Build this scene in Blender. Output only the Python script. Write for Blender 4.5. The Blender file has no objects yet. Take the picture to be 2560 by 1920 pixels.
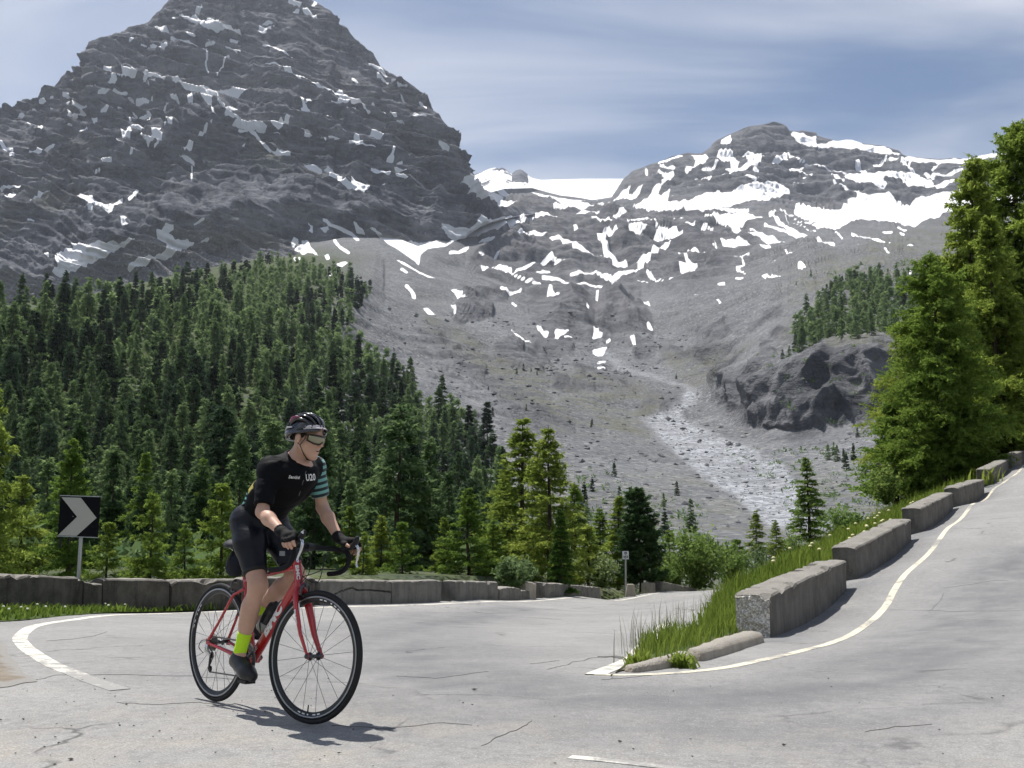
import bpy, bmesh, math, random
import numpy as np
from mathutils import Vector, Matrix, Euler
from mathutils.bvhtree import BVHTree

SC = bpy.context.scene
COL = SC.collection
R = math.radians

# ------------------------------------------------------------------ camera
FPX = 2600.0                      # focal length in pixels of a 2560 x 1920 frame
CAMZ = 1.15
PITCH = math.atan(300.0 / FPX)
cam_data = bpy.data.cameras.new('camera')
cam_data.sensor_width = 36.0
cam_data.lens = 36.0 * FPX / 2560.0
cam_data.clip_start = 0.1
cam_data.clip_end = 60000.0
cam = bpy.data.objects.new('camera', cam_data)
COL.objects.link(cam)
cam.location = (0, 0, CAMZ)
cam.rotation_euler = (math.pi / 2 + PITCH, 0, 0)
SC.camera = cam

# ------------------------------------------------------------------ sun and sky
SUN_TO = Vector((-0.60, 0.80, 0)).normalized()      # horizontal direction towards the sun
SUN_EL = R(66.5)
SUN_DIR = Vector((SUN_TO.x * math.cos(SUN_EL), SUN_TO.y * math.cos(SUN_EL), math.sin(SUN_EL)))
sun_data = bpy.data.lights.new('sun', 'SUN')
sun_data.energy = 5.0
sun_data.angle = R(0.53)
sun_data.color = (1.0, 0.955, 0.89)
sun = bpy.data.objects.new('sun', sun_data)
COL.objects.link(sun)
sun.location = (0, 0, 60)
sun.rotation_euler = (-SUN_DIR).to_track_quat('-Z', 'Y').to_euler()

world = bpy.data.worlds.new('World')
SC.world = world
world.use_nodes = True
wn, wl = world.node_tree.nodes, world.node_tree.links
wn.clear()
sky = wn.new('ShaderNodeTexSky')
sky.sky_type = 'NISHITA'
sky.sun_disc = False
sky.sun_elevation = SUN_EL
sky.sun_rotation = math.atan2(SUN_DIR.x, SUN_DIR.y)
sky.altitude = 1900
sky.air_density = 1.15
sky.dust_density = 1.0
sky.ozone_density = 2.5
# thin cirrus: noise on the sky direction laid out on a high flat layer
wtc = wn.new('ShaderNodeTexCoord')
wsep = wn.new('ShaderNodeSeparateXYZ'); wl.new(wtc.outputs['Generated'], wsep.inputs[0])
def wmath(op, a, b=None, clamp=False):
    n = wn.new('ShaderNodeMath'); n.operation = op; n.use_clamp = clamp
    for i, v in enumerate((a, b)):
        if v is None: continue
        if isinstance(v, (int, float)): n.inputs[i].default_value = v
        else: wl.new(v, n.inputs[i])
    return n.outputs[0]
zz = wmath('ADD', wmath('MAXIMUM', wsep.outputs['Z'], 0.0), 0.12)
wcmb = wn.new('ShaderNodeCombineXYZ')
wl.new(wmath('DIVIDE', wsep.outputs['X'], zz), wcmb.inputs[0])
wl.new(wmath('DIVIDE', wsep.outputs['Y'], zz), wcmb.inputs[1])
wmap = wn.new('ShaderNodeMapping'); wl.new(wcmb.outputs[0], wmap.inputs[0])
wmap.inputs['Rotation'].default_value = (0, 0, R(24))
wmap.inputs['Scale'].default_value = (0.55, 1.25, 1)
wmap.inputs['Location'].default_value = (1.3, 0.6, 0)
wno = wn.new('ShaderNodeTexNoise'); wl.new(wmap.outputs[0], wno.inputs['Vector'])
wno.inputs['Scale'].default_value = 1.35
wno.inputs['Detail'].default_value = 5
wno.inputs['Roughness'].default_value = 0.52
wno.inputs['Distortion'].default_value = 0.55
wno2 = wn.new('ShaderNodeTexNoise'); wl.new(wmap.outputs[0], wno2.inputs['Vector'])
wno2.inputs['Scale'].default_value = 0.55
wno2.inputs['Detail'].default_value = 3
wmr = wn.new('ShaderNodeMapRange'); wmr.interpolation_type = 'SMOOTHSTEP'
wl.new(wmath('ADD', wmath('MULTIPLY', wno.outputs[0], 0.6), wmath('MULTIPLY', wno2.outputs[0], 0.6)), wmr.inputs[0])
wmr.inputs[1].default_value = 0.50; wmr.inputs[2].default_value = 0.78
wmr.inputs[3].default_value = 0.0; wmr.inputs[4].default_value = 0.85
wmix = wn.new('ShaderNodeMix'); wmix.data_type = 'RGBA'
wl.new(wmr.outputs[0], wmix.inputs[0])
wl.new(sky.outputs[0], wmix.inputs[6])
wmix.inputs[7].default_value = (9.0, 9.3, 10.2, 1)
bg = wn.new('ShaderNodeBackground'); bg.inputs['Strength'].default_value = 0.072
wl.new(wmix.outputs[2], bg.inputs['Color'])
wout = wn.new('ShaderNodeOutputWorld'); wl.new(bg.outputs[0], wout.inputs['Surface'])

# ------------------------------------------------------------------ render settings
SC.view_settings.view_transform = 'Standard'
SC.view_settings.look = 'None'
SC.view_settings.exposure = 0.36
SC.view_settings.gamma = 1.0
SC.view_settings.use_curve_mapping = False
SC.render.engine = 'CYCLES'
SC.cycles.max_bounces = 4
SC.cycles.diffuse_bounces = 2
SC.cycles.glossy_bounces = 2
SC.cycles.transmission_bounces = 4
SC.cycles.transparent_max_bounces = 6
SC.cycles.volume_bounces = 0
SC.cycles.use_denoising = True
SC.cycles.denoising_prefilter = 'ACCURATE'
SC.cycles.use_adaptive_sampling = True
SC.cycles.adaptive_threshold = 0.03
SC.cycles.denoiser = 'OPENIMAGEDENOISE'
SC.cycles.sample_clamp_indirect = 6

# ------------------------------------------------------------------ helpers
_cp, _sp = math.cos(PITCH), math.sin(PITCH)

def ray(u, v):
    """World direction of photograph position (u, v), scaled so that y = 1."""
    a, b = (u - 1280.0) / FPX, (960.0 - v) / FPX
    dy = _cp - b * _sp
    return Vector((a / dy, 1.0, (_sp + b * _cp) / dy))

def at(u, v, depth):
    r = ray(u, v)
    return Vector((r.x * depth, depth, CAMZ + r.z * depth))

def at_np(u, v, d):
    a, b = (u - 1280.0) / FPX, (960.0 - v) / FPX
    dy = _cp - b * _sp
    return np.stack([a / dy * d, d, CAMZ + (_sp + b * _cp) / dy * d], -1)

def tag(o, label=None, cat=None, group=None, kind=None):
    if label: o['label'] = label
    if cat: o['category'] = cat
    if group: o['group'] = group
    if kind: o['kind'] = kind
    return o

def empty(name, loc=(0, 0, 0), rz=0.0, parent=None):
    o = bpy.data.objects.new(name, None)
    o.empty_display_size = 0.1
    o.location = loc
    o.rotation_euler = (0, 0, rz)
    o.parent = parent
    COL.objects.link(o)
    return o

def link(name, me, parent=None, loc=None):
    o = bpy.data.objects.new(name, me)
    COL.objects.link(o)
    if parent: o.parent = parent
    if loc is not None: o.location = loc
    return o

def mk(name, verts, faces, mats=None, smooth=False):
    me = bpy.data.meshes.new(name)
    verts = np.asarray(verts, dtype=np.float64)
    if isinstance(faces, np.ndarray):
        n, k = faces.shape
        me.vertices.add(len(verts)); me.vertices.foreach_set('co', verts.astype(np.float32).ravel())
        me.loops.add(n * k); me.loops.foreach_set('vertex_index', faces.astype(np.int32).ravel())
        me.polygons.add(n)
        me.polygons.foreach_set('loop_start', np.arange(0, n * k, k, dtype=np.int32))
        me.polygons.foreach_set('loop_total', np.full(n, k, dtype=np.int32))
        me.update(calc_edges=True)
    else:
        me.from_pydata([tuple(v) for v in verts], [], [tuple(f) for f in faces])
    if mats:
        for m in (mats if isinstance(mats, (list, tuple)) else [mats]): me.materials.append(m)
    if smooth and len(me.polygons):
        me.polygons.foreach_set('use_smooth', np.ones(len(me.polygons), dtype=bool))
    me.update()
    return me

class MB:
    """Collects simple solids; build() links them as one mesh object."""
    def __init__(s): s.v, s.f, s.m, s.sm = [], [], [], []
    def add(s, vs, fs, mi=0, smooth=False):
        o = len(s.v)
        s.v.extend([tuple(p) for p in vs])
        for f in fs:
            s.f.append(tuple(i + o for i in f)); s.m.append(mi); s.sm.append(smooth)
        return s
    def box(s, c, size, mi=0, rot=None, taper=None):
        hx, hy, hz = size[0] / 2, size[1] / 2, size[2] / 2
        tx, ty = taper or (1, 1)
        vs = [(-hx, -hy, -hz), (hx, -hy, -hz), (hx, hy, -hz), (-hx, hy, -hz),
              (-hx * tx, -hy * ty, hz), (hx * tx, -hy * ty, hz), (hx * tx, hy * ty, hz), (-hx * tx, hy * ty, hz)]
        vs = [Vector(v) for v in vs]
        if rot is not None: vs = [rot @ v for v in vs]
        vs = [v + Vector(c) for v in vs]
        return s.add(vs, [(3, 2, 1, 0), (4, 5, 6, 7), (0, 1, 5, 4), (1, 2, 6, 5), (2, 3, 7, 6), (3, 0, 4, 7)], mi)
    def tube(s, pts, rad, seg=8, mi=0, closed=False, cap=True, flat=None, smooth=True, up=None):
        """Sweep along pts; rad = number or list; flat = (a, b) factors of the section."""
        pts = [Vector(p) for p in pts]; n = len(pts)
        rad = [rad] * n if isinstance(rad, (int, float)) else list(rad)
        vs, fs = [], []
        prev = None
        for i, p in enumerate(pts):
            if closed: t = pts[(i + 1) % n] - pts[i - 1]
            else: t = pts[min(i + 1, n - 1)] - pts[max(i - 1, 0)]
            if t.length < 1e-9: t = Vector((0, 0, 1))
            t.normalize()
            if up is not None:
                a = Vector(up) - t * t.dot(Vector(up))
            elif prev is None:
                a = t.orthogonal()
            else:
                a = prev - t * t.dot(prev)
            if a.length < 1e-6: a = t.orthogonal()
            a.normalize(); prev = a
            b = t.cross(a)
            fa, fb = flat or (1, 1)
            for k in range(seg):
                w = 2 * math.pi * k / seg
                vs.append(p + a * (math.cos(w) * rad[i] * fa) + b * (math.sin(w) * rad[i] * fb))
        m = n if closed else n - 1
        for i in range(m):
            j = (i + 1) % n
            for k in range(seg):
                l = (k + 1) % seg
                fs.append((i * seg + k, i * seg + l, j * seg + l, j * seg + k))
        s.add(vs, fs, mi, smooth)
        if cap and not closed:
            s.add(vs[:seg], [tuple(range(seg))[::-1]], mi)
            s.add(vs[-seg:], [tuple(range(seg))], mi)
        return s
    def lathe(s, prof, c=(0, 0, 0), axis='z', seg=24, mi=0, smooth=True, closed=False):
        """prof = [(radius, height)] about an axis through c."""
        vs, fs = [], []
        for r_, h in prof:
            for k in range(seg):
                w = 2 * math.pi * k / seg
                x, y = r_ * math.cos(w), r_ * math.sin(w)
                p = {'z': (x, y, h), 'y': (x, h, y), 'x': (h, x, y)}[axis]
                vs.append(Vector(p) + Vector(c))
        n = len(prof)
        for i in range(n if closed else n - 1):
            j = (i + 1) % n
            for k in range(seg):
                l = (k + 1) % seg
                fs.append((i * seg + k, i * seg + l, j * seg + l, j * seg + k))
        return s.add(vs, fs, mi, smooth)
    def mesh(s, name, mats):
        me = mk(name, s.v, s.f, mats)
        me.polygons.foreach_set('material_index', s.m)
        me.polygons.foreach_set('use_smooth', s.sm)
        bm = bmesh.new(); bm.from_mesh(me)
        bmesh.ops.recalc_face_normals(bm, faces=bm.faces); bm.to_mesh(me); bm.free()
        me.update()
        return me
    def build(s, name, mats, parent=None, loc=None):
        return link(name, s.mesh(name, mats), parent, loc)

# ---- numpy noise
def _hash(ix, iy, iz, seed):
    h = (ix * 374761393 + iy * 668265263 + iz * 2147483647 + seed * 1274126177) & 0xFFFFFFFF
    h = ((h ^ (h >> 13)) * 1274126177) & 0xFFFFFFFF
    h = ((h ^ (h >> 16)) * 2246822519) & 0xFFFFFFFF
    return ((h ^ (h >> 15)) & 0xFFFFFF) / float(0xFFFFFF) * 2.0 - 1.0

def vnoise(P, seed=0):
    P = np.asarray(P, dtype=np.float64)
    I = np.floor(P).astype(np.int64); Fr = P - I
    W = Fr * Fr * Fr * (Fr * (Fr * 6 - 15) + 10)
    out = 0
    for dx in (0, 1):
        wx = W[..., 0] if dx else 1 - W[..., 0]
        for dy in (0, 1):
            wy = W[..., 1] if dy else 1 - W[..., 1]
            for dz in (0, 1):
                wz = W[..., 2] if dz else 1 - W[..., 2]
                out = out + wx * wy * wz * _hash(I[..., 0] + dx, I[..., 1] + dy, I[..., 2] + dz, seed)
    return out

def fbm(P, octaves=4, seed=0, gain=0.5, lac=2.03, ridged=False):
    a, s, n, P = 1.0, 0.0, 0.0, np.array(P, dtype=np.float64)
    for i in range(octaves):
        q = vnoise(P, seed + i * 17)
        if ridged: q = 1.0 - 2.0 * np.abs(q)
        s = s + a * q; n += a
        a *= gain; P = P * lac + 13.7
    return s / n

def smoothstep(a, b, x):
    t = np.clip((x - a) / (b - a), 0, 1)
    return t * t * (3 - 2 * t)

def tps_fit(pts, vals, smooth=0.0):
    pts = np.asarray(pts, float); vals = np.asarray(vals, float)
    n, d = pts.shape
    r = np.linalg.norm(pts[:, None] - pts[None], axis=-1)
    K = np.where(r > 0, r * r * np.log(r + 1e-12), 0) + np.eye(n) * smooth
    Pm = np.hstack([np.ones((n, 1)), pts])
    A = np.zeros((n + d + 1, n + d + 1)); A[:n, :n] = K; A[:n, n:] = Pm; A[n:, :n] = Pm.T
    b = np.concatenate([vals, np.zeros(d + 1)])
    return pts, np.linalg.solve(A, b)

def tps_eval(fit, Q):
    pts, w = fit
    Q = np.asarray(Q, float); sh = Q.shape[:-1]; Q = Q.reshape(-1, pts.shape[1])
    out = w[len(pts)] + Q @ w[len(pts) + 1:]
    for i, p in enumerate(pts):
        r2 = ((Q - p) ** 2).sum(1)
        out += w[i] * 0.5 * r2 * np.log(r2 + 1e-12)
    return out.reshape(sh)

# ---- material building
class NT:
    def __init__(s, name):
        s.m = bpy.data.materials.new(name); s.m.use_nodes = True
        s.n, s.l = s.m.node_tree.nodes, s.m.node_tree.links
        s.n.clear()
        s.out = s.n.new('ShaderNodeOutputMaterial')
        s._tc = None
    def tc(s, which='Object'):
        if s._tc is None: s._tc = s.n.new('ShaderNodeTexCoord')
        return s._tc.outputs[which]
    def put(s, sock, v):
        if v is None: return
        if hasattr(v, 'is_linked') or hasattr(v, 'links'): s.l.new(v, sock)
        elif isinstance(v, (tuple, list)):
            sock.default_value = tuple(v) + ((1,) if len(v) == 3 and sock.type == 'RGBA' else ())
        else: sock.default_value = v
    def math(s, op, a, b=None, c=None, clamp=False):
        n = s.n.new('ShaderNodeMath'); n.operation = op; n.use_clamp = clamp
        for i, v in enumerate((a, b, c)): s.put(n.inputs[i], v)
        return n.outputs[0]
    def mapping(s, vec, scale=(1, 1, 1), rot=(0, 0, 0), loc=(0, 0, 0)):
        n = s.n.new('ShaderNodeMapping'); s.l.new(vec, n.inputs[0])
        n.inputs['Scale'].default_value = scale; n.inputs['Rotation'].default_value = rot; n.inputs['Location'].default_value = loc
        return n.outputs[0]
    def noise(s, scale, detail=4, rough=0.55, vec=None, dist=0.0, color=False):
        n = s.n.new('ShaderNodeTexNoise')
        s.l.new(vec if vec is not None else s.tc(), n.inputs['Vector'])
        n.inputs['Scale'].default_value = scale; n.inputs['Detail'].default_value = detail
        n.inputs['Roughness'].default_value = rough; n.inputs['Distortion'].default_value = dist
        return n.outputs[1 if color else 0]
    def voronoi(s, scale, feature='F1', vec=None, rand=1.0, out=0):
        n = s.n.new('ShaderNodeTexVoronoi'); n.feature = feature
        s.l.new(vec if vec is not None else s.tc(), n.inputs['Vector'])
        n.inputs['Scale'].default_value = scale; n.inputs['Randomness'].default_value = rand
        return n.outputs[out]
    def ramp(s, fac, a, b, lo=0.0, hi=1.0, smooth=True):
        n = s.n.new('ShaderNodeMapRange'); n.interpolation_type = 'SMOOTHSTEP' if smooth else 'LINEAR'
        s.put(n.inputs[0], fac); n.inputs[1].default_value = a; n.inputs[2].default_value = b
        n.inputs[3].default_value = lo; n.inputs[4].default_value = hi
        return n.outputs[0]
    def mix(s, fac, a, b, blend='MIX'):
        n = s.n.new('ShaderNodeMix'); n.data_type = 'RGBA'; n.blend_type = blend
        s.put(n.inputs[0], fac); s.put(n.inputs[6], a); s.put(n.inputs[7], b)
        return n.outputs[2]
    def attr(s, name, out='Fac'):
        n = s.n.new('ShaderNodeAttribute'); n.attribute_name = name
        return n.outputs[out]
    def sep(s, vec):
        n = s.n.new('ShaderNodeSeparateXYZ'); s.l.new(vec, n.inputs[0]); return n.outputs
    def vmath(s, op, a, b=None):
        n = s.n.new('ShaderNodeVectorMath'); n.operation = op
        s.put(n.inputs[0], a); s.put(n.inputs[1], b)
        return n.outputs[1] if op in ('DOT_PRODUCT', 'LENGTH', 'DISTANCE') else n.outputs[0]
    def bump(s, height, strength=0.3, dist=0.02, normal=None):
        n = s.n.new('ShaderNodeBump'); s.put(n.inputs['Height'], height)
        n.inputs['Strength'].default_value = strength; n.inputs['Distance'].default_value = dist
        s.put(n.inputs['Normal'], normal)
        return n.outputs[0]
    def bsdf(s, color, rough=0.8, spec=0.3, metal=0.0, normal=None, coat=0.0, sheen=0.0, alpha=None):
        n = s.n.new('ShaderNodeBsdfPrincipled')
        s.put(n.inputs['Base Color'], color); s.put(n.inputs['Roughness'], rough)
        s.put(n.inputs['Specular IOR Level'], spec); s.put(n.inputs['Metallic'], metal)
        s.put(n.inputs['Normal'], normal); s.put(n.inputs['Coat Weight'], coat); s.put(n.inputs['Sheen Weight'], sheen)
        return n.outputs[0]
    def done(s, shader):
        s.l.new(shader, s.out.inputs['Surface']); return s.m

def simple(name, color, rough=0.6, spec=0.4, metal=0.0, var=0.12, scale=20.0, coat=0.0, bump=0.0, sheen=0.0):
    t = NT(name)
    nz = t.noise(scale, 4)
    dark = tuple(c * (1 - var) for c in color); light = tuple(min(1, c * (1 + var)) for c in color)
    col = t.mix(nz, dark, light)
    r_ = t.ramp(nz, 0.2, 0.8, max(0.02, rough - 0.06), min(1, rough + 0.06))
    nm = t.bump(t.noise(scale * 3, 3), bump, 0.01) if bump else None
    return t.done(t.bsdf(col, r_, spec, metal, nm, coat, sheen))

def set_attr(me, name, vals):
    a = me.attributes.new(name, 'FLOAT', 'POINT')
    a.data.foreach_set('value', np.asarray(vals, dtype=np.float32).ravel())

def grid_faces(nr, nc):
    i = np.arange(nr * nc).reshape(nr, nc)
    return np.stack([i[:-1, :-1], i[:-1, 1:], i[1:, 1:], i[1:, :-1]], -1).reshape(-1, 4)

def polyline_dist(P, line):
    """Distance of points P (n, 2) to a polyline and arc position of the nearest point."""
    P = np.asarray(P, float); best = np.full(len(P), 1e9); arc = np.zeros(len(P)); s0 = 0.0
    side = np.zeros(len(P))
    for a, b in zip(line[:-1], line[1:]):
        a = np.asarray(a[:2], float); b = np.asarray(b[:2], float); ab = b - a; L = np.hypot(*ab) + 1e-9
        t = np.clip(((P - a) @ ab) / (L * L), 0, 1)
        q = P - (a + t[:, None] * ab); d = np.hypot(q[:, 0], q[:, 1])
        m = d < best
        best = np.where(m, d, best); arc = np.where(m, s0 + t * L, arc)
        side = np.where(m, np.sign(ab[0] * q[:, 1] - ab[1] * q[:, 0]), side)
        s0 += L
    return best, arc, side

def in_poly(P, poly):
    P = np.asarray(P, float); inside = np.zeros(len(P), bool); n = len(poly)
    for i in range(n):
        x1, y1 = poly[i]; x2, y2 = poly[(i + 1) % n]
        if y1 == y2: continue
        c = ((y1 > P[:, 1]) != (y2 > P[:, 1])) & (P[:, 0] < (x2 - x1) * (P[:, 1] - y1) / (y2 - y1) + x1)
        inside ^= c
    return inside

def spline(pts, n=10):
    """Catmull-Rom through the points."""
    pts = [Vector(p) for p in pts]; out = []
    for i in range(len(pts) - 1):
        p0 = pts[max(i - 1, 0)]; p1 = pts[i]; p2 = pts[i + 1]; p3 = pts[min(i + 2, len(pts) - 1)]
        for k in range(n):
            t = k / n
            out.append(0.5 * ((2 * p1) + (p2 - p0) * t + (2 * p0 - 5 * p1 + 4 * p2 - p3) * t * t + (3 * p1 - p0 - 3 * p2 + p3) * t ** 3))
    out.append(pts[-1])
    return out
# ================================================================== near ground
random.seed(7); rng = np.random.default_rng(7)
G_PTS = [(-1.04, 5.41, .02), (-1.74, 6.11, .005), (0, 2.5, .03), (-3, 2.5, .04), (3, 2.5, .05), (0, -4, .1), (-8, -3, .1), (8, -3, .3),
         (.57, 7.4, -.07), (2.1, 10.2, -.25), (3.25, 13, -.45), (6, 18.6, -.19), (9.4, 24.3, .47), (12.8, 30.2, 1.07), (17.1, 37.1, 1.92), (21.6, 44.8, 2.73), (26.4, 53, 3.5), (36, 69, 5.1),
         (10.3, 16.1, .0), (13.7, 21.5, .62), (17.1, 27.7, 1.22), (21.4, 34.6, 2.05), (30, 48, 3.7), (6.5, 9, .02), (5, 5, .06), (12, 8, .5), (22, 18, 1.8),
         (-7.63, 15.5, -.41), (-6.28, 19, -.77), (-3.6, 21.8, -.91), (-2.7, 23.6, -1.06), (-.9, 27.7, -1.34), (2.3, 38, -2.14), (8.6, 54, -3.3), (15, 69, -4.4),
         (2.0, 13, -.52), (3.5, 19, -.86), (5.5, 27, -1.4), (9.2, 38, -2.25), (15.5, 54, -3.45), (22, 70, -4.6),
         (-4.74, 9.85, -.1), (-9, 11, -.12), (-7, 6, .0), (-4, 4, .03), (-2, 10, -.2), (-.5, 14, -.5), (-12, 16, -.3), (-16, 8, 0)]
_gp = np.array(G_PTS)
G_FIT = tps_fit(_gp[:, :2], _gp[:, 2], smooth=0.3)
def gz_np(xy): return tps_eval(G_FIT, xy)
def gz(x, y): return float(tps_eval(G_FIT, np.array([[x, y]]))[0])
def pg(u, v, dz=0.0):
    """Photograph position -> point on the near ground."""
    r = ray(u, v); d = max(3.0, (CAMZ) / max(0.02, -r.z)) if r.z < 0 else 30.0
    lo, hi = 2.0, 90.0
    ds = np.linspace(lo, hi, 900)
    f = CAMZ + r.z * ds - gz_np(np.stack([r.x * ds, ds], -1))
    k = np.argmax(f < 0)
    if f[k] >= 0: k = len(ds) - 1
    if k > 0:
        t = f[k - 1] / (f[k - 1] - f[k]); d = ds[k - 1] + t * (ds[k] - ds[k - 1])
    else: d = ds[0]
    return Vector((r.x * d, d, gz(r.x * d, d) + dz))

WALL_TAB = [(-1000, 1490, 7.6), (-700, 1498, 9.4), (-420, 1505, 11.5), (-200, 1515, 13.4), (0, 1521, 15.5), (200, 1523, 17.3), (420, 1523, 19.0), (640, 1516, 20.4), (850, 1506, 21.8), (980, 1503, 23.6), (1195, 1494, 27.7), (1300, 1489, 31.5), (1437, 1485, 38.0), (1560, 1480, 45.0), (1695, 1475, 54.0), (1800, 1472, 64.0)]
WALL_L = spline([Vector((at(u, v, d).x, d, 0)) for u, v, d in WALL_TAB], 8)
RW_Y = [11.5, 13, 18.6, 24.3, 30.2, 37.1, 44.8, 53, 69]
RW_X = [2.55, 3.25, 6.05, 9.4, 12.8, 17.05, 21.55, 26.4, 36]
WALL_R = spline([Vector((x, y, 0)) for x, y in zip(RW_X, RW_Y)], 8)

def on_line(u, line, v=1300):
    """Plan point where the sight line of column u meets a plan polyline."""
    k = ray(u, v).x
    for a, b in zip(line[:-1], line[1:]):
        fa, fb = a.x - k * a.y, b.x - k * b.y
        if fa == fb: continue
        t = fa / (fa - fb)
        if -1e-6 <= t <= 1 + 1e-6:
            p = a + (b - a) * t
            return Vector((p.x, p.y, gz(p.x, p.y)))
    p = line[0] if abs(line[0].x - k * line[0].y) < abs(line[-1].x - k * line[-1].y) else line[-1]
    return Vector((p.x, p.y, gz(p.x, p.y)))

# ---- asphalt
t = NT('asphalt')
co = t.tc()
speck = t.noise(95, 3, 0.7)
speck2 = t.voronoi(60, out=1)
fine = t.noise(14, 5, 0.65)
big = t.noise(0.55, 4, 0.6, dist=0.4)
mid = t.noise(2.6, 5, 0.6)
base = t.mix(t.ramp(big, 0.3, 0.7), (0.235, 0.232, 0.225), (0.325, 0.320, 0.308))
base = t.mix(t.ramp(mid, 0.35, 0.75, 0, 0.55), base, (0.245, 0.242, 0.238))
base = t.mix(t.ramp(fine, 0.42, 0.68, 0, 0.5), base, (0.36, 0.355, 0.34))
base = t.mix(t.ramp(fine, 0.48, 0.30, 0, 0.45), base, (0.15, 0.15, 0.152))
wear = t.attr('wear'); dust = t.attr('dust')
base = t.mix(t.math('MULTIPLY', wear, t.ramp(mid, 0.15, 0.7, 0.55, 1.0)), base, (0.118, 0.122, 0.131))
base = t.mix(t.math('MULTIPLY', dust, t.ramp(t.noise(1.7, 5, 0.65), 0.42, 0.72, 0, 0.75)), base, (0.37, 0.335, 0.28))
base = t.mix(t.ramp(speck, 0.36, 0.58, 0.48, 0.0), base, (0.10, 0.10, 0.102))
base = t.mix(t.ramp(speck, 0.58, 0.72, 0, 0.65), base, (0.52, 0.515, 0.50))
vc = t.vmath('ADD', co, t.vmath('MULTIPLY', t.noise(1.3, 4, 0.6, color=True), (0.9, 0.9, 0.0)))
crk = t.math('MULTIPLY', t.ramp(t.voronoi(0.42, 'DISTANCE_TO_EDGE', vec=vc), 0.0, 0.012, 1, 0), t.ramp(t.noise(0.7, 3, 0.6), 0.50, 0.62))
crk2 = t.math('MULTIPLY', t.ramp(t.voronoi(1.6, 'DISTANCE_TO_EDGE', vec=vc), 0.0, 0.02, 1, 0), t.ramp(t.noise(0.45, 3, 0.6), 0.60, 0.70))
crk = t.math('MAXIMUM', crk, t.math('MULTIPLY', crk2, 0.7))
base = t.mix(t.math('MULTIPLY', crk, 0.75), base, (0.06, 0.06, 0.06))
hgt = t.math('SUBTRACT', t.math('ADD', t.math('MULTIPLY', speck, 0.7), t.math('MULTIPLY', fine, 0.5)), t.math('MULTIPLY', crk, 1.2))
M_ASPH = t.done(t.bsdf(base, t.ramp(speck, 0.3, 0.7, 0.72, 0.92), 0.28, normal=t.bump(hgt, 0.55, 0.012)))

xs = np.arange(-16, 40.01, 0.25); ys = np.arange(-4, 76.01, 0.25)
X, Y = np.meshgrid(xs, ys)
XY = np.stack([X.ravel(), Y.ravel()], -1)
wl_ext = [(-40, -6)] + [(-16, 2)] + [(p.x - .18, p.y + .12) for p in WALL_L]
road_poly = wl_ext + [(24, 77), (60, 77), (60, -6)]
road_keep = in_poly(XY, road_poly)
Zr = gz_np(XY) + 0.004 * vnoise(np.column_stack([XY * 1.3, np.zeros(len(XY))]), 3) * 1.2
fq = grid_faces(len(ys), len(xs))
fq = fq[road_keep[fq].all(1)]
used = np.unique(fq); remap = -np.ones(len(XY), int); remap[used] = np.arange(len(used))
road_me = mk('road', np.column_stack([XY, Zr])[used], remap[fq], M_ASPH, smooth=True)
lane = [tuple(pg(*p)[:2]) for p in ((2560, 1380), (2480, 1480), (2380, 1590), (2200, 1690), (1950, 1735), (1650, 1750), (1350, 1735), (1130, 1690), (1020, 1620), (1080, 1560), (1300, 1520))]
dl, _, _ = polyline_dist(XY[used], lane)
wn_ = fbm(np.column_stack([XY[used] * 0.8, np.zeros(len(used))]), 3, 5)
lane2 = [tuple(pg(*p)[:2]) for p in ((2560, 1640), (2300, 1765), (1950, 1815), (1500, 1820), (1100, 1790), (800, 1725), (640, 1650), (620, 1600), (800, 1562), (1100, 1535))]
dl2, _, _ = polyline_dist(XY[used], lane2)
dw_, _, sw_ = polyline_dist(XY[used], [(p.x, p.y) for p in WALL_R])
gut = np.exp(-(dw_ / .55) ** 2) * smoothstep(-.35, .1, wn_ + .25)
strk = 0.8 + 0.35 * vnoise(np.column_stack([dl * 5, dl2 * 5, np.zeros(len(used))]), 14)
set_attr(road_me, 'wear', np.clip(np.maximum(np.maximum(np.exp(-(dl / (0.85 + 0.25 * wn_)) ** 2), 0.62 * np.exp(-(dl2 / (0.7 + 0.25 * wn_)) ** 2)) * strk, .75 * gut), 0, 1) * 0.9)
dd = np.hypot(XY[used][:, 0] + 2.6, (XY[used][:, 1] - 3.9) * 1.3)
set_attr(road_me, 'dust', np.clip(np.exp(-(dd / 2.6) ** 2) + 0.25 * (XY[used][:, 1] < 6), 0, 1))
road = tag(link('road', road_me), kind='structure')

ZG = Zr.reshape(len(ys), len(xs)); _x0, _y0 = xs[0], ys[0]
def road_z(xy):
    fx = np.clip((xy[:, 0] - _x0) / .25, 0, ZG.shape[1] - 1.001); fy = np.clip((xy[:, 1] - _y0) / .25, 0, ZG.shape[0] - 1.001)
    i, j = fx.astype(int), fy.astype(int); a, b = fx - i, fy - j
    return (ZG[j, i] * (1 - a) + ZG[j, i + 1] * a) * (1 - b) + (ZG[j + 1, i] * (1 - a) + ZG[j + 1, i + 1] * a) * b

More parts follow.
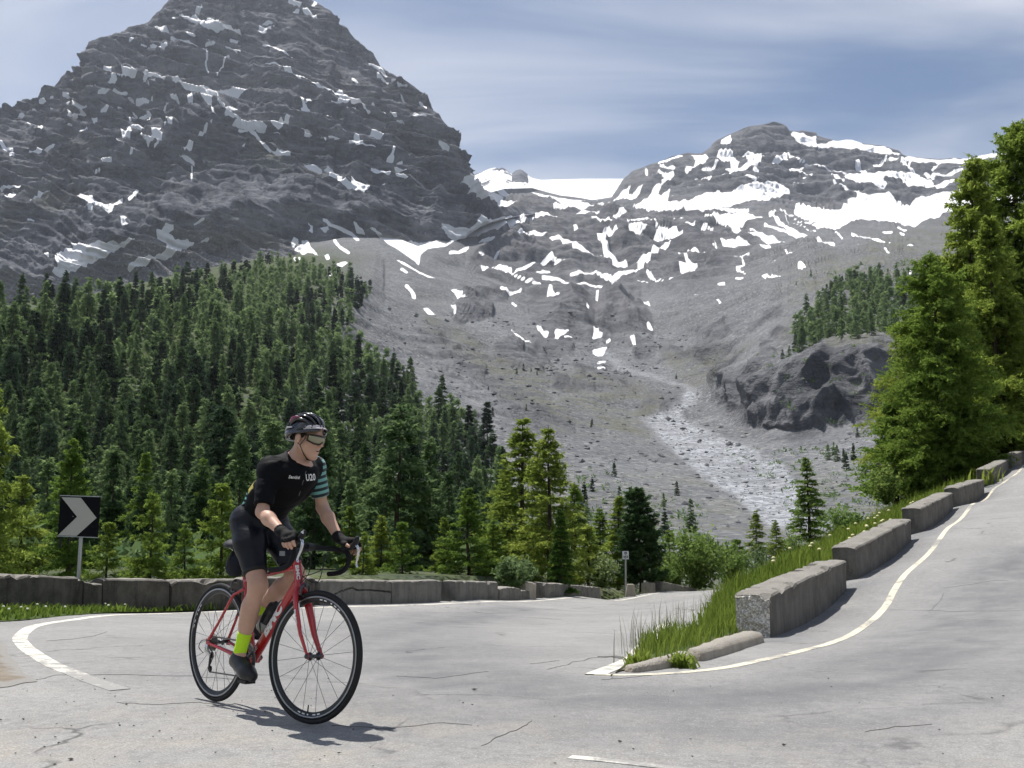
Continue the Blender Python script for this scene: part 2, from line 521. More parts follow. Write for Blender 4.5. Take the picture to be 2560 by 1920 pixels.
def ribbon(name, pts, width, mat, dz=0.004, parent=None, jag=0.0, sub=0.12, wfun=None):
    """Flat strip that follows the ground along plan points."""
    line = []
    for a, b in zip(pts[:-1], pts[1:]):
        n = max(1, int((Vector(b[:2]) - Vector(a[:2])).length / sub))
        for k in range(n): line.append(Vector(a[:2]).lerp(Vector(b[:2]), k / n))
    line.append(Vector(pts[-1][:2]))
    vs, fs = [], []
    N = len(line)
    for i, p in enumerate(line):
        tg = (line[min(i + 1, N - 1)] - line[max(i - 1, 0)]).normalized(); nn = Vector((-tg.y, tg.x))
        w = width * (wfun(i / (N - 1)) if wfun else 1.0) / 2
        p2 = p + nn * random.uniform(-jag, jag)
        for k in (-1, -.96, 0, .96, 1):
            q = p2 + nn * (k * w); vs.append((q.x, q.y, 0))
    vs = np.array(vs); vs[:, 2] = road_z(vs[:, :2]) + np.tile([-.003, dz, dz, dz, -.003], N)
    for i in range(N - 1):
        for k in range(4): fs.append((i * 5 + k, (i + 1) * 5 + k, (i + 1) * 5 + k + 1, i * 5 + k + 1))
    me = mk(name, vs, fs, mat); set_attr(me, 'along', np.repeat(np.linspace(0, 1, N), 5))
    return link(name, me, parent)

# ---- worn white paint
t = NT('road_paint')
wr = t.noise(9, 6, 0.7); wr2 = t.noise(1.2, 3, 0.6); wr3 = t.noise(60, 3, 0.7)
bare = t.math('MULTIPLY', t.ramp(t.math('ADD', wr, t.math('MULTIPLY', wr2, 0.6)), 0.80, 0.94), 0.9)
bare = t.math('MAXIMUM', bare, t.ramp(wr3, 0.62, 0.72, 0, 0.5))
pc = t.mix(t.ramp(wr, 0.3, 0.7), (0.60, 0.57, 0.49), (0.74, 0.71, 0.63))
pc = t.mix(bare, pc, (0.26, 0.255, 0.245))
M_PAINT = t.done(t.bsdf(pc, 0.75, 0.25, normal=t.bump(wr3, 0.3, 0.006)))
t = NT('road_paint_worn')
wr = t.noise(7, 6, 0.7); wr3 = t.noise(45, 3, 0.7)
pc = t.mix(t.ramp(t.math('SUBTRACT', t.math('ADD', wr, t.math('MULTIPLY', wr3, 0.4)), t.math('MULTIPLY', t.attr('along'), .30)), 0.50, 0.68), (0.285, 0.28, 0.268), (0.58, 0.56, 0.50))
M_PAINT2 = t.done(t.bsdf(pc, 0.8, 0.25))
t = NT('road_paint_cream')
wr = t.noise(11, 6, 0.75); wr2 = t.noise(0.9, 3, 0.6); wr3 = t.noise(60, 3, 0.7)
bare = t.ramp(t.math('ADD', wr, t.math('MULTIPLY', wr2, 0.8)), 0.86, 1.0, 0, .95)
bare = t.math('MAXIMUM', bare, t.ramp(wr3, 0.58, 0.70, 0, 0.55))
pc = t.mix(t.ramp(wr, 0.3, 0.7), (0.56, 0.51, 0.39), (0.70, 0.65, 0.52))
M_PAINT_C = t.done(t.bsdf(t.mix(bare, pc, (0.25, 0.245, 0.235)), 0.75, 0.25, normal=t.bump(wr3, 0.3, 0.006)))
M_CRACK = simple('crack_dirt', (0.125, 0.122, 0.116), 0.95, 0.1, var=0.4, scale=30)

lineA = [pg(*p) for p in ((470, 1532), (316, 1537), (181, 1550), (90, 1566), (52, 1590), (59, 1612), (90, 1638))]
far_edge = [p + Vector((.55 * (1 if i else 1), -.30, 0)) for i, p in enumerate(WALL_L)]
farA = []
for i, p in enumerate(WALL_L[8 * 7:]):
    q = WALL_L[8 * 7:]; a = q[max(i - 1, 0)]; b = q[min(i + 1, len(q) - 1)]
    tg = (b - a).normalized(); farA.append(p + Vector((tg.y, -tg.x, 0)) * 0.42)
ribbon('edge_line', list(reversed([p for p in farA])) + spline([farA[0], lineA[0]] + lineA[1:], 8)[1:], 0.135, M_PAINT, parent=road)
ribbon('edge_line', spline([pg(*p) for p in ((92, 1639), (118, 1655), (145, 1669), (190, 1687), (235, 1704), (300, 1726))], 5), 0.135, M_PAINT2, parent=road)
lineB = [pg(*p) for p in ((1486, 1687), (1583, 1688), (1715, 1681), (1846, 1663), (1977, 1634), (2082, 1606), (2160, 1567), (2213, 1517), (2239, 1470), (2281, 1420), (2333, 1370), (2396, 1302), (2475, 1234), (2560, 1163), (2640, 1100))]
ribbon('edge_line', spline(lineB, 8), 0.115, M_PAINT_C, parent=road)
ribbon('edge_line', spline([pg(*p) for p in ((1488, 1688), (1525, 1672), (1565, 1655), (1592, 1636), (1622, 1605), (1665, 1560))], 6), 0.16, M_PAINT, dz=0.007, parent=road)
ribbon('centre_line', spline([pg(*p) for p in ((1425, 1893), (1520, 1903), (1620, 1915), (1760, 1932))], 5), 0.07, M_PAINT2, parent=road)
CR = [[(1198, 1863), (1245, 1840), (1290, 1822), (1330, 1802), (1406, 1771)],
      [(1640, 1866), (1767, 1868), (1924, 1860), (2082, 1858), (2155, 1850), (2168, 1831), (2239, 1816), (2330, 1812)],
      [(2239, 1590), (2260, 1572), (2281, 1553), (2323, 1527), (2350, 1508), (2362, 1475)], [(2228, 1525), (2380, 1528), (2560, 1527)],
      [(2354, 1470), (2420, 1462), (2480, 1452), (2600, 1455)], [(1290, 1528), (1400, 1522), (1531, 1511), (1640, 1519)],
      [(-60, 1722), (40, 1708), (99, 1697), (136, 1690), (300, 1688), (480, 1692), (640, 1700)], [(110, 1602), (170, 1598), (240, 1590), (270, 1580)],
      [(1000, 1690), (1090, 1696), (1160, 1688), (1260, 1672), (1400, 1650)], [(1500, 1700), (1580, 1694), (1640, 1688)],
      [(1530, 1640), (1480, 1645), (1420, 1660), (1370, 1675)], [(300, 1755), (390, 1760), (500, 1756), (560, 1766)], [(820, 1810), (960, 1822), (1100, 1805), (1180, 1812)]]
for c in CR:
    pp = [pg(*p) for p in c]
    fine_ = []
    for a, b in zip(pp[:-1], pp[1:]):
        n = max(1, int((b - a).length / 0.22)); fine_ += [a.lerp(b, k / n) + Vector((random.uniform(-.03, .03), random.uniform(-.03, .03), 0)) for k in range(n)]
    fine_.append(pp[-1]); k = 0
    while k < len(fine_) - 2:
        m = random.randint(2, 6)
        if random.random() < .72:
            ribbon('crack', fine_[k:k + m + 1], random.uniform(.003, .0065), M_CRACK, dz=0.0025, parent=road, jag=0.012, sub=0.05, wfun=lambda s: 0.15 + math.sin(math.pi * s) * random.uniform(.6, 1.3))
        k += m
ribbon('patch_seam', [pg(*p) for p in ((1500, 1642), (1540, 1640), (1588, 1654))], 0.10, M_CRACK, dz=0.005, parent=road, jag=0.02)

# ---- verge wedge between the two arms of the road
M_SOIL = None
t = NT('verge_soil')
n1 = t.noise(3.0, 6, 0.65); n2 = t.noise(26, 4, 0.7)
c1 = t.mix(t.ramp(n1, 0.35, 0.65), (0.10, 0.082, 0.055), (0.20, 0.175, 0.135))
c1 = t.mix(t.ramp(n2, 0.45, 0.7, 0, 0.6), c1, (0.27, 0.25, 0.215))
c1 = t.mix(t.math('MULTIPLY', t.attr('green'), t.ramp(n1, 0.2, 0.55, 0.5, 1.0)), c1, (0.055, 0.085, 0.022))
M_SOIL = t.done(t.bsdf(c1, 0.95, 0.1, normal=t.bump(n2, 0.6, 0.03)))
kerb_px = ((1572, 1681), (1640, 1671), (1735, 1652), (1810, 1629), (1884, 1605))
kerb = [pg(*p) for p in kerb_px]
right_b = [Vector((.70, 7.55, 0))] + [k + Vector((-.06, .06, 0)) for k in kerb] + [p + Vector((-.30, .16, 0)) for p in WALL_R[10:]]
left_b = [Vector((.70, 7.57, 0))] + [pg(*p) for p in ((1588, 1640), (1620, 1606))] + [Vector(p) for p in ((2.2, 13.4, 0), (3.5, 19, 0), (5.5, 27, 0), (9.2, 38, 0), (15.5, 54, 0), (22, 69, 0))]
def resample(line, n):
    line = [Vector((p[0], p[1], 0)) for p in line]
    L = [0]
    for a, b in zip(line[:-1], line[1:]): L.append(L[-1] + (b - a).length)
    out = []
    for s in np.linspace(0, 1, n) ** 1.6 * L[-1]:
        k = min(max(np.searchsorted(L, s) - 1, 0), len(line) - 2)
        tt = (s - L[k]) / max(1e-9, L[k + 1] - L[k]); out.append(line[k].lerp(line[k + 1], min(1, max(0, tt))))
    return out
NB, KB = 150, 22
rb, lb = resample(spline(right_b, 4), NB), resample(spline(left_b, 4), NB)
V = np.zeros((NB, KB, 3)); green = np.zeros((NB, KB))
for i in range(NB):
    a, b = np.array(rb[i]), np.array(lb[i])
    w = np.hypot(*(a - b)[:2]); za, zb = gz(*a[:2]), gz(*b[:2])
    for k in range(KB):
        s = k / (KB - 1); p = a + (b - a) * s
        hump = math.sin(math.pi * s) * min(0.55, 0.05 * w) + 0.012
        V[i, k] = (p[0], p[1], max(za + (zb - za) * s + hump, gz(p[0], p[1]) + 0.012))
        green[i, k] = min(1, max(0, (s - 0.12) * 5)) * min(1, i / 16) if i < 60 else 1
V[..., 2] += 0.035 * fbm(V * 1.6, 3, 9) * np.clip(np.minimum(np.arange(KB), KB - 1 - np.arange(KB)) / 2, 0, 1)
bank_V = V
bank_me = mk('verge', V.reshape(-1, 3), grid_faces(NB, KB), M_SOIL, smooth=True)
set_attr(bank_me, 'green', green)
verge = tag(link('verge', bank_me), kind='structure')

# ---- left roadside strip in front of the wall
ls_out = [p for p in WALL_L if 11.4 < p.y < 21.5]
ls_in = [pg(*p) for p in ((-330, 1585), (-200, 1568), (0, 1555), (80, 1549), (160, 1541), (260, 1534), (340, 1529), (420, 1526))]
ro, li = resample(ls_out, 60), resample(spline([Vector((p.x, p.y, 0)) for p in ls_in], 4), 60)
V = np.zeros((60, 8, 3))
for i in range(60):
    for k in range(8):
        p = ro[i].lerp(li[i], k / 7); V[i, k] = (p.x, p.y, gz(p.x, p.y) + 0.008 + 0.02 * math.sin(math.pi * k / 7))
strip_V = V
me = mk('roadside_strip', V.reshape(-1, 3), grid_faces(60, 8), M_SOIL, smooth=True)
set_attr(me, 'green', np.ones(480))
tag(link('roadside_strip', me), kind='structure')

# ---- brown grit at the left edge of the pull-out
t = NT('grit')
n1 = t.noise(5, 6, 0.7); n2 = t.noise(70, 3, 0.7)
c1 = t.mix(t.ramp(n1, 0.35, 0.7), (0.20, 0.165, 0.125), (0.29, 0.255, 0.21))
c1 = t.mix(t.ramp(n2, 0.5, 0.7, 0, 0.6), c1, (0.36, 0.32, 0.27))
c1 = t.mix(t.ramp(t.math('ADD', t.attr('fade'), t.math('MULTIPLY', t.math('SUBTRACT', t.noise(3.5, 5, .7), .5), 1.6)), .30, .62), (0.30, 0.29, 0.272), c1)
M_GRIT = t.done(t.bsdf(c1, 0.95, 0.1, normal=t.bump(n2, 0.8, 0.02)))
gp_out = [pg(*p) for p in ((-10, 1600), (18, 1622), (30, 1650), (58, 1680), (86, 1700), (70, 1708), (20, 1716), (-60, 1722), (-200, 1722), (-330, 1700), (-400, 1650), (-300, 1612), (-140, 1598), (-10, 1600))]
cen = pg(-160, 1670)
vs = [(cen.x, cen.y, gz(cen.x, cen.y) + 0.03)]; fs = []
ring = spline([Vector((p.x, p.y, 0)) for p in gp_out], 6)
nr = len(ring)
for kk, sc_ in enumerate((0.33, 0.66, 0.9, 1.0)):
    for j, p in enumerate(ring):
        q = Vector((cen.x, cen.y, 0)).lerp(p, sc_ * (1 + 0.025 * math.sin(j * .55)))
        vs.append((q.x, q.y, float(road_z(np.array([[q.x, q.y]]))[0]) + (0.022, 0.016, 0.009, 0.004)[kk]))
for j in range(nr - 1): fs.append((0, 1 + j, 2 + j))
for kk in range(3):
    for j in range(nr - 1):
        a = 1 + kk * nr + j; fs.append((a, a + nr, a + nr + 1, a + 1))
me = mk('gravel_patch', vs, fs, M_GRIT, smooth=True)
set_attr(me, 'fade', [1.0] + [q for q in (1.0, .85, .35, 0.0) for _ in range(nr)])
tag(link('gravel_patch', me), kind='structure')

# ================================================================== concrete
def concrete(name, light, dark, moss=0.0, stain=1.0, top=(0.34, 0.32, 0.285)):
    t = NT(name)
    co = t.tc()
    n1 = t.noise(2.2, 6, 0.65); n2 = t.noise(40, 4, 0.7)
    st = t.noise(5, 5, 0.65, vec=t.mapping(co, (1, 1, 0.12)))
    c = t.mix(t.ramp(n1, 0.3, 0.7), dark, light)
    c = t.mix(t.ramp(st, 0.48, 0.72, 0, 0.65 * stain), c, tuple(k * 0.38 for k in dark))
    c = t.mix(t.ramp(n2, 0.5, 0.72, 0, 0.45), c, tuple(min(1, k * 1.35) for k in light))
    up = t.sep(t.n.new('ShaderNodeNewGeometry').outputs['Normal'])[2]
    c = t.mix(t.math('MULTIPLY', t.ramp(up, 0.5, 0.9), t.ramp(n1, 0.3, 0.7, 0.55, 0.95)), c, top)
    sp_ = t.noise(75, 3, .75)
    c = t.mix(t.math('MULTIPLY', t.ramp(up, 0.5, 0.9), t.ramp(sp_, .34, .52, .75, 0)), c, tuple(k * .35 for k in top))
    if moss: c = t.mix(t.ramp(t.noise(9, 5, 0.7), 0.58, 0.7, 0, moss), c, (0.13, 0.13, 0.05))
    pit = t.voronoi(55)
    h = t.math('ADD', t.math('MULTIPLY', n2, 0.8), t.math('MULTIPLY', pit, 0.5))
    return t.done(t.bsdf(c, 0.93, 0.15, normal=t.bump(h, 0.6, 0.02)))
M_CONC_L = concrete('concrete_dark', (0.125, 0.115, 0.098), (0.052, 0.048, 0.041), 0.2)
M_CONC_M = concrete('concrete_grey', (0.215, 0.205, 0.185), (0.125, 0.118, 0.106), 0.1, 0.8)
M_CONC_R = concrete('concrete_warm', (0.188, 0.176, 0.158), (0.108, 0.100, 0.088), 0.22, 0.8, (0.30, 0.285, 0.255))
M_CONC_W = concrete('concrete_pale', (0.40, 0.36, 0.30), (0.30, 0.26, 0.21), 0.0, 0.4)
t = NT('rough_aggregate')
vv = t.voronoi(48, out=1); ve = t.voronoi(48)
c = t.mix(t.ramp(t.sep(vv)[0], 0.1, 0.9), (0.46, 0.435, 0.39), (0.80, 0.76, 0.70))
c = t.mix(t.ramp(ve, 0.4, 0.9), c, (0.30, 0.28, 0.25))
M_AGG = t.done(t.bsdf(c, 0.95, 0.15, normal=t.bump(ve, 0.6, 0.02)))

def block(name, a, b, thick, hgt, mat, side, seed, lip=0.0, rough=0.008, broken=None, crack=None, base=-0.12, end_mat=None, hb=None):
    """Cast block standing on the ground from plan point a to b; its road face lies on a-b, the body on the given side."""
    rs = np.random.default_rng(seed)
    a, b = Vector((a.x, a.y, 0)), Vector((b.x, b.y, 0))
    L = (b - a).length; tg = (b - a).normalized(); nn = Vector((-tg.y, tg.x, 0)) * side
    step = 0.05 if crack else 0.09
    n = max(4, int(L / step))
    prof = [(0.0, base), (0.0, 0.0)] + [(0.0, hgt * k) for k in (0.15, 0.3, 0.45, 0.55, 0.65, 0.75, 0.84)]
    prof += [(-lip, hgt * 0.86), (-lip, hgt * 0.95), (0.025 - lip, hgt * 0.995), (thick * 0.3, hgt * 1.01), (thick * 0.6, hgt * 1.01), (thick - 0.03 + lip, hgt * 0.995), (thick + lip, hgt * 0.94), (thick, hgt * 0.85), (thick, hgt * 0.3), (thick, base)]
    m = len(prof)
    z0 = gz(a.x, a.y); z1 = gz(b.x, b.y)
    V = np.zeros((n + 1, m, 3)); base_z = []
    for i in range(n + 1):
        s = i / n; e = 0.0
        if i in (0, n): e = 0.02
        p = a + tg * (L * s)
        z = z0 + (z1 - z0) * s
        hs = 1.0 if hb is None else (hb[0] + (hb[1] - hb[0]) * s)
        top = 1.0
        if broken: top = max(0.25, np.interp(s, broken[0], broken[1]))
        for j, (o, h_) in enumerate(prof):
            o2 = o + (e if o < thick / 2 else -e); h2 = h_ if h_ < 0 else h_ * hs * top - (e if h_ > hgt * 0.8 else 0)
            q = p + nn * o2; V[i, j] = (q.x, q.y, z + h2)
    nz = fbm(V * 7 + seed, 3, seed % 50)
    nz2 = fbm(V * 1.6 + seed, 2, seed % 31)
    V[..., 2] += np.where(np.arange(m)[None] > 1, (rough * nz + rough * 1.6 * nz2), 0)
    nv = np.array(nn)[:2]
    V[..., :2] += (rough * nz)[..., None] * nv
    # chipped top edges
    chip = np.clip(fbm(np.stack([V[..., 0] * 3, V[..., 1] * 3, V[..., 2] * 0], -1), 3, seed % 77) - 0.24, 0, 1) * 0.26
    for j, (o, h_) in enumerate(prof):
        if h_ > hgt * 0.84 and (o < 0.05 or o > thick - 0.05): V[:, j, 2] -= chip[:, j]; V[:, j, :2] += (chip[:, j] * (0.6 if o < .05 else -.6))[:, None] * nv
    if crack:
        hh = (V[..., 2] - (z0 + (z1 - z0) * np.linspace(0, 1, n + 1))[:, None])
        for i in range(n + 1):
            hc = np.interp(i / n, crack[0], crack[1])
            if hc <= 0: continue
            # a real crevice: pull the nearest rings of the face together and inwards
            js = [j for j in range(2, 9)]
            j0 = min(js, key=lambda j: abs(hh[i, j] - hc))
            V[i, j0, 2] += hc - hh[i, j0]
            V[i, j0, :2] += nv * 0.09
            V[i, j0 - 1, 2] = max(V[i, j0 - 1, 2], V[i, j0, 2] - 0.022 - 0.015 * abs(math.sin(i * 1.7)))
            V[i, j0 + 1, 2] = min(V[i, j0 + 1, 2], V[i, j0, 2] + 0.015 + 0.012 * abs(math.sin(i * 2.3)))
    verts = V.reshape(-1, 3); org = np.array([a.x, a.y, z0])
    faces = [tuple(f) for f in grid_faces(n + 1, m)]
    mats = [mat] + ([end_mat] if end_mat else [])
    cap0 = tuple(range(m)); cap1 = tuple(n * m + k for k in range(m))[::-1]
    me = mk(name, verts - org, faces + [cap0, cap1], mats)
    if end_mat: me.polygons[len(faces)].material_index = 1
    bm = bmesh.new(); bm.from_mesh(me)
    bmesh.ops.recalc_face_normals(bm, faces=bm.faces)
    if end_mat:
        # broken end face: fan it and roughen it
        f0 = [f for f in bm.faces if f.material_index == 1]
        r_ = bmesh.ops.triangulate(bm, faces=f0)
        fe = r_['faces']
        ed = list({e for f in fe for e in f.edges if all(g.material_index == 1 for g in e.link_faces)})
        bmesh.ops.subdivide_edges(bm, edges=ed, cuts=6, use_grid_fill=True)
        for v in {v for f in bm.faces if f.material_index == 1 for v in f.verts if all(g.material_index == 1 for g in v.link_faces)}:
            v.co += Vector((rs.uniform(-.02, .02), rs.uniform(-.035, .02), rs.uniform(-.012, .012)))
    bm.to_mesh(me); bm.free()
    return link(name, me, loc=tuple(org))

ORD = ['nearest', 'second', 'third', 'fourth', 'fifth', 'sixth', 'farthest']
RBK = [(1930, 2119, 1580), (2143, 2278, 1400), (2305, 2381, 1319), (2400, 2458, 1254), (2476, 2519, 1205), (2531, 2572, 1168), (2582, 2625, 1140)]
RLAB = ['long concrete barrier block with broken pebbly end beside the stone kerb and tall grass',
        'long concrete barrier block with speckled top, second up the climbing road from the kerb',
        'concrete barrier block with worn top, third up the climbing road, before the first leafy gap',
        'concrete barrier block between the two leafy gaps, fourth up the climbing road',
        'short concrete barrier block beyond the second leafy gap, fifth up the climbing road',
        'concrete barrier block at the right picture edge below the dark larch trunks',
        'topmost concrete barrier block on the climbing road, cut by the right picture edge']
for i, (u0, u1, v0) in enumerate(RBK):
    a, b = on_line(u0, WALL_R, v0), on_line(u1, WALL_R, v0 - 100)
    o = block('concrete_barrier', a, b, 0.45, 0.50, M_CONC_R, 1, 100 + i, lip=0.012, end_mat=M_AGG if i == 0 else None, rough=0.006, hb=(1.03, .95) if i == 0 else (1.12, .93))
    tag(o, RLAB[i], 'barrier', 'concrete blocks along the climbing road')

LBK = [(-960, -120, 1.0, 'dark stained concrete wall block running out of the left picture edge', {}),
       (-114, 208, 1.0, 'long stained concrete wall block in front of the chevron sign', {}),
       (211, 256, 0.93, 'short broken wall piece with chipped top below the chevron sign post', dict(broken=([0, .5, 1], [.98, .86, .93]), rough=.02)),
       (258, 424, 1.0, 'stained concrete wall block right of the chipped piece, above the clover strip', {}),
       (430, 600, 1.0, 'concrete wall block behind the rear wheel of the bicycle', {}),
       (604, 788, 1.02, 'pale topped concrete wall block behind the red bicycle frame', {}),
       (802, 979, 1.02, 'concrete wall block split by a long jagged crack, right of the front wheel', dict(crack=([0, .12, .3, .42, .5, .62, .8, 1.0], [.16, .18, .30, .36, .30, .31, .29, .26]))),
       (981, 1097, 1.02, 'concrete wall block with a fine vertical crack, right of the split block', {}),
       (1101, 1127, 0.98, 'narrow leaning concrete piece with lichen, between two long wall blocks', dict(rough=.016)),
       (1140, 1246, 1.0, 'concrete block with rounded ends left of the broken low block', {}),
       (1251, 1326, 0.74, 'low concrete block with jagged broken top below the pale shrub', dict(broken=([0, .2, .45, .7, 1], [.86, .98, 1.02, .8, .72]), rough=.02)),
       (1331, 1357, 0.98, 'pale upright concrete stub left of the long crumbling block', {}),
       (1364, 1502, 0.98, 'long crumbling topped concrete block left of the small kilometre sign', dict(rough=.02)),
       (1504, 1519, 0.92, 'pale concrete stub at the right end of the crumbling block', {}),
       (1635, 1650, 0.86, 'small pale concrete stub left of the farthest long block', {}),
       (1653, 1743, 1.0, 'farthest long concrete block below the big round bush', {})]
LDV = {8: 0.25, 11: 0.2, 13: 0.25, 14: 0.2}
for i, (u0, u1, hs, lab, kw) in enumerate(LBK):
    a, b = on_line(u0, WALL_L, 1510), on_line(u1, WALL_L, 1495)
    if i in LDV:
        off = (b - a).normalized(); off = Vector((-off.y, off.x, 0)) * LDV[i]; a += off; b += off
    m = M_CONC_L if i < 6 else (M_CONC_W if i in (11, 13, 14) else M_CONC_M)
    kw = dict(kw); kw.setdefault('rough', 0.011)
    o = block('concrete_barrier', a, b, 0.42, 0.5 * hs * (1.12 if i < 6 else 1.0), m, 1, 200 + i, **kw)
    tag(o, lab, 'barrier', 'concrete blocks along the lower road')
# tapered marker stub by the small sign
mb = MB(); p = on_line(1577, WALL_L, 1480)
mb.box((0, .1, .2), (.50, .40, .75), taper=(.58, .7))
o = mb.build('concrete_stub', M_CONC_W, loc=(p.x, p.y, p.z - .05))
bv = o.modifiers.new('bevel', 'BEVEL'); bv.width = .03; bv.segments = 2
tag(o, 'pale tapered concrete stub standing at the foot of the small kilometre sign', 'bollard')

# ---- kerb stones at the tip of the verge
kl = spline([Vector((p.x, p.y, 0)) for p in kerb], 10)
def kerb_stone(pts, w0, w1, h0, h1, seed):
    vs, fs = [], []; n = len(pts)
    for i, p in enumerate(pts):
        tg = (pts[min(i + 1, n - 1)] - pts[max(i - 1, 0)]).normalized(); nn = Vector((-tg.y, tg.x, 0))
        s = i / (n - 1); w = w0 + (w1 - w0) * s; h = h0 + (h1 - h0) * s
        if i in (0, n - 1): w *= .85; h *= .8
        g = gz(p.x, p.y)
        for o, zz_ in ((-w * .55, -.05), (-w * .5, h * .6), (-w * .36, h * .95), (0, h * 1.04), (w * .4, h), (w * .5, h * .8), (w * .5, -.05)):
            q = p + nn * o; vs.append((q.x, q.y, g + zz_))
    vs = np.array(vs); vs += 0.012 * np.stack([fbm(vs * 6 + seed + k, 3, seed) for k in range(3)], -1)
    faces = [tuple(f) for f in grid_faces(n, 7)] + [tuple(range(7))[::-1], tuple((n - 1) * 7 + k for k in range(7))]
    return vs, faces
for k, (i0, i1, w0, w1, h0, h1, lab) in enumerate(((0, 20, .09, .15, .045, .09, 'low pale kerb stone at the painted tip of the grassy verge'),
                                                 (20, 41, .15, .26, .09, .125, 'wide pale kerb stone ending at the first barrier block'))):
    vs, fs = kerb_stone(kl[i0:i1], w0, w1, h0, h1, 40 + k)
    me = mk('kerb_stone', vs, fs, M_CONC_W, smooth=True)
    bm = bmesh.new(); bm.from_mesh(me); bmesh.ops.recalc_face_normals(bm, faces=bm.faces); bm.to_mesh(me); bm.free()
    tag(link('kerb_stone', me), lab, 'kerb stone', 'kerb stones at the verge tip')

# ================================================================== signs
M_ALU = simple('galvanised_steel', (0.42, 0.43, 0.44), 0.45, 0.5, 0.85, var=0.2, scale=9)
M_SBLK = simple('sign_black', (0.004, 0.004, 0.006), 0.6, 0.1, var=0.3)
M_SWHT = simple('sign_reflective', (0.46, 0.44, 0.40), 0.55, 0.4, var=0.06, scale=6)
M_DARKST = simple('dark_steel', (0.03, 0.03, 0.032), 0.6, 0.3, 0.5)
d_s = 18.4
pc_ = at(198, 1291, d_s); pb = at(197, 1440, d_s)
W_, H_ = 113 / FPX * d_s, 100 / FPX * d_s
root = tag(empty('chevron_sign', (pc_.x, pc_.y, pb.z - .9), R(-14)), 'square black sign with a pale chevron arrow pointing right, behind the left wall', 'road sign')
cz = pc_.z - (pb.z - .9)
rt = Euler((0, R(1.6), 0)).to_matrix()
MB().tube([(0.0, .045, -.3), (0.03, .045, cz + H_ * .42)], .032, 12).build('post', M_ALU, root)
mb = MB(); mb.box((0, 0, cz), (W_, .022, H_), rot=rt); pan = mb.build('panel', M_SBLK, root)
for dx_, dz_, sx, sz in ((0, H_ / 2, W_ + .02, .014), (0, -H_ / 2, W_ + .02, .014)):
    mb = MB(); mb.box(Vector((0, 0, cz)) + rt @ Vector((dx_, -.001, dz_)), (sx, .034, sz), rot=rt); mb.build('panel_rim', M_ALU, pan)
ar = [(-.47, .46), (.02, .46), (.45, -.02), (-.02, -.48), (-.49, -.48), (-.04, -.01)]
vs = [Vector((0, 0, cz)) + rt @ Vector((x * W_, -.0145, z * H_)) for x, z in ar] + [Vector((0, 0, cz)) + rt @ Vector((x * W_, -.0125, z * H_)) for x, z in ar]
fs = [(0, 1, 2, 5), (5, 2, 3, 4), (6, 11, 8, 7), (11, 10, 9, 8)] + [(i, i + 6, (i + 1) % 6 + 6, (i + 1) % 6) for i in range(6)]
link('arrow', mk('arrow', vs, fs, M_SWHT), pan)
for dz_ in (-.18, .18): MB().box((0.01, .03, cz + dz_), (.16, .035, .05)).build('bracket', M_ALU, root)
mb = MB(); mb.lathe([(0, -.013), (.008, -.016), (.009, -.011)], c=(-.09 * W_ * 1.6, -.001, cz), axis='y', seg=8); mb.build('bolt', M_ALU, pan)
MB().box((-W_ * .47, .02, cz - H_ * .63), (.035, .02, .20)).build('rear_stay', M_DARKST, root)

d_k = 47.0
p0 = at(1564, 1388, d_k); pz = at(1564, 1465, d_k)
root = tag(empty('kilometre_sign', (p0.x, p0.y, pz.z - .3), 0), 'small white plate with dark figures on a thin grey post behind the lower road', 'road sign')
hz = p0.z - pz.z + .3
MB().tube([(-.03, .03, -.3), (0, .03, hz)], .045, 10).build('post', M_ALU, root)
M_PLATE = simple('plate_white', (0.62, 0.63, 0.65), 0.5, 0.3, var=0.05)
pl = MB(); pl.box((0, 0, hz), (.28, .02, .36)); pl = pl.build('plate', M_PLATE, root)
mb = MB()
for (x0, z0, x1, z1) in ((-.05, .11, .05, .14), (-.05, .05, -.02, .11), (.02, .05, .05, .11), (-.02, .03, .02, .06),
                         (-.09, -.13, -.07, -.02), (-.05, -.13, -.03, -.02), (-.05, -.04, .01, -.02), (-.01, -.13, .01, -.02), (.04, -.13, .06, -.02), (.04, -.04, .10, -.02), (.08, -.13, .10, -.02)):
    mb.box(((x0 + x1) / 2, -.0125, hz + (z0 + z1) / 2), (x1 - x0, .003, z1 - z0))
mb.build('figures', M_SBLK, pl)
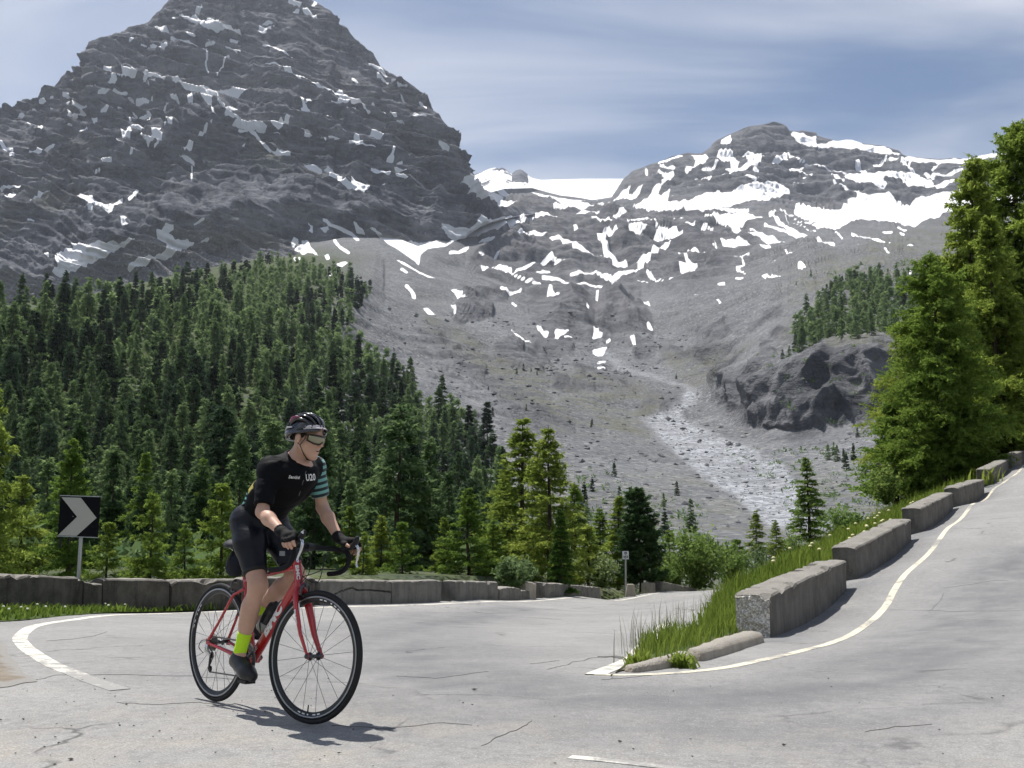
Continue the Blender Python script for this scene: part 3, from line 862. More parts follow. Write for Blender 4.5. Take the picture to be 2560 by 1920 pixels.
# ================================================================== snow and cover masks, laid out on the sight lines of the slopes
K = 0.28933
CROP = {1: (0, 0), 2: (640, 0), 3: (0, 400), 4: (640, 400), 5: (1280, 250), 6: (1840, 250), 7: (1200, 600)}
SNOW = {
1: '''p 1530 130 1620 140 1700 160 1740 190 1800 185 1870 205 1990 225 2010 255 2085 270 2080 310 1990 280 1900 270 1850 285 1800 260 1740 240 1700 210 1600 165
20 1700 100 1740 80
8 1480 150 1560 200
10 1360 270 1450 285
14 1480 335 1560 345 1620 355 1700 400 1780 445
10 1620 300 1680 325
9 1220 400 1280 405
9 1300 405 1380 415 1450 405
7 1490 398 1540 395
10 1120 360 1150 355
9 1790 350 1840 360
9 1780 385 1850 390
18 1950 410 2000 430 2060 460
20 1960 500 1970 480
7 1950 520 1900 610 1880 660
8 1790 480 1780 560 1800 640
9 1990 360 2050 375
p 850 620 900 605 960 615 960 635 900 635
p 960 630 1060 640 1120 610 1160 605 1170 630 1230 635 1300 630 1380 655 1450 690 1420 700 1330 665 1260 660 1210 640 1170 660 1110 670 1040 670 950 685 1040 655
12 940 720 985 705
20 1250 720 1280 735
12 1240 685 1330 690
p 1470 690 1530 690 1620 745 1720 765 1820 770 1900 795 2010 800 2070 790 2150 780 2140 800 2040 840 2010 825 1900 835 1840 840 1820 920 1790 915 1700 840 1730 820 1620 780 1540 730
14 980 785 1030 815 1090 820
10 840 800 890 800
7 820 745 890 790
9 900 810 950 795
9 1110 850 1150 870
24 1190 880 1270 880
10 1300 880 1315 865
14 550 820 610 825
12 640 830 660 805
9 410 865 460 850
10 345 890 395 885
7 580 860 650 865
22 640 900 700 930 760 935
22 620 1005 680 975 730 970
16 440 955 520 970
14 280 945 300 945
12 155 1005 205 1000
14 880 950 915 950
9 1020 940 1060 945
p 770 1020 845 1010 840 1050 790 1080 805 1045
10 690 1040 735 1045
14 590 1080 620 1085
9 690 1135 760 1110
8 240 1060 370 1090
14 340 1110 370 1110
14 1130 1040 1190 1025 1300 995
8 1150 970 1185 1010
9 1410 940 1460 905
16 1490 860 1550 890
10 1635 890 1670 870
9 1270 1045 1310 1040
p 1090 1095 1180 1090 1200 1105 1290 1090 1190 1150 1140 1165 1080 1205 1050 1190 1065 1150 1050 1125 1090 1140 1130 1140
p 1440 1030 1480 1005 1520 1010 1490 1060 1480 1095 1440 1115 1460 1060
p 1310 1130 1390 1100 1370 1150 1420 1140 1390 1190 1420 1200 1350 1230 1280 1255 1280 1220 1250 1230 1245 1190 1280 1165 1330 1160
9 1335 1265 1400 1220
10 1000 1225 1045 1250
14 1130 1330 1155 1280
24 1730 1180 1745 1160
16 1770 1130 1775 1090
10 1800 1060 1825 1040
p 1600 1265 1640 1235 1670 1250 1640 1330 1600 1330 1570 1290
p 1540 1330 1600 1345 1680 1400 1685 1430 1650 1400 1590 1380
8 1660 1440 1655 1560
p 240 1320 300 1290 340 1285 400 1270 485 1245 460 1280 400 1295 340 1325 280 1325
14 90 1335 115 1335
20 10 1230 40 1280 100 1290
p 870 1370 910 1385 985 1375 960 1410 930 1425 900 1405
8 800 1490 860 1460
8 2080 1275 2115 1245
p 1960 1055 2010 1060 2060 1045 2212 1070 2212 1110 2150 1120 2080 1095 2040 1105
14 1950 990 2030 1030 2080 1050
20 2070 1145 2160 1140 2212 1180
10 1890 880 1940 915
10 1930 935 2050 965
8 1840 960 1870 990''',
2: '''p 0 255 60 240 130 235 160 195 155 220 90 290 60 300
p 20 205 90 180 160 195 110 205 60 215
24 290 30 370 40
16 480 50 520 25
12 400 95 460 115 520 155
14 330 105 360 105
14 80 550 170 550 260 600 340 650 380 690
7 60 395 130 400 230 440 320 505
9 380 660 460 690 560 760 640 780
p 650 785 740 795 800 845 870 860 940 905 850 915 800 890 740 850
14 660 890 740 880 800 890
12 690 930 780 930 850 940
10 930 920 980 980
12 1000 910 1060 960 1120 990
16 1170 975 1205 1010
16 1220 1050 1270 1058
16 990 570 1080 610 1125 665 1100 640
14 1050 640 1100 690 1140 725
12 1180 705 1210 705
12 1230 735 1300 740
7 830 680 880 715
8 1260 850 1280 880
8 1350 900 1390 905
8 1430 915 1460 945
p 1340 1010 1380 985 1460 1015 1470 1040 1400 1030
p 1570 1245 1650 1265 1680 1290 1640 1310 1600 1280
12 1625 1225 1640 1225
10 390 850 420 920 450 950
10 440 900 465 860
p 380 930 430 910 460 950 520 985 460 965 400 955
8 500 980 630 1025
p 140 1085 190 1080 180 1045 220 1020 240 1050 270 1010 300 1025 260 1080 290 1095 190 1120
p 0 1065 60 1085 110 1095 60 1130 0 1125
12 390 1105 460 1130
16 430 1180 480 1180
9 530 1175 600 1210
9 640 1195 720 1205
10 750 1105 780 1130
p 840 1175 880 1170 930 1240 1030 1270 1030 1285 940 1260 900 1250 800 1245 810 1225 880 1235
8 950 1160 990 1165
12 1010 1160 1075 1185
14 1160 1370 1190 1310
22 1150 1365 1180 1370
14 1230 1400 1260 1400
10 160 1155 215 1170
p 110 1300 170 1310 250 1285 300 1315 290 1385 200 1350
14 0 1180 60 1250 120 1300
p 390 1415 450 1440 500 1425 570 1475 570 1505 460 1470
p 580 1470 650 1455 690 1490 760 1560 830 1590 830 1540 900 1590 960 1595 990 1630 920 1655 830 1640 700 1560
18 1000 1470 1080 1490 1150 1505
p 1190 1460 1250 1460 1320 1475 1260 1485 1210 1495
10 1210 1515 1310 1540
8 1020 1605 1110 1600''',
3: '''p 450 745 470 790 540 790 660 730 680 715 760 735 860 705 980 695 1030 725 1120 680 1170 670 1080 740 980 800 860 860 680 940 520 1010 480 990 450 965 500 900 480 860 500 830
p 1350 605 1400 590 1430 555 1500 580 1500 610 1420 630 1480 640 1510 700 1620 675 1680 735 1560 790 1450 850 1300 880 1120 960 1100 940 1140 870 1300 830 1440 790 1440 710 1360 680
p 680 320 700 295 790 310 800 330 860 360 940 390 1000 360 1060 335 1060 360 980 400 970 450 940 460 860 400 780 370
20 780 380 780 420
20 1120 340 1180 280
p 1040 480 1100 490 1080 520 1120 570 1050 560
p 250 355 320 310 360 260 430 250 370 300 310 340
14 0 245 130 235 170 250
p 40 320 120 290 140 310 70 335
10 1680 550 1760 515
10 1740 700 1800 685
16 400 820 420 830
8 240 510 290 525''',
4: '''p 840 530 880 550 920 600 960 660 1040 740 1180 850 1290 900 1400 960 1480 1000 1570 1030 1480 1015 1330 940 1240 890 1150 830 1040 740 940 650 870 620
p 980 580 1030 595 1100 660 1210 650 1290 690 1400 720 1520 700 1640 720 1700 690 1720 640 1880 640 1900 650 1740 690 1620 750 1480 770 1420 820 1410 900 1380 885 1330 840 1240 780 1160 740 1080 680
p 1600 540 1640 545 1750 590 1880 620 1890 650 1700 680 1640 650 1610 590
p 1750 570 1840 600 1900 540 1940 480 1990 510 2060 510 2212 480 2212 560 2060 600 1930 650 1860 620 1790 600
p 330 760 390 750 400 690 440 685 470 750 550 830 480 800 400 815 330 775
40 340 700 330 720
p 440 530 490 570 490 640 450 615 470 590
p 550 590 620 570 630 600 600 630
18 590 515 640 560 720 590 820 640 880 690
16 680 700 730 760 800 800
p 590 830 620 800 640 855 610 860
p 690 900 770 875 800 890 740 920
14 640 995 690 965
20 340 850 370 850
20 1300 1090 1340 1130 1370 1180
p 1440 1285 1480 1275 1560 1340 1490 1330
16 1260 940 1300 970
p 1650 1120 1730 1105 1790 1130 1780 1170 1840 1195 1740 1200
12 1690 1260 1730 1310
p 1930 920 2030 925 2110 915 2212 940 2212 990 2120 950 2030 930 1960 960
12 1930 795 1960 830
p 2060 840 2080 800 2100 800 2090 830
20 1680 800 1750 795 1820 765
16 1940 710 2040 680
24 2120 1120 2212 1150
50 1820 200 1880 250 1960 290 2100 340
26 1900 210 2060 240 2160 300
30 2100 385 2212 370''',
5: '''p 0 1010 100 990 260 990 350 1000 480 985 470 1010 250 1020 100 1060 0 1080
p 150 790 260 810 380 840 470 860 540 880 620 910 800 915 870 910 640 940 450 960 480 910 400 880 280 850
20 360 940 470 950
p 950 800 1030 740 1000 800 1040 810 1140 730 1100 800 1040 850 930 830 870 880 880 850
p 1040 930 1100 900 1180 830 1230 750 1310 710 1260 800 1290 820 1370 760 1340 880 1480 890 1590 830 1680 800 1790 780 1820 800 2000 740 2090 715 2212 740 2212 870 2050 860 1880 920 1700 940 1560 950 1380 970 1290 960 1190 960 1110 930
40 1310 700 1380 650
30 1270 620 1330 660 1390 650
24 1160 610 1165 650
30 1290 580 1400 590
16 1270 550 1400 510 1470 490
p 1550 475 1640 475 1710 490 1640 560 1560 600 1510 645 1490 610 1560 580 1590 530
p 1790 385 1830 330 1890 305 1900 370 1860 395
p 1760 495 1800 435 1900 430 1920 500 1970 530 1940 590 1900 600 1880 540 1830 520
p 2010 460 2080 455 2170 485 2120 560 2040 590 1900 620 1830 600 1960 580 2040 540
20 1640 600 1740 590 1780 550
14 1580 665 1700 680
20 1700 680 1730 650
12 1800 660 1890 630
24 2030 650 2100 690
10 2090 590 2130 610
p 520 1080 620 1110 600 1120 540 1110
p 730 1190 800 1110 900 1095 920 1110 830 1140 800 1220 850 1280 860 1320 930 1390 1000 1420 1000 1445 900 1430 800 1360 790 1310 780 1250
p 310 1190 400 1180 500 1210 590 1270 700 1320 790 1360 900 1440 960 1445 850 1400 700 1340 560 1300 460 1330 580 1290 400 1230
p 20 1135 120 1130 200 1130 300 1160 270 1180 180 1160 60 1150
p 1000 1110 1150 1120 1280 1090 1380 1090 1480 1150 1440 1180 1300 1210 1100 1190 1200 1185 1310 1165 1280 1140 1100 1140 1040 1160
14 1190 1040 1290 1100
12 1000 1045 1180 1030
18 690 1030 780 1050 900 1050
30 800 1010 880 1000 980 970
18 560 990 680 980 750 970
p 1620 1010 1700 990 1850 990 2000 960 2080 990 2180 1035 2050 1050 1960 1100 1850 1080 1760 1080 1740 1040 1640 1040
24 1500 960 1640 960 1800 950 2040 950
14 1400 1040 1520 1030
12 1500 1070 1580 1070
14 1740 1140 1860 1135 1980 1145
16 1640 1090 1740 1095
p 1060 1400 1160 1360 1220 1280 1310 1250 1390 1240 1300 1290 1220 1330 1190 1390 1100 1490 1060 1500 1090 1440
34 800 1530 900 1540 1000 1500 1080 1490
26 510 1510 620 1500 720 1510 820 1540
26 260 1560 400 1560 500 1600 640 1610 760 1630 900 1620
20 0 1510 100 1560 240 1590
24 30 1480 120 1450 220 1400 330 1370 450 1385
14 200 1480 330 1480
22 1170 1510 1240 1550 1300 1550
20 1060 1560 1170 1580
18 1360 1540 1400 1520
20 1460 1470 1600 1450
22 1430 1310 1520 1390 1600 1420 1720 1380
12 1350 1410 1480 1460
18 1520 1285 1620 1300 1740 1310 1860 1290
14 1740 1250 1800 1290
p 1800 1230 1900 1215 2100 1230 2212 1270 2050 1260 1900 1270 1850 1280
12 1920 1360 1990 1370 2060 1350
10 1950 1480 2010 1490
14 1990 1400 2010 1440 1940 1470
20 1790 1590 1830 1580
14 2160 1520 2212 1530''',
6: '''p 470 285 550 290 640 310 700 330 680 355 780 375 840 360 1000 360 1060 370 1100 395 1290 410 1350 450 1430 475 1300 475 1200 455 1050 430 950 410 820 405 700 425 620 400 530 350
40 1440 505 1560 525 1760 540 2000 530 2160 500 2480 480 3100 470
50 2000 560 2200 560 3100 520
24 1430 530 1500 590 1580 650
16 1500 540 1490 590
40 1640 640 1700 680
28 1700 650 1820 650 1960 610
14 1690 600 1740 580
24 1190 575 1240 570 1290 510
18 1320 515 1390 515
34 1020 535 1070 590 1140 640
p 930 650 1100 630 1300 620 1400 640 1500 640 1580 660 1650 700 1740 750 1600 750 1490 740 1440 700 1340 680 1250 670 1310 720 1280 760 1160 720 1050 715 960 690
34 1740 750 1840 720 1880 690
12 700 560 850 610 1000 640
18 830 640 930 700
22 840 715 1000 780 1050 800
18 445 460 560 530 700 580
18 450 570 520 600 580 590
10 450 625 560 635 650 665
8 580 675 610 680
8 500 710 550 712
p 300 540 370 480 440 475 450 520 360 540 320 570
p 0 760 160 715 300 710 380 740 470 790 420 830 300 860 250 890 150 870 30 880 0 860
30 60 480 140 460 240 490
40 100 560 200 520
24 0 610 100 590
8 150 600 190 620
20 80 660 170 690
p 520 890 640 930 800 955 930 935 980 910 960 860 1040 850 1050 800 1200 820 1280 820 1380 870 1480 890 1640 850 1760 820 1900 800 2000 760 3000 760 3000 900 2000 950 1800 975 1700 1020 1540 1090 1460 1075 1300 1055 1200 1060 1080 1040 960 1060 800 1105 700 1080 600 1030 500 990
8 330 960 500 1060 690 1140
10 380 950 560 1050 760 1110
40 300 980 400 1080 600 1180
24 250 1070 400 1130 540 1180
20 130 1130 250 1180 420 1230
18 110 1160 260 1210 420 1235
30 0 1230 150 1240 290 1280
14 420 1300 500 1330
18 320 1420 340 1390
p 530 1430 600 1420 600 1450 570 1480 540 1460
24 230 1530 390 1535
14 860 1130 920 1200
18 700 1200 760 1230 850 1245
14 1000 1165 1150 1195 1330 1245
18 1280 1295 1320 1320
10 1050 1240 1095 1250
p 1250 1145 1350 1125 1355 1155 1280 1160
16 1400 1100 1470 1120
22 1420 1150 1450 1160
10 1480 1255 1530 1260
12 1570 1405 1650 1400
10 1350 1415 1380 1415
20 1500 1490 1510 1505
14 10 1470 70 1490
14 60 1390 80 1440
14 0 1360 120 1360
14 0 1545 60 1540''',
7: '''20 590 450 680 460
20 920 530 930 600
24 1010 490 1010 510
16 200 440 260 460 350 440
20 280 545 310 570
p 480 740 540 780 600 800 580 825 500 790
p 630 780 700 770 780 765 740 800 680 830 650 865 620 850 660 820
14 730 835 830 830
50 980 750 1000 800
20 980 830 1050 830
p 960 965 1040 940 1100 930 1060 1000 1020 1000
16 1020 1060 1085 1060
14 1020 1100 1080 1100
20 1100 870 1120 865
24 1450 550 1465 570
8 1390 520 1440 560
24 1450 730 1480 760
p 1290 845 1330 845 1360 910 1320 885
22 280 780 330 830 370 870
14 390 870 435 885
12 2000 520 2090 550
20 2060 385 2110 375
10 1850 460 1885 460'''}
RU0, RV0, RS = -400.0, -100.0, 2.0
RW, RH = 1700, 800
def _win(us, vs, pad):
    c0 = max(0, int((min(us) - pad - RU0) / RS)); c1 = min(RW, int((max(us) + pad - RU0) / RS) + 2)
    r0 = max(0, int((min(vs) - pad - RV0) / RS)); r1 = min(RH, int((max(vs) + pad - RV0) / RS) + 2)
    return c0, c1, r0, r1
def paint(R_, pts, width=None, val=1.0, soft=2.6):
    """Add a polygon (width None) or a stroke to raster R_ as a signed-distance falloff."""
    us, vs = [p[0] for p in pts], [p[1] for p in pts]
    c0, c1, r0, r1 = _win(us, vs, (width or 0) + 14)
    if c1 <= c0 or r1 <= r0: return
    uu, vv_ = np.meshgrid(RU0 + RS * np.arange(c0, c1), RV0 + RS * np.arange(r0, r1))
    P = np.stack([uu.ravel(), vv_.ravel()], -1)
    line = list(pts) + ([pts[0]] if width is None else [])
    d, _, _ = polyline_dist(P, line)
    if width is None: d = np.where(in_poly(P, pts), -d, d)
    else: d = d - width / 2
    m = np.clip(0.5 - d / (2 * soft), 0, 1).reshape(uu.shape) * val
    R_[r0:r1, c0:c1] = np.maximum(R_[r0:r1, c0:c1], m)
def sample(R_, u, v):
    x = np.clip((u - RU0) / RS, 0, RW - 1.001); y = np.clip((v - RV0) / RS, 0, RH - 1.001)
    i, j = x.astype(int), y.astype(int); fx, fy = x - i, y - j
    return (R_[j, i] * (1 - fx) + R_[j, i + 1] * fx) * (1 - fy) + (R_[j + 1, i] * (1 - fx) + R_[j + 1, i + 1] * fx) * fy
SN = np.zeros((RH, RW), np.float32)
for c, txt in SNOW.items():
    ox, oy = CROP[c]
    for ln in txt.split('\n'):
        w = ln.split(); nums = [float(q) for q in w[1:]]
        pts = [(ox + nums[k] * K, oy + nums[k + 1] * K) for k in range(0, len(nums) - 1, 2)]
        if w[0] == 'p': paint(SN, pts)
        else: paint(SN, pts, float(w[0]) * K * (1.35 if c < 5 else 0.78) + 0.8)
VEG = np.zeros((RH, RW), np.float32)
for pts in ([(640, 345), (700, 385), (770, 420), (800, 450), (730, 430), (660, 412), (640, 400)], [(60, 480), (180, 470), (200, 500), (120, 530), (40, 560), (0, 590), (-80, 620), (-80, 560)], [(150, 340), (240, 350), (260, 370), (180, 372)],
            [(520, 580), (600, 570), (700, 600), (760, 640), (700, 660), (560, 640)], [(1040, 740), (1100, 770), (1180, 850), (1300, 930), (1420, 1010), (1300, 1010), (1150, 900), (1060, 820)],
            [(1350, 920), (1600, 960), (1660, 1010), (1620, 1100), (1400, 1080), (1250, 990)], [(1660, 900), (1800, 880), (1900, 850), (1800, 960), (1740, 980), (1690, 950)],
            [(2180, 590), (2320, 560), (2500, 560), (2500, 700), (2250, 680), (2120, 690)], [(1800, 1130), (1950, 1180), (2150, 1230), (2250, 1300), (2100, 1300), (1980, 1250)],
            [(1500, 1200), (1700, 1250), (1750, 1330), (1500, 1330)], [(2060, 640), (2200, 660), (2250, 720), (2100, 760), (2000, 720)], [(700, 610), (850, 640), (900, 720), (840, 900), (760, 900), (640, 700)]):
    paint(VEG, pts, soft=18)
PALE = np.zeros((RH, RW), np.float32)
paint(PALE, [(1721, 975), (1754, 988), (1740, 1012), (1705, 1036), (1720, 1058), (1770, 1078), (1846, 1110), (1949, 1154), (2010, 1235), (2080, 1322), (1993, 1330), (1922, 1315), (1879, 1282), (1846, 1248), (1770, 1203), (1700, 1148), (1640, 1083), (1602, 1046), (1673, 1034), (1705, 1015)], soft=7)
paint(PALE, [(1742, 985), (1690, 955), (1600, 930), (1540, 905), (1505, 880), (1500, 860)], 12, 0.6, soft=5)
paint(PALE, [(1060, 770), (1150, 800), (1290, 850)], 26, 0.35, soft=14)
ROCK = np.zeros((RH, RW), np.float32)
for pts in ([(1797, 1002), (1803, 929), (1870, 935), (1982, 915), (2069, 871), (2127, 860), (2260, 850), (2340, 900), (2340, 1040), (2190, 1050), (2084, 1080), (1997, 1108), (1910, 1100), (1852, 1050), (1800, 1010)],
            [(1330, 740), (1460, 730), (1500, 760), (1590, 735), (1610, 790), (1620, 830), (1560, 850), (1480, 870), (1360, 830)],
            [(1270, 500), (1700, 500), (1900, 560), (1900, 640), (1760, 720), (1560, 720), (1300, 700), (1180, 660), (1200, 560)],
            [(1220, 960), (1330, 990), (1400, 1030), (1420, 1070), (1330, 1070), (1220, 1030)], [(1620, 1030), (1630, 990), (1720, 1000), (1690, 1025)], [(1460, 930), (1560, 950), (1570, 985), (1480, 985)],
            [(1780, 300), (2600, 300), (2600, 545), (2300, 545), (2060, 560), (1940, 545), (1800, 500), (1560, 500), (1540, 440)]):
    paint(ROCK, pts, soft=30)

# ================================================================== slope material
def slope_mat(name, rock_a, rock_b, sc, lam, rag=0.8):
    t = NT(name)
    co = t.tc()
    n_big = t.noise(0.0045 * sc, 4, 0.6); n_mid = t.noise(0.03 * sc, 6, 0.68); n_fine = t.noise(0.16 * sc, 5, 0.7)
    strat = t.noise(0.035 * sc, 5, 0.7, vec=t.mapping(co, (0.22, 0.22, 1.3), (0, R(20), 0)))
    n_sp = t.voronoi(0.42 * sc, out=1)
    rock = t.mix(t.ramp(t.math('ADD', t.math('MULTIPLY', n_mid, 0.5), t.math('MULTIPLY', strat, 0.5)), 0.42, 0.60), rock_a, rock_b)
    rock = t.mix(t.ramp(n_big, 0.45, 0.7, 0, 0.35), rock, (0.165, 0.163, 0.172))
    rock = t.mix(t.ramp(n_fine, 0.55, 0.72, 0, 0.5), rock, tuple(min(1, k * 1.55) for k in rock_b))
    scree = t.mix(t.ramp(n_mid, 0.3, 0.7), (0.128, 0.135, 0.147), (0.205, 0.212, 0.224))
    scree = t.mix(t.ramp(n_big, 0.42, 0.62, 0, 0.55), scree, (0.115, 0.118, 0.124))
    scree = t.mix(t.ramp(t.sep(n_sp)[0], 0.74, 0.92, 0, 0.5), scree, (0.36, 0.355, 0.34))
    scree = t.mix(t.ramp(t.sep(n_sp)[1], 0.80, 0.95, 0, 0.55), scree, (0.055, 0.056, 0.058))
    c = t.mix(t.attr('rock'), scree, rock)
    vg = t.mix(t.ramp(n_fine, 0.35, 0.65), (0.085, 0.092, 0.052), (0.155, 0.155, 0.115))
    c = t.mix(t.math('MULTIPLY', t.attr('veg'), t.ramp(n_mid, 0.40, 0.66, 0.05, 0.75)), c, vg)
    pl = t.mix(t.ramp(t.sep(n_sp)[2], 0.2, 0.85), (0.21, 0.22, 0.235), (0.42, 0.437, 0.465))
    c = t.mix(t.math('MULTIPLY', t.attr('pale'), t.ramp(n_mid, 0.3, 0.62, 0.45, 1.0)), c, pl)
    c = t.mix(t.math('MULTIPLY', t.attr('meadow'), t.ramp(n_mid, 0.25, 0.6, 0.45, 1.0)), c, t.mix(t.ramp(n_fine, .35, .65), (0.040, 0.058, 0.022), (0.095, 0.115, 0.048)))
    e = t.math('ADD', t.attr('snow'), t.math('MULTIPLY', t.math('SUBTRACT', t.noise(0.16 * sc, 5, 0.75), 0.5), rag))
    sn = t.ramp(e, 0.40, 0.52)
    snc = t.mix(t.ramp(n_big, 0.3, 0.7), (0.76, 0.77, 0.79), (0.86, 0.86, 0.87))
    c = t.mix(sn, c, snc)
    hh = t.math('ADD', t.math('MULTIPLY', n_fine, 0.5), t.math('ADD', strat, n_mid))
    nrm = t.bump(hh, 0.9, lam)
    nb = t.n.new('ShaderNodeMix'); nb.data_type = 'VECTOR'
    geo = t.n.new('ShaderNodeNewGeometry')
    t.l.new(sn, nb.inputs[0]); t.l.new(nrm, nb.inputs[4]); t.l.new(t.vmath('NORMALIZE', t.vmath('ADD', t.vmath('MULTIPLY', geo.outputs['Normal'], (.50, .50, .50)), (0.0, 0.0, .50))), nb.inputs[5])
    return t.done(t.bsdf(c, 0.95, 0.08, normal=nb.outputs[1]))
M_PEAK = slope_mat('peak_rock', (0.052, 0.058, 0.073), (0.175, 0.182, 0.202), 0.55, 14.0, 0.45)
M_SLOPE = slope_mat('valley_slope', (0.066, 0.069, 0.078), (0.165, 0.168, 0.178), 1.0, 6.0, 0.5)

def grid_normals(P):
    du = np.gradient(P, axis=1); dv = np.gradient(P, axis=0)
    n = np.cross(du, dv); n /= np.linalg.norm(n, axis=-1, keepdims=True) + 1e-9
    flip = (n * (P - np.array([0, 0, CAMZ]))).sum(-1) > 0
    n[flip] *= -1
    return n

def blur(a, n):
    for ax in (0, 1):
        k = 2 * n + 1; pad = [(0, 0), (0, 0)]; pad[ax] = (n, n)
        c = np.cumsum(np.pad(a, pad, mode='edge'), axis=ax); z = np.zeros_like(np.take(c, [0], axis=ax))
        c = np.concatenate([z, c], axis=ax); m = a.shape[ax]
        a = (np.take(c, range(k, k + m), axis=ax) - np.take(c, range(0, m), axis=ax)) / k
    return a

def project(P):
    q = P - np.array([0, 0, CAMZ]); d = q[..., 1] * _cp + q[..., 2] * _sp; up = -q[..., 1] * _sp + q[..., 2] * _cp
    return 1280 + FPX * q[..., 0] / d, 960 - FPX * up / d

def relief(P, D, beta, lams, seed, ridged=True):
    px = D / FPX * 2.5
    h = np.zeros(P.shape[:2])
    for i, lam in enumerate(lams):
        w = smoothstep(1.4, 4.0, lam / px) * smoothstep(0.16, 0.05, lam / D)
        q = vnoise(P / lam + 31.7 * i, seed + i)
        if ridged: q = 0.55 * (1 - 2 * np.abs(q)) + 0.45 * q
        h += q * lam * w * beta
    return h

# ---- the big peak on the left
def lut(tab, u): 
    tab = sorted(tab); return np.interp(u, [a for a, _ in tab], [b for _, b in tab])
P_RIDGE = [(-700, 470), (-400, 400), (-250, 345), (-100, 305), (0, 281), (52, 262), (95, 252), (139, 220), (171, 202), (194, 191), (217, 142), (231, 111), (269, 94), (344, 64), (370, 58), (405, 23), (425, 0), (470, -28), (530, -52), (600, -75), (680, -72), (740, -42), (779, 0), (802, 12), (828, 32), (837, 52), (860, 78), (892, 110), (926, 136), (947, 165), (987, 191), (1019, 214), (1059, 237), (1077, 266), (1103, 301), (1129, 330), (1138, 353), (1142, 373), (1155, 393), (1160, 428), (1169, 451), (1175, 475), (1193, 495), (1227, 507), (1259, 516), (1300, 521), (1340, 526)]
P_FOOT = [(-700, 760), (-300, 740), (0, 760), (130, 745), (300, 700), (450, 660), (560, 640), (640, 625), (700, 625), (740, 622), (770, 600), (820, 600), (880, 600), (924, 590), (985, 600), (1045, 624), (1115, 602), (1143, 575), (1200, 548), (1280, 543), (1340, 535)]
P_YR = [(-700, 3000), (-300, 2950), (100, 3000), (230, 3100), (420, 3450), (600, 3700), (780, 3550), (900, 3350), (1019, 3120), (1100, 2950), (1142, 2850), (1169, 2800), (1230, 3000), (1290, 3350), (1340, 3800)]
P_YF = [(-700, 2000), (-300, 2100), (300, 2200), (640, 2300), (900, 2360), (1100, 2480), (1200, 2660), (1280, 3150), (1340, 3550)]
us = np.concatenate([np.arange(-700, -60, 10.0), np.arange(-60, 1341, 2.2)])
ts = np.linspace(0, 1, 400)
vr, vf, yr, yf = lut(P_RIDGE, us), lut(P_FOOT, us) + 34 * smoothstep(1300, 1100, us), lut(P_YR, us), lut(P_YF, us)
U, T_ = np.meshgrid(us, ts)
Vv = vf + (vr - vf) * T_
wv = fbm(np.stack([U / 140, T_ * 3, U * 0], -1), 3, 71) * 0.06
Tw = np.clip(T_ + wv * np.sin(np.pi * T_), 0, 1)
g = np.interp(Tw, [0, .05, .20, .27, .33, .50, .58, .64, .80, .86, 1], [0, .05, .09, .20, .27, .38, .52, .58, .70, .82, 1])
Yd = yf + (yr - yf) * g
# buttress: the lower right face is a wall
butt = smoothstep(1000, 1120, U)
Yd = yf + (yr - yf) * (g * (1 - butt) + np.clip(T_ ** 1.6, 0, 1) * butt)
P = at_np(U, Vv, Yd)
N = grid_normals(P)
edge = np.minimum(1, (1 - T_) / 0.04) * 0.75 + 0.25
strat = (P[..., 2] + 0.36 * P[..., 0] + 42 * fbm(P / 330, 3, 5)) / 62.0
fr = strat - np.floor(strat)
fr2 = (strat * 2.7 + 0.3) - np.floor(strat * 2.7 + 0.3)
step = smoothstep(0.0, 0.75, fr) - smoothstep(0.80, 1.0, fr)
step2 = smoothstep(0.0, 0.7, fr2) - smoothstep(0.75, 1.0, fr2)
ampl = 0.6 + 0.7 * fbm(P / 240, 2, 9)
fr3 = (strat * 6.1 + 0.7) - np.floor(strat * 6.1 + 0.7)
step3 = smoothstep(0.0, 0.6, fr3) - smoothstep(0.68, 1.0, fr3)
h = relief(P, Yd, 0.085, (260, 130, 65), 11) + relief(P, Yd, 0.17, (36, 20, 12, 8), 14) + (step - .5) * 40 * ampl + (step2 - .5) * 21 * ampl + (step3 - .5) * 9 * ampl
# vertical gullies
gl = 1 - 2 * np.abs(vnoise(np.stack([P[..., 0] / 75, P[..., 1] / 75, P[..., 2] / 420], -1), 23))
h += gl * 10
smooth_foot = smoothstep(0, 0.06, T_)
h *= smoothstep(1335, 1165, U)
P = P + N * (h * edge * (0.25 + 0.75 * smooth_foot))[..., None]
Us, Vs = [blur(q, 4) for q in project(P)]
snow = sample(SN, Us, Vs)
N2 = grid_normals(P)
# thin snow left on ledges high up
ledge = smoothstep(0.80, 0.93, N2[..., 2]) * smoothstep(0.25, 0.6, fbm(P / 90, 3, 33) + 0.35)
snow = np.maximum(snow, 0.62 * ledge * smoothstep(720, 420, Vv) * (vnoise(P / 45, 8) > 0.25))
rockm = smoothstep(0.0, 0.08, T_ + 0.05 * fbm(P / 60, 2, 3))
left_scree = smoothstep(700, 500, U)
rockm = rockm * (1 - left_scree) + left_scree * smoothstep(0.08, 0.24, T_ + 0.10 * fbm(P / 110, 3, 3))
vegm = sample(VEG, Us, Vs)
# the far side of the ridge
back = np.stack([P[-1] + np.array([0, 160.0 * k, -190.0 * k]) for k in (1, 2, 4)])
allP = np.concatenate([P, back]); nrw, ncl = allP.shape[:2]
def ext(a, v=0.0): return np.concatenate([a, np.full((3, a.shape[1]), v)])
me = mk('mountain_peak', allP.reshape(-1, 3), grid_faces(nrw, ncl), M_PEAK, smooth=True)
for nm, a in (('snow', ext(snow)), ('rock', ext(rockm, 1)), ('veg', ext(vegm)), ('pale', ext(vegm * 0))): set_attr(me, nm, a)
tag(link('mountain_peak', me), kind='structure')

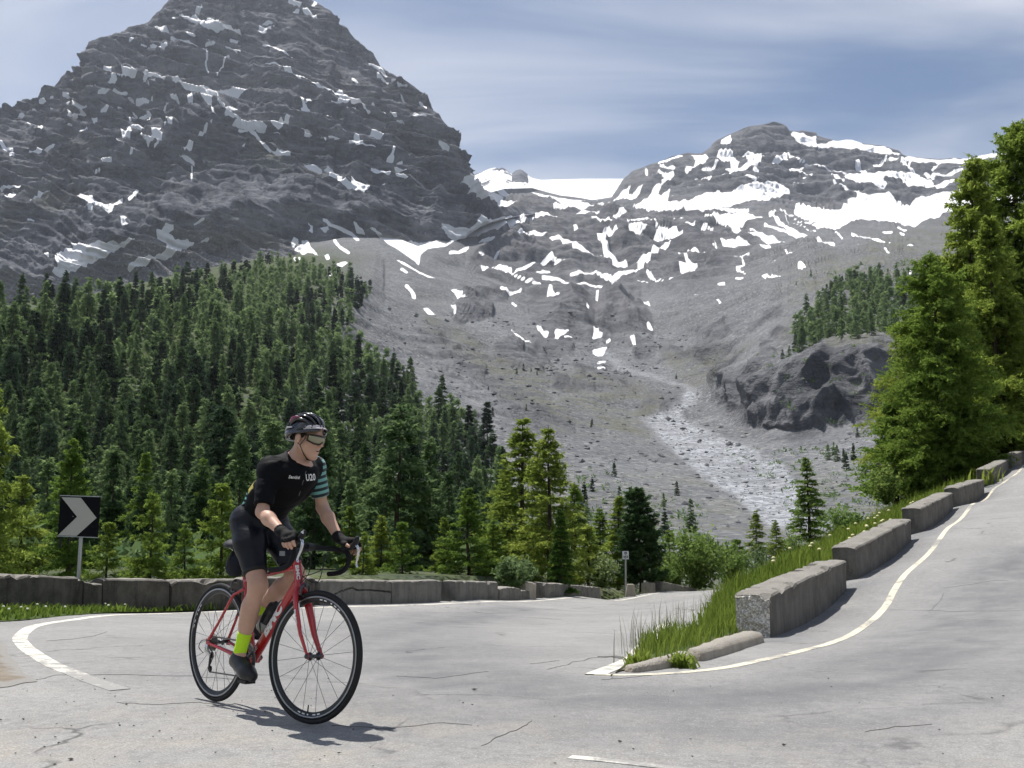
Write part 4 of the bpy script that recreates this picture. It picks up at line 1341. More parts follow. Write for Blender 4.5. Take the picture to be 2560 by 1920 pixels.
# ---- glacier plateau and the two small summits at the head of the valley
GL = [(1100, 470), (1150, 462), (1169, 451), (1205, 440), (1225, 430), (1239, 425), (1248, 428), (1256, 421), (1270, 430), (1280, 437), (1289, 429), (1302, 425), (1312, 434), (1320, 443), (1352, 450), (1454, 447), (1555, 447), (1640, 440)]
us = np.arange(1100, 1641, 3.0); ts = np.linspace(0, 1, 60)
U, T_ = np.meshgrid(us, ts); vr = lut(GL, us)
Vv = 560 + (vr - 560) * T_
Yd = 4600 + 2300 * T_
P = at_np(U, Vv, Yd); N = grid_normals(P)
pk = np.clip(np.interp(us, [1100, 1169, 1290, 1318, 1330, 1640], [1, 1, 1, .7, 0, 0]), 0, 1)[None] * smoothstep(0.4, 0.75, T_)
h = relief(P, Yd, 0.10, (400, 200, 100, 50), 41) * pk
P = P + N * h[..., None]
back = np.stack([P[-1] + np.array([0, 300.0 * k, -120.0 * k]) for k in (1, 3)])
sn = 1 - pk * 0.9 * (0.5 + 0.75 * fbm(P / 90, 3, 51))
sn = np.where((U > 1282) & (U < 1318) & (Vv < 462), 0.2 + 0.3 * fbm(P / 60, 2, 7), sn)
allP = np.concatenate([P, back])
me = mk('glacier', allP.reshape(-1, 3), grid_faces(*allP.shape[:2]), M_PEAK, smooth=True)
for nm, a in (('snow', np.concatenate([sn, np.ones((2, len(us)))])), ('rock', np.ones(allP.shape[:2])), ('veg', np.zeros(allP.shape[:2])), ('pale', np.zeros(allP.shape[:2]))): set_attr(me, nm, a)
tag(link('glacier', me), kind='structure')

# ---- everything else: valley floor, moraines, forest hills, cirque and right-hand summits
R_TOP = [(-900, 762), (-300, 745), (0, 765), (130, 750), (300, 722), (450, 684), (560, 664), (640, 650), (740, 638), (770, 610), (820, 602), (880, 590), (924, 580), (985, 592), (1045, 616), (1115, 594), (1143, 566), (1175, 520), (1200, 488), (1260, 472), (1330, 470), (1400, 490), (1480, 500), (1530, 492), (1543, 473), (1558, 450), (1584, 429), (1630, 411), (1645, 409), (1679, 392), (1717, 385), (1754, 386), (1778, 369), (1792, 351), (1830, 334), (1870, 317), (1905, 312), (1935, 304), (1959, 311), (1973, 331), (1999, 331), (2005, 327), (2040, 332), (2043, 340), (2071, 347), (2086, 354), (2129, 353), (2152, 361), (2210, 366), (2245, 377), (2260, 392), (2291, 396), (2346, 400), (2419, 398), (2477, 386), (2560, 378), (2800, 360), (3300, 330)]
DN = {  # sight columns: (v, depth) from the road edge to the skyline
-900: '1440 26 1395 70 1300 210 1150 270 1000 330 860 400 778 520 772 1200 767 1800 764 1900 762 2000',
0: '1440 28 1395 75 1300 225 1150 285 1000 345 860 425 780 540 774 1300 769 1900 767 1980 765 2050',
200: '1440 29 1395 77 1300 230 1150 300 1000 370 860 480 768 620 758 1300 745 1900 738 2000 733 2100',
350: '1440 30 1395 78 1300 235 1150 310 1000 385 860 520 745 760 735 1400 722 1950 717 2060 712 2170',
500: '1440 31 1395 80 1300 240 1150 325 1000 410 860 580 704 1000 692 1500 682 2000 678 2110 675 2220',
650: '1440 32 1395 82 1300 250 1150 345 1000 440 860 650 662 1250 656 1600 652 2050 651 2160 650 2280',
800: '1440 33 1395 84 1300 260 1150 370 1000 480 870 740 682 1250 656 1600 628 2100 616 2220 606 2350',
900: '1440 34 1395 86 1300 268 1150 390 1000 530 880 820 730 1240 660 1800 610 2250 597 2330 585 2420',
1000: '1440 35 1395 88 1300 275 1150 410 1010 570 900 930 780 1330 690 1750 630 2250 612 2350 597 2460',
1150: '1440 39 1395 92 1300 288 1180 440 1030 650 900 1080 780 1620 660 2350 600 2500 576 2600 556 2700',
1300: '1440 45 1395 102 1300 300 1180 460 1040 720 915 1170 790 1820 680 2650 560 3400 515 3900 470 4500',
1450: '1440 53 1395 116 1300 315 1180 480 1050 790 920 1250 800 1980 690 2800 570 3500 530 3950 495 4500',
1600: '1440 62 1395 130 1300 330 1180 500 1058 860 935 1290 800 2050 690 2850 575 3500 500 4250 420 4850',
1750: '1440 71 1395 145 1300 345 1180 520 1062 860 955 1180 800 1750 690 2650 580 3500 500 4250 386 4900',
1850: '1440 77 1395 153 1300 352 1185 540 1062 790 930 870 800 1450 680 2450 575 3400 500 4250 325 5050',
1950: '1440 82 1395 160 1300 352 1180 540 1100 690 918 735 770 1150 660 2200 568 3250 510 4300 307 5100',
2100: '1440 90 1395 166 1300 338 1170 520 1080 655 868 700 740 1060 640 1850 562 3000 515 4350 353 5100',
2250: '1440 98 1395 170 1300 320 1160 490 1050 620 865 672 735 1000 630 1750 565 2900 520 4350 382 5200',
2400: '1440 102 1395 172 1300 308 1150 450 1000 590 860 740 735 950 620 1700 560 2900 510 4350 398 5250',
2700: '1440 110 1395 176 1300 300 1150 420 1000 560 860 700 735 900 610 1700 550 2900 500 4300 368 5350',
3300: '1440 120 1395 180 1300 300 1150 420 1000 560 860 700 735 900 610 1700 550 2900 500 4300 330 5400'}
_uc = np.array(sorted(DN)); _nd = np.array([[float(q) for q in DN[k].split()] for k in sorted(DN)]).reshape(len(_uc), -1, 2)
def slope_depth_grid(us, Vv):
    out = np.zeros_like(Vv)
    kern = np.linspace(-70, 70, 9)
    for i, u in enumerate(us):
        nd = np.mean([[[np.interp(u + q, _uc, _nd[:, j, c]) for c in (0, 1)] for j in range(_nd.shape[1])] for q in kern[::2]], axis=0)
        out[:, i] = np.exp(np.interp(Vv[:, i], nd[::-1, 0], np.log(nd[::-1, 1])))
    return out
us = np.concatenate([np.arange(-900, -200, 14.0), np.arange(-200, 2760, 2.8), np.arange(2760, 3301, 14.0)])
vt = lut(R_TOP, us)
ts = np.linspace(0, 1, 310)
U, T_ = np.meshgrid(us, ts)
Vv = 1440 + (vt - 1440) * T_
Yd = slope_depth_grid(us, Vv)
for _ in range(3): Yd[1:-1] = (Yd[:-2] + 2 * Yd[1:-1] + Yd[2:]) / 4
Yd = np.maximum.accumulate(np.clip(Yd, 20, 6500) + np.linspace(0, 4, len(ts))[:, None], axis=0)
P = at_np(U, Vv, Yd)
N = grid_normals(P)
rk = np.clip(sample(ROCK, U, Vv), 0, 1); rk = np.maximum(rk, 0)
vn = fbm(P / (0.06 * Yd[..., None]), 2, 77)
rk = np.clip(rk + 0.25 * vn * (rk > 0.02), 0, 1)
CLF = np.zeros((RH, RW), np.float32)
paint(CLF, [(1790, 1000), (1803, 925), (1900, 920), (1982, 905), (2069, 862), (2127, 855), (2250, 850), (2330, 900), (2330, 1040), (2190, 1050), (2084, 1080), (1997, 1108), (1910, 1100), (1852, 1050)], soft=48)
cliff = sample(CLF, U, Vv)
_unused = in_poly(np.stack([U.ravel(), Vv.ravel()], -1), [(1797, 1002), (1803, 929), (1982, 915), (2069, 871), (2127, 869), (2185, 964), (2170, 1030), (2084, 1074), (1997, 1106), (1910, 1097), (1852, 1045)]).reshape(U.shape)
KNOB = np.zeros((RH, RW), np.float32)
for pts in ([(1335, 745), (1455, 735), (1480, 790), (1470, 830), (1380, 825)], [(1480, 745), (1585, 735), (1560, 800), (1500, 830)], [(1560, 770), (1612, 800), (1615, 838), (1560, 842), (1540, 815)],
            [(1460, 570), (1520, 580), (1515, 630), (1450, 600)], [(1530, 585), (1640, 590), (1620, 655), (1540, 650)], [(1400, 640), (1530, 650), (1520, 690), (1400, 680)]):
    paint(KNOB, pts, soft=22)
kn = sample(KNOB, U, Vv)
out_n = fbm(P / (0.035 * Yd[..., None] + 8), 3, 177)
zone = smoothstep(690, 740, Vv) * smoothstep(1120, 1000, Vv) * smoothstep(980, 1150, U)
rk = np.clip(np.maximum(rk, zone * smoothstep(0.08, 0.26, out_n) * 0.9), 0, 1)
rk = np.maximum(rk, kn)
far = smoothstep(1200, 3200, Yd)
beta = 0.018 + 0.10 * rk + 0.02 * far
beta = beta + 0.02 * cliff * rk + 0.05 * kn + 0.026 * zone
beta *= smoothstep(60, 260, Yd) * 0.95 + 0.05
h = relief(P, Yd, 1.0, (420, 210, 105, 52, 26, 13, 6.5), 61) * beta
h += relief(P, Yd, 0.15, (64, 34, 20), 191) * rk * far
str2 = (P[..., 2] * 1.0 - 0.10 * P[..., 0] + 30 * fbm(P / 260, 3, 25)) / 48.0
fr = str2 - np.floor(str2)
h += (smoothstep(0, .7, fr) - smoothstep(.78, 1, fr) - .5) * 16 * rk * smoothstep(1500, 3000, Yd)
# gullies running down the bare moraine
gl = vnoise(np.stack([(P[..., 0] * 0.8 - P[..., 1] * 0.35) / 16, P[..., 2] / 260, P[..., 1] * 0], -1), 91)
rib = vnoise(np.stack([(P[..., 0] * 0.55 + P[..., 1] * 0.55 - P[..., 2] * 0.3) / 26, P[..., 2] / 300, P[..., 1] * 0], -1), 93)
rz = smoothstep(560, 640, Vv) * smoothstep(980, 880, Vv) * smoothstep(1550, 1700, U)
h += rib * 0.0045 * Yd * rz + relief(P, Yd, 0.035, (60, 30, 15), 171) * rz
mor = smoothstep(620, 760, Vv) * smoothstep(1080, 960, Vv) * smoothstep(800, 860, U) * smoothstep(1380, 1200, U)
h += gl * 3.4 * mor
gv = 1 - 2 * np.abs(vnoise(np.stack([P[..., 0] / 15, P[..., 1] / 30, P[..., 2] / 90], -1), 95))
h += gv * 8.0 * cliff * rk + relief(P, Yd, 0.22, (26, 13, 6.5, 3.5), 131) * cliff * rk
h += kn * 18.0
CREST = np.zeros((RH, RW), np.float32)
for pts, wd, val in (([(940, 622), (930, 700), (880, 775), (842, 830)], 120, 0.55), ([(944, 626), (1025, 689), (1160, 776), (1290, 870)], 60, .75), ([(2066, 571), (1985, 650), (1900, 740), (1840, 820)], 60, .5), ([(1985, 680), (2070, 760), (1990, 840)], 40, .3),
                     ([(1180, 640), (1270, 610), (1360, 655), (1440, 700)], 36, .6), ([(1400, 1010), (1560, 1000), (1650, 1030)], 40, .4), ([(1100, 900), (1250, 930), (1400, 960)], 50, .35)):
    c0_ = np.zeros_like(CREST); paint(c0_, pts, 2.0, val, soft=wd / 2); CREST = np.maximum(CREST, c0_)
h += sample(CREST, U, Vv) * 2 * 0.0085 * Yd
edge = np.clip((1 - T_) / 0.03, 0, 1) * 0.8 + 0.2
P = P + N * (h * edge)[..., None]
Us, Vs = [blur(q, 4) for q in project(P)]
snow = sample(SN, Us, Vs)
N2 = grid_normals(P)
ledge = smoothstep(0.85, 0.95, N2[..., 2]) * (fbm(P / 80, 3, 35) > 0.12) * smoothstep(600, 500, Vv) * (rk > .5)
snow = np.maximum(snow, 0.6 * ledge)
vegm = np.maximum(sample(VEG, U, Vv), smoothstep(1100, 1250, Vv) * 0.6)
fl = smoothstep(900, 620, U + 0.35 * (Vv - 900)) * smoothstep(600, 660, Vv)
vegm = np.maximum(vegm, fl)
rt_ = smoothstep(1900, 2050, U) * smoothstep(640, 700, Vv) * smoothstep(900, 850, Vv)
vegm = np.maximum(vegm, 0.9 * rt_)
pale = sample(PALE, U, Vv)
back = np.stack([P[-1] + np.array([0, 200.0 * k, -90.0 * k]) for k in (1, 3)])
# link the slope to the edge of the lower road
wx = np.array([[p.x, p.y] for p in WALL_L]); wk = wx[:, 0] / wx[:, 1]
wy = np.interp(P[0, :, 0] / P[0, :, 1], wk, wx[:, 1]) + 0.5
wxx = P[0, :, 0] / P[0, :, 1] * wy
wz = gz_np(np.stack([wxx, wy], -1)) - 0.35
near = np.stack([np.stack([wxx, wy, wz], -1) * (1 - s) + P[0] * s - np.array([0, 0, 1.0]) * (math.sin(math.pi * s) * 1.2) for s in (0, .2, .4, .6, .8)])
allP = np.concatenate([near, P, back])
def ex2(a, vn_=0.0, vb=0.0): return np.concatenate([np.full((5, a.shape[1]), vn_), a, np.full((2, a.shape[1]), vb)])
me = mk('terrain', allP.reshape(-1, 3), grid_faces(*allP.shape[:2]), M_SLOPE, smooth=True)
for nm, a in (('snow', ex2(snow)), ('rock', ex2(rk, 0, 1)), ('veg', ex2(vegm, 1)), ('pale', ex2(pale)), ('meadow', ex2(np.clip(smoothstep(420, 200, Yd) * smoothstep(1560, 1250, U) + 1.1 * fl, 0, 1) * (1 - pale), 1))): set_attr(me, nm, a)
tag(link('terrain', me), kind='structure')
T_U, T_V, T_P = us, Vv, P
def ground_at(u, v):
    """Point of the far slope seen at (u, v)."""
    i = np.clip(np.searchsorted(T_U, u), 1, len(T_U) - 1)
    c = T_V[:, i]
    k = len(c) - 1 - np.searchsorted(c[::-1], v)
    k = int(np.clip(k, 0, len(c) - 2))
    s = (v - c[k]) / (c[k + 1] - c[k] + 1e-9)
    return T_P[k, i] * (1 - s) + T_P[k + 1, i] * s
# ground behind and beside the camera, up to the horizon
xs = np.concatenate([-np.geomspace(9000, 18, 16), [0], np.geomspace(45, 9000, 16)])
ys = -np.geomspace(3.8, 9000, 20)
X, Y = np.meshgrid(xs, ys)
Z = -0.35 + 0.25 * np.maximum(0, -Y - 6) * 0.6 + 0.08 * np.abs(X) * (np.abs(X) > 30)
me = mk('hillside', np.stack([X, Y, Z], -1).reshape(-1, 3), grid_faces(*X.shape), M_SOIL, smooth=True)
set_attr(me, 'green', np.ones(X.size))
tag(link('hillside', me), kind='structure')

# ---- thin summer haze over the whole valley
t = NT('haze_air')
vol = t.n.new('ShaderNodeVolumePrincipled')
vol.inputs['Color'].default_value = (0.82, 0.88, 1.0, 1)
vol.inputs['Density'].default_value = 0.000031
vol.inputs['Anisotropy'].default_value = 0.35
t.l.new(vol.outputs[0], t.out.inputs['Volume'])
mb = MB(); mb.box((0, 0, 700), (26000, 26000, 2800))
tag(mb.build('haze', t.m), kind='stuff')
# ================================================================== foliage
def leaf_mat(name, dark, light, trans=0.35, var=0.25):
    t = NT(name)
    oi = t.n.new('ShaderNodeObjectInfo')
    tint = t.attr('tint')
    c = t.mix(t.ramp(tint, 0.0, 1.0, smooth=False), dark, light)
    hs = t.n.new('ShaderNodeHueSaturation')
    t.l.new(c, hs.inputs['Color'])
    t.l.new(t.math('ADD', t.math('MULTIPLY', oi.outputs['Random'], var * 1.3), 1.0 - var * 0.65), hs.inputs['Value'])
    t.l.new(t.math('ADD', t.math('MULTIPLY', oi.outputs['Random'], -0.035), 0.515), hs.inputs['Hue'])
    d = t.n.new('ShaderNodeBsdfDiffuse'); t.l.new(hs.outputs[0], d.inputs[0])
    tr = t.n.new('ShaderNodeBsdfTranslucent'); t.l.new(hs.outputs[0], tr.inputs[0])
    m = t.n.new('ShaderNodeMixShader'); m.inputs[0].default_value = trans
    t.l.new(d.outputs[0], m.inputs[1]); t.l.new(tr.outputs[0], m.inputs[2])
    return t.done(m.outputs[0])
M_LARCH = leaf_mat('larch_needles', (0.105, 0.170, 0.034), (0.300, 0.400, 0.085), 0.58)
M_LARCHF = leaf_mat('larch_needles_far', (0.066, 0.120, 0.056), (0.195, 0.278, 0.112), 0.52, 0.8)
M_LARCHR = leaf_mat('larch_needles_deep', (0.140, 0.205, 0.040), (0.360, 0.450, 0.090), 0.60)
M_PINE = leaf_mat('pine_needles', (0.036, 0.075, 0.032), (0.115, 0.185, 0.072), 0.4)
M_PINEF = leaf_mat('pine_needles_far', (0.034, 0.064, 0.040), (0.095, 0.146, 0.073), 0.35, 0.8)
M_SPRUCE = leaf_mat('spruce_needles', (0.030, 0.075, 0.016), (0.075, 0.150, 0.032), 0.3)
M_SHRUB = leaf_mat('shrub_leaves', (0.11, 0.17, 0.055), (0.30, 0.38, 0.18), 0.5)
M_BUSH = leaf_mat('bush_leaves', (0.085, 0.15, 0.035), (0.25, 0.35, 0.10), 0.5)
M_GRASS = leaf_mat('grass_blades', (0.080, 0.132, 0.022), (0.225, 0.305, 0.058), 0.45)
M_DRYG = leaf_mat('grass_stalks', (0.12, 0.12, 0.055), (0.25, 0.23, 0.13), 0.3)
t = NT('bark')
nb_ = t.noise(12, 5, 0.7, vec=t.mapping(t.tc(), (1, 1, 0.2)))
M_BARK = t.done(t.bsdf(t.mix(t.ramp(nb_, 0.3, 0.7), (0.035, 0.026, 0.020), (0.11, 0.088, 0.070)), 0.95, 0.1, normal=t.bump(nb_, 0.8, 0.03)))
M_TWIG = simple('twig_bark', (0.055, 0.042, 0.032), 0.95, 0.1, var=0.3)

def tube_np(pts, rads, seg):
    """Fast sweep: returns (verts, quads)."""
    pts = np.asarray(pts, float); n = len(pts)
    tg = np.gradient(pts, axis=0); tg /= np.linalg.norm(tg, axis=1, keepdims=True) + 1e-9
    ref = np.where(np.abs(tg[:, 2:3]) > 0.9, np.array([[1.0, 0, 0]]), np.array([[0, 0, 1.0]]))
    a = np.cross(tg, ref); a /= np.linalg.norm(a, axis=1, keepdims=True) + 1e-9
    b = np.cross(tg, a)
    w = 2 * np.pi * np.arange(seg) / seg
    V = pts[:, None] + (a[:, None] * np.cos(w)[None, :, None] + b[:, None] * np.sin(w)[None, :, None]) * np.asarray(rads)[:, None, None]
    i = np.arange(n * seg).reshape(n, seg); j = np.roll(i, -1, axis=1)
    Fq = np.stack([i[:-1], j[:-1], j[1:], i[1:]], -1).reshape(-1, 4)
    return V.reshape(-1, 3), Fq

def conifer(seed, H, R_, n_br, n_tw, n_lf, lf, prof, lift=0.1, droop=0.35, tip_up=0.0, z_lo=0.06, lean=0.0, curl=0.0, rag=0.3, tw_len=0.30, seg=4, wood=True, wild=0.06, tz_=(-0.55, 0.18)):
    """Needle tree. Returns (wood verts, wood quads, leaf verts, leaf tris, tint)."""
    rs = np.random.default_rng(seed)
    WV, WF, off = [], [], 0
    nz_ = 10
    tz = np.linspace(0, 1, nz_)
    wob = np.cumsum(rs.normal(0, 0.012 * H / nz_ * 3, (nz_, 2)), axis=0)
    tp = np.stack([lean * H * tz ** 1.5 + wob[:, 0], wob[:, 1], tz * H], -1)
    r0 = 0.014 * H + 0.02
    v, f = tube_np(tp, r0 * (1 - tz) ** 0.9 + 0.008, 7 if wood else 4)
    WV.append(v); WF.append(f); off += len(v)
    zf = np.sort(z_lo + (0.985 - z_lo) * rs.random(n_br) ** 0.92)
    az = np.arange(n_br) * 2.39996 + rs.normal(0, 0.35, n_br)
    LV, TI = [], []
    for i in range(n_br):
        z = zf[i]; base = np.array([np.interp(z, tz, tp[:, k]) for k in range(3)])
        L = R_ * prof(z) * (1 - rag * rs.random()) * (1.12 if rs.random() < 0.12 else 1)
        if L < 0.05 * R_: L = 0.05 * R_
        d = np.array([math.cos(az[i]), math.sin(az[i]), 0.0]); side = np.array([-d[1], d[0], 0.0])
        up0 = lift * (1 - z) + (0.9 * max(0, z - 0.72) / 0.28) + rs.normal(0, wild)
        s = np.linspace(0, 1, 6)
        crv = curl * rs.normal()
        bp = base + np.outer(s * L, d) + np.outer(L * (up0 * s - droop * (1 - z * 0.55) * s ** 1.8 + tip_up * s ** 4), [0, 0, 1]) + np.outer(crv * L * s ** 2, side)
        if wood:
            v, f = tube_np(bp, (0.10 * r0 + 0.006 * L) * (1 - s) + 0.004, 3); WV.append(v); WF.append(f + off); off += len(v)
        nt = max(3, int(n_tw * (0.35 + 0.65 * L / R_)))
        st = 0.12 + 0.88 * (np.arange(nt) + rs.random(nt)) / nt
        bx = np.stack([np.interp(st, s, bp[:, k]) for k in range(3)], -1)
        sg = np.where(np.arange(nt) % 2 == 0, 1.0, -1.0)
        tl = L * tw_len * (1.15 - 0.75 * st) * rs.uniform(0.6, 1.25, nt) + lf * 1.2
        td = d * 0.75 + sg[:, None] * side * rs.uniform(0.45, 1.1, nt)[:, None] + np.array([0, 0, 1.0]) * rs.uniform(tz_[0], tz_[1], nt)[:, None]
        td /= np.linalg.norm(td, axis=1, keepdims=True)
        k = np.maximum(1, (n_lf * tl / (R_ * tw_len)).astype(int))
        idx = np.repeat(np.arange(nt), k)
        q = rs.random(len(idx))
        c = bx[idx] + td[idx] * (tl[idx] * q)[:, None] + np.array([0, 0, -1.0]) * (0.16 * tl[idx] * q ** 2)[:, None]
        c += rs.normal(0, lf * 0.30, c.shape)
        a = td[idx] * 0.9 + rs.normal(0, 0.55, c.shape); a /= np.linalg.norm(a, axis=1, keepdims=True)
        b = rs.normal(0, 1, c.shape); b -= a * (a * b).sum(1, keepdims=True); b /= np.linalg.norm(b, axis=1, keepdims=True)
        sz = lf * rs.uniform(0.6, 1.35, len(idx))[:, None]
        tri = np.stack([c - a * sz * 0.55 - b * sz * 0.27, c - a * sz * 0.45 + b * sz * 0.27, c + a * sz * 0.75], 1)
        LV.append(tri)
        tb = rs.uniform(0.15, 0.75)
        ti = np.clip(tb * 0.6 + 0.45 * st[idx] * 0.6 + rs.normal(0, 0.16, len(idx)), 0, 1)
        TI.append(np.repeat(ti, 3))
    LV = np.concatenate(LV).reshape(-1, 3); TI = np.concatenate(TI)
    return np.concatenate(WV), np.concatenate(WF), LV, np.arange(len(LV)).reshape(-1, 3), TI

P_LARCH = lambda z: (min(1, (1 - z) * 1.25) ** 0.85) * (0.62 + 0.38 * min(1, z / 0.22))
P_PINE = lambda z: max(0.12, math.sin(math.pi * min(1, 0.18 + 0.82 * z) ** 0.8) ** 0.6) if z < 0.9 else (1 - z) * 3 + 0.12
P_SPRUCE = lambda z: (1 - z) ** 0.85 + 0.04
P_BROAD = lambda z: (0.85 + 0.15 * min(1, z / 0.3)) * min(1, (1 - z) * 1.6) ** 0.6

def tree_parts(spec, leafm, name):
    wv, wf, lv, lf_, ti = spec
    tm = mk('trunk_' + name, wv, wf, M_BARK, smooth=True)
    cm = mk('crown_' + name, lv, lf_, leafm); set_attr(cm, 'tint', ti)
    return tm, cm
def tree_single(spec, leafm, name):
    wv, wf, lv, lf_, ti = spec
    n = len(wv)
    fq = [tuple(f) for f in wf] + [tuple(f + n) for f in lf_]
    me = mk(name, np.concatenate([wv, lv]), fq, [M_BARK, leafm])
    mi = np.zeros(len(fq), np.int32); mi[len(wf):] = 1; me.polygons.foreach_set('material_index', mi)
    set_attr(me, 'tint', np.concatenate([np.full(n, .5), ti]))
    return me

# ---- near trees: unit height 1 scaled on the object; trunk and crown are parts
NEAR = {
 'larch_a': tree_parts(conifer(1, 8.0, 2.0, 84, 26, 20, 0.125, P_LARCH, 0.30, 0.42, 0.10, 0.05, wild=0.17, tz_=(-0.75, 0.5)), M_LARCH, 'larch_a'),
 'larch_b': tree_parts(conifer(2, 8.0, 1.75, 90, 26, 20, 0.12, P_LARCH, 0.22, 0.50, 0.10, 0.04, wild=0.17, tz_=(-0.75, 0.5)), M_LARCH, 'larch_b'),
 'larch_c': tree_parts(conifer(3, 8.0, 2.2, 74, 28, 20, 0.13, P_LARCH, 0.35, 0.36, 0.12, 0.08, curl=0.15, wild=0.17, tz_=(-0.75, 0.5)), M_LARCH, 'larch_c'),
 'sap_a': tree_parts(conifer(11, 4.5, 1.55, 62, 22, 17, 0.115, P_LARCH, 0.40, 0.30, 0.10, 0.03, rag=0.45, curl=0.2, wild=0.17, tz_=(-0.75, 0.5)), M_LARCH, 'sap_a'),
 'sap_b': tree_parts(conifer(12, 4.5, 1.75, 56, 24, 17, 0.12, P_LARCH, 0.45, 0.28, 0.10, 0.03, rag=0.5, curl=0.25, wild=0.17, tz_=(-0.75, 0.5)), M_LARCH, 'sap_b'),
 'pine': tree_parts(conifer(4, 8.0, 1.55, 110, 22, 26, 0.15, P_PINE, 0.35, 0.10, 0.20, 0.04, rag=0.35), M_PINE, 'pine'),
 'spruce': tree_parts(conifer(5, 6.0, 1.25, 110, 22, 26, 0.105, P_SPRUCE, 0.12, 0.28, 0.05, 0.02), M_SPRUCE, 'spruce'),
 'big_a': tree_parts(conifer(6, 13.0, 3.9, 190, 48, 42, 0.12, P_BROAD, 0.22, 0.46, 0.12, 0.02, rag=0.42, curl=0.22, wild=0.22, tz_=(-1.0, 0.6), tw_len=.36), M_LARCHR, 'big_a'),
 'big_b': tree_parts(conifer(7, 13.0, 3.4, 180, 48, 42, 0.125, P_LARCH, 0.26, 0.48, 0.14, 0.03, rag=0.42, lean=-0.03, curl=0.2, wild=0.24, tz_=(-1.0, 0.6), tw_len=.36), M_LARCHR, 'big_b'),
}
NH = {'larch_a': 8, 'larch_b': 8, 'larch_c': 8, 'sap_a': 4.5, 'sap_b': 4.5, 'pine': 8, 'spruce': 6, 'big_a': 13, 'big_b': 13}
def near_tree(name, kind, u, vtop, d, vbase, label, cat, rot=0.0, wide=1.0, group=None, H=None):
    b = at(u, vbase, d); top = at(u, vtop, d)
    h = H or (top.z - b.z)
    s = h / NH[kind]
    o = tag(empty(name, (b.x, b.y, b.z), rot), label, cat, group)
    o.scale = (s * wide, s * wide, s)
    tm, cm = NEAR[kind]
    link('trunk', tm, o); link('crown', cm, o)
    return o
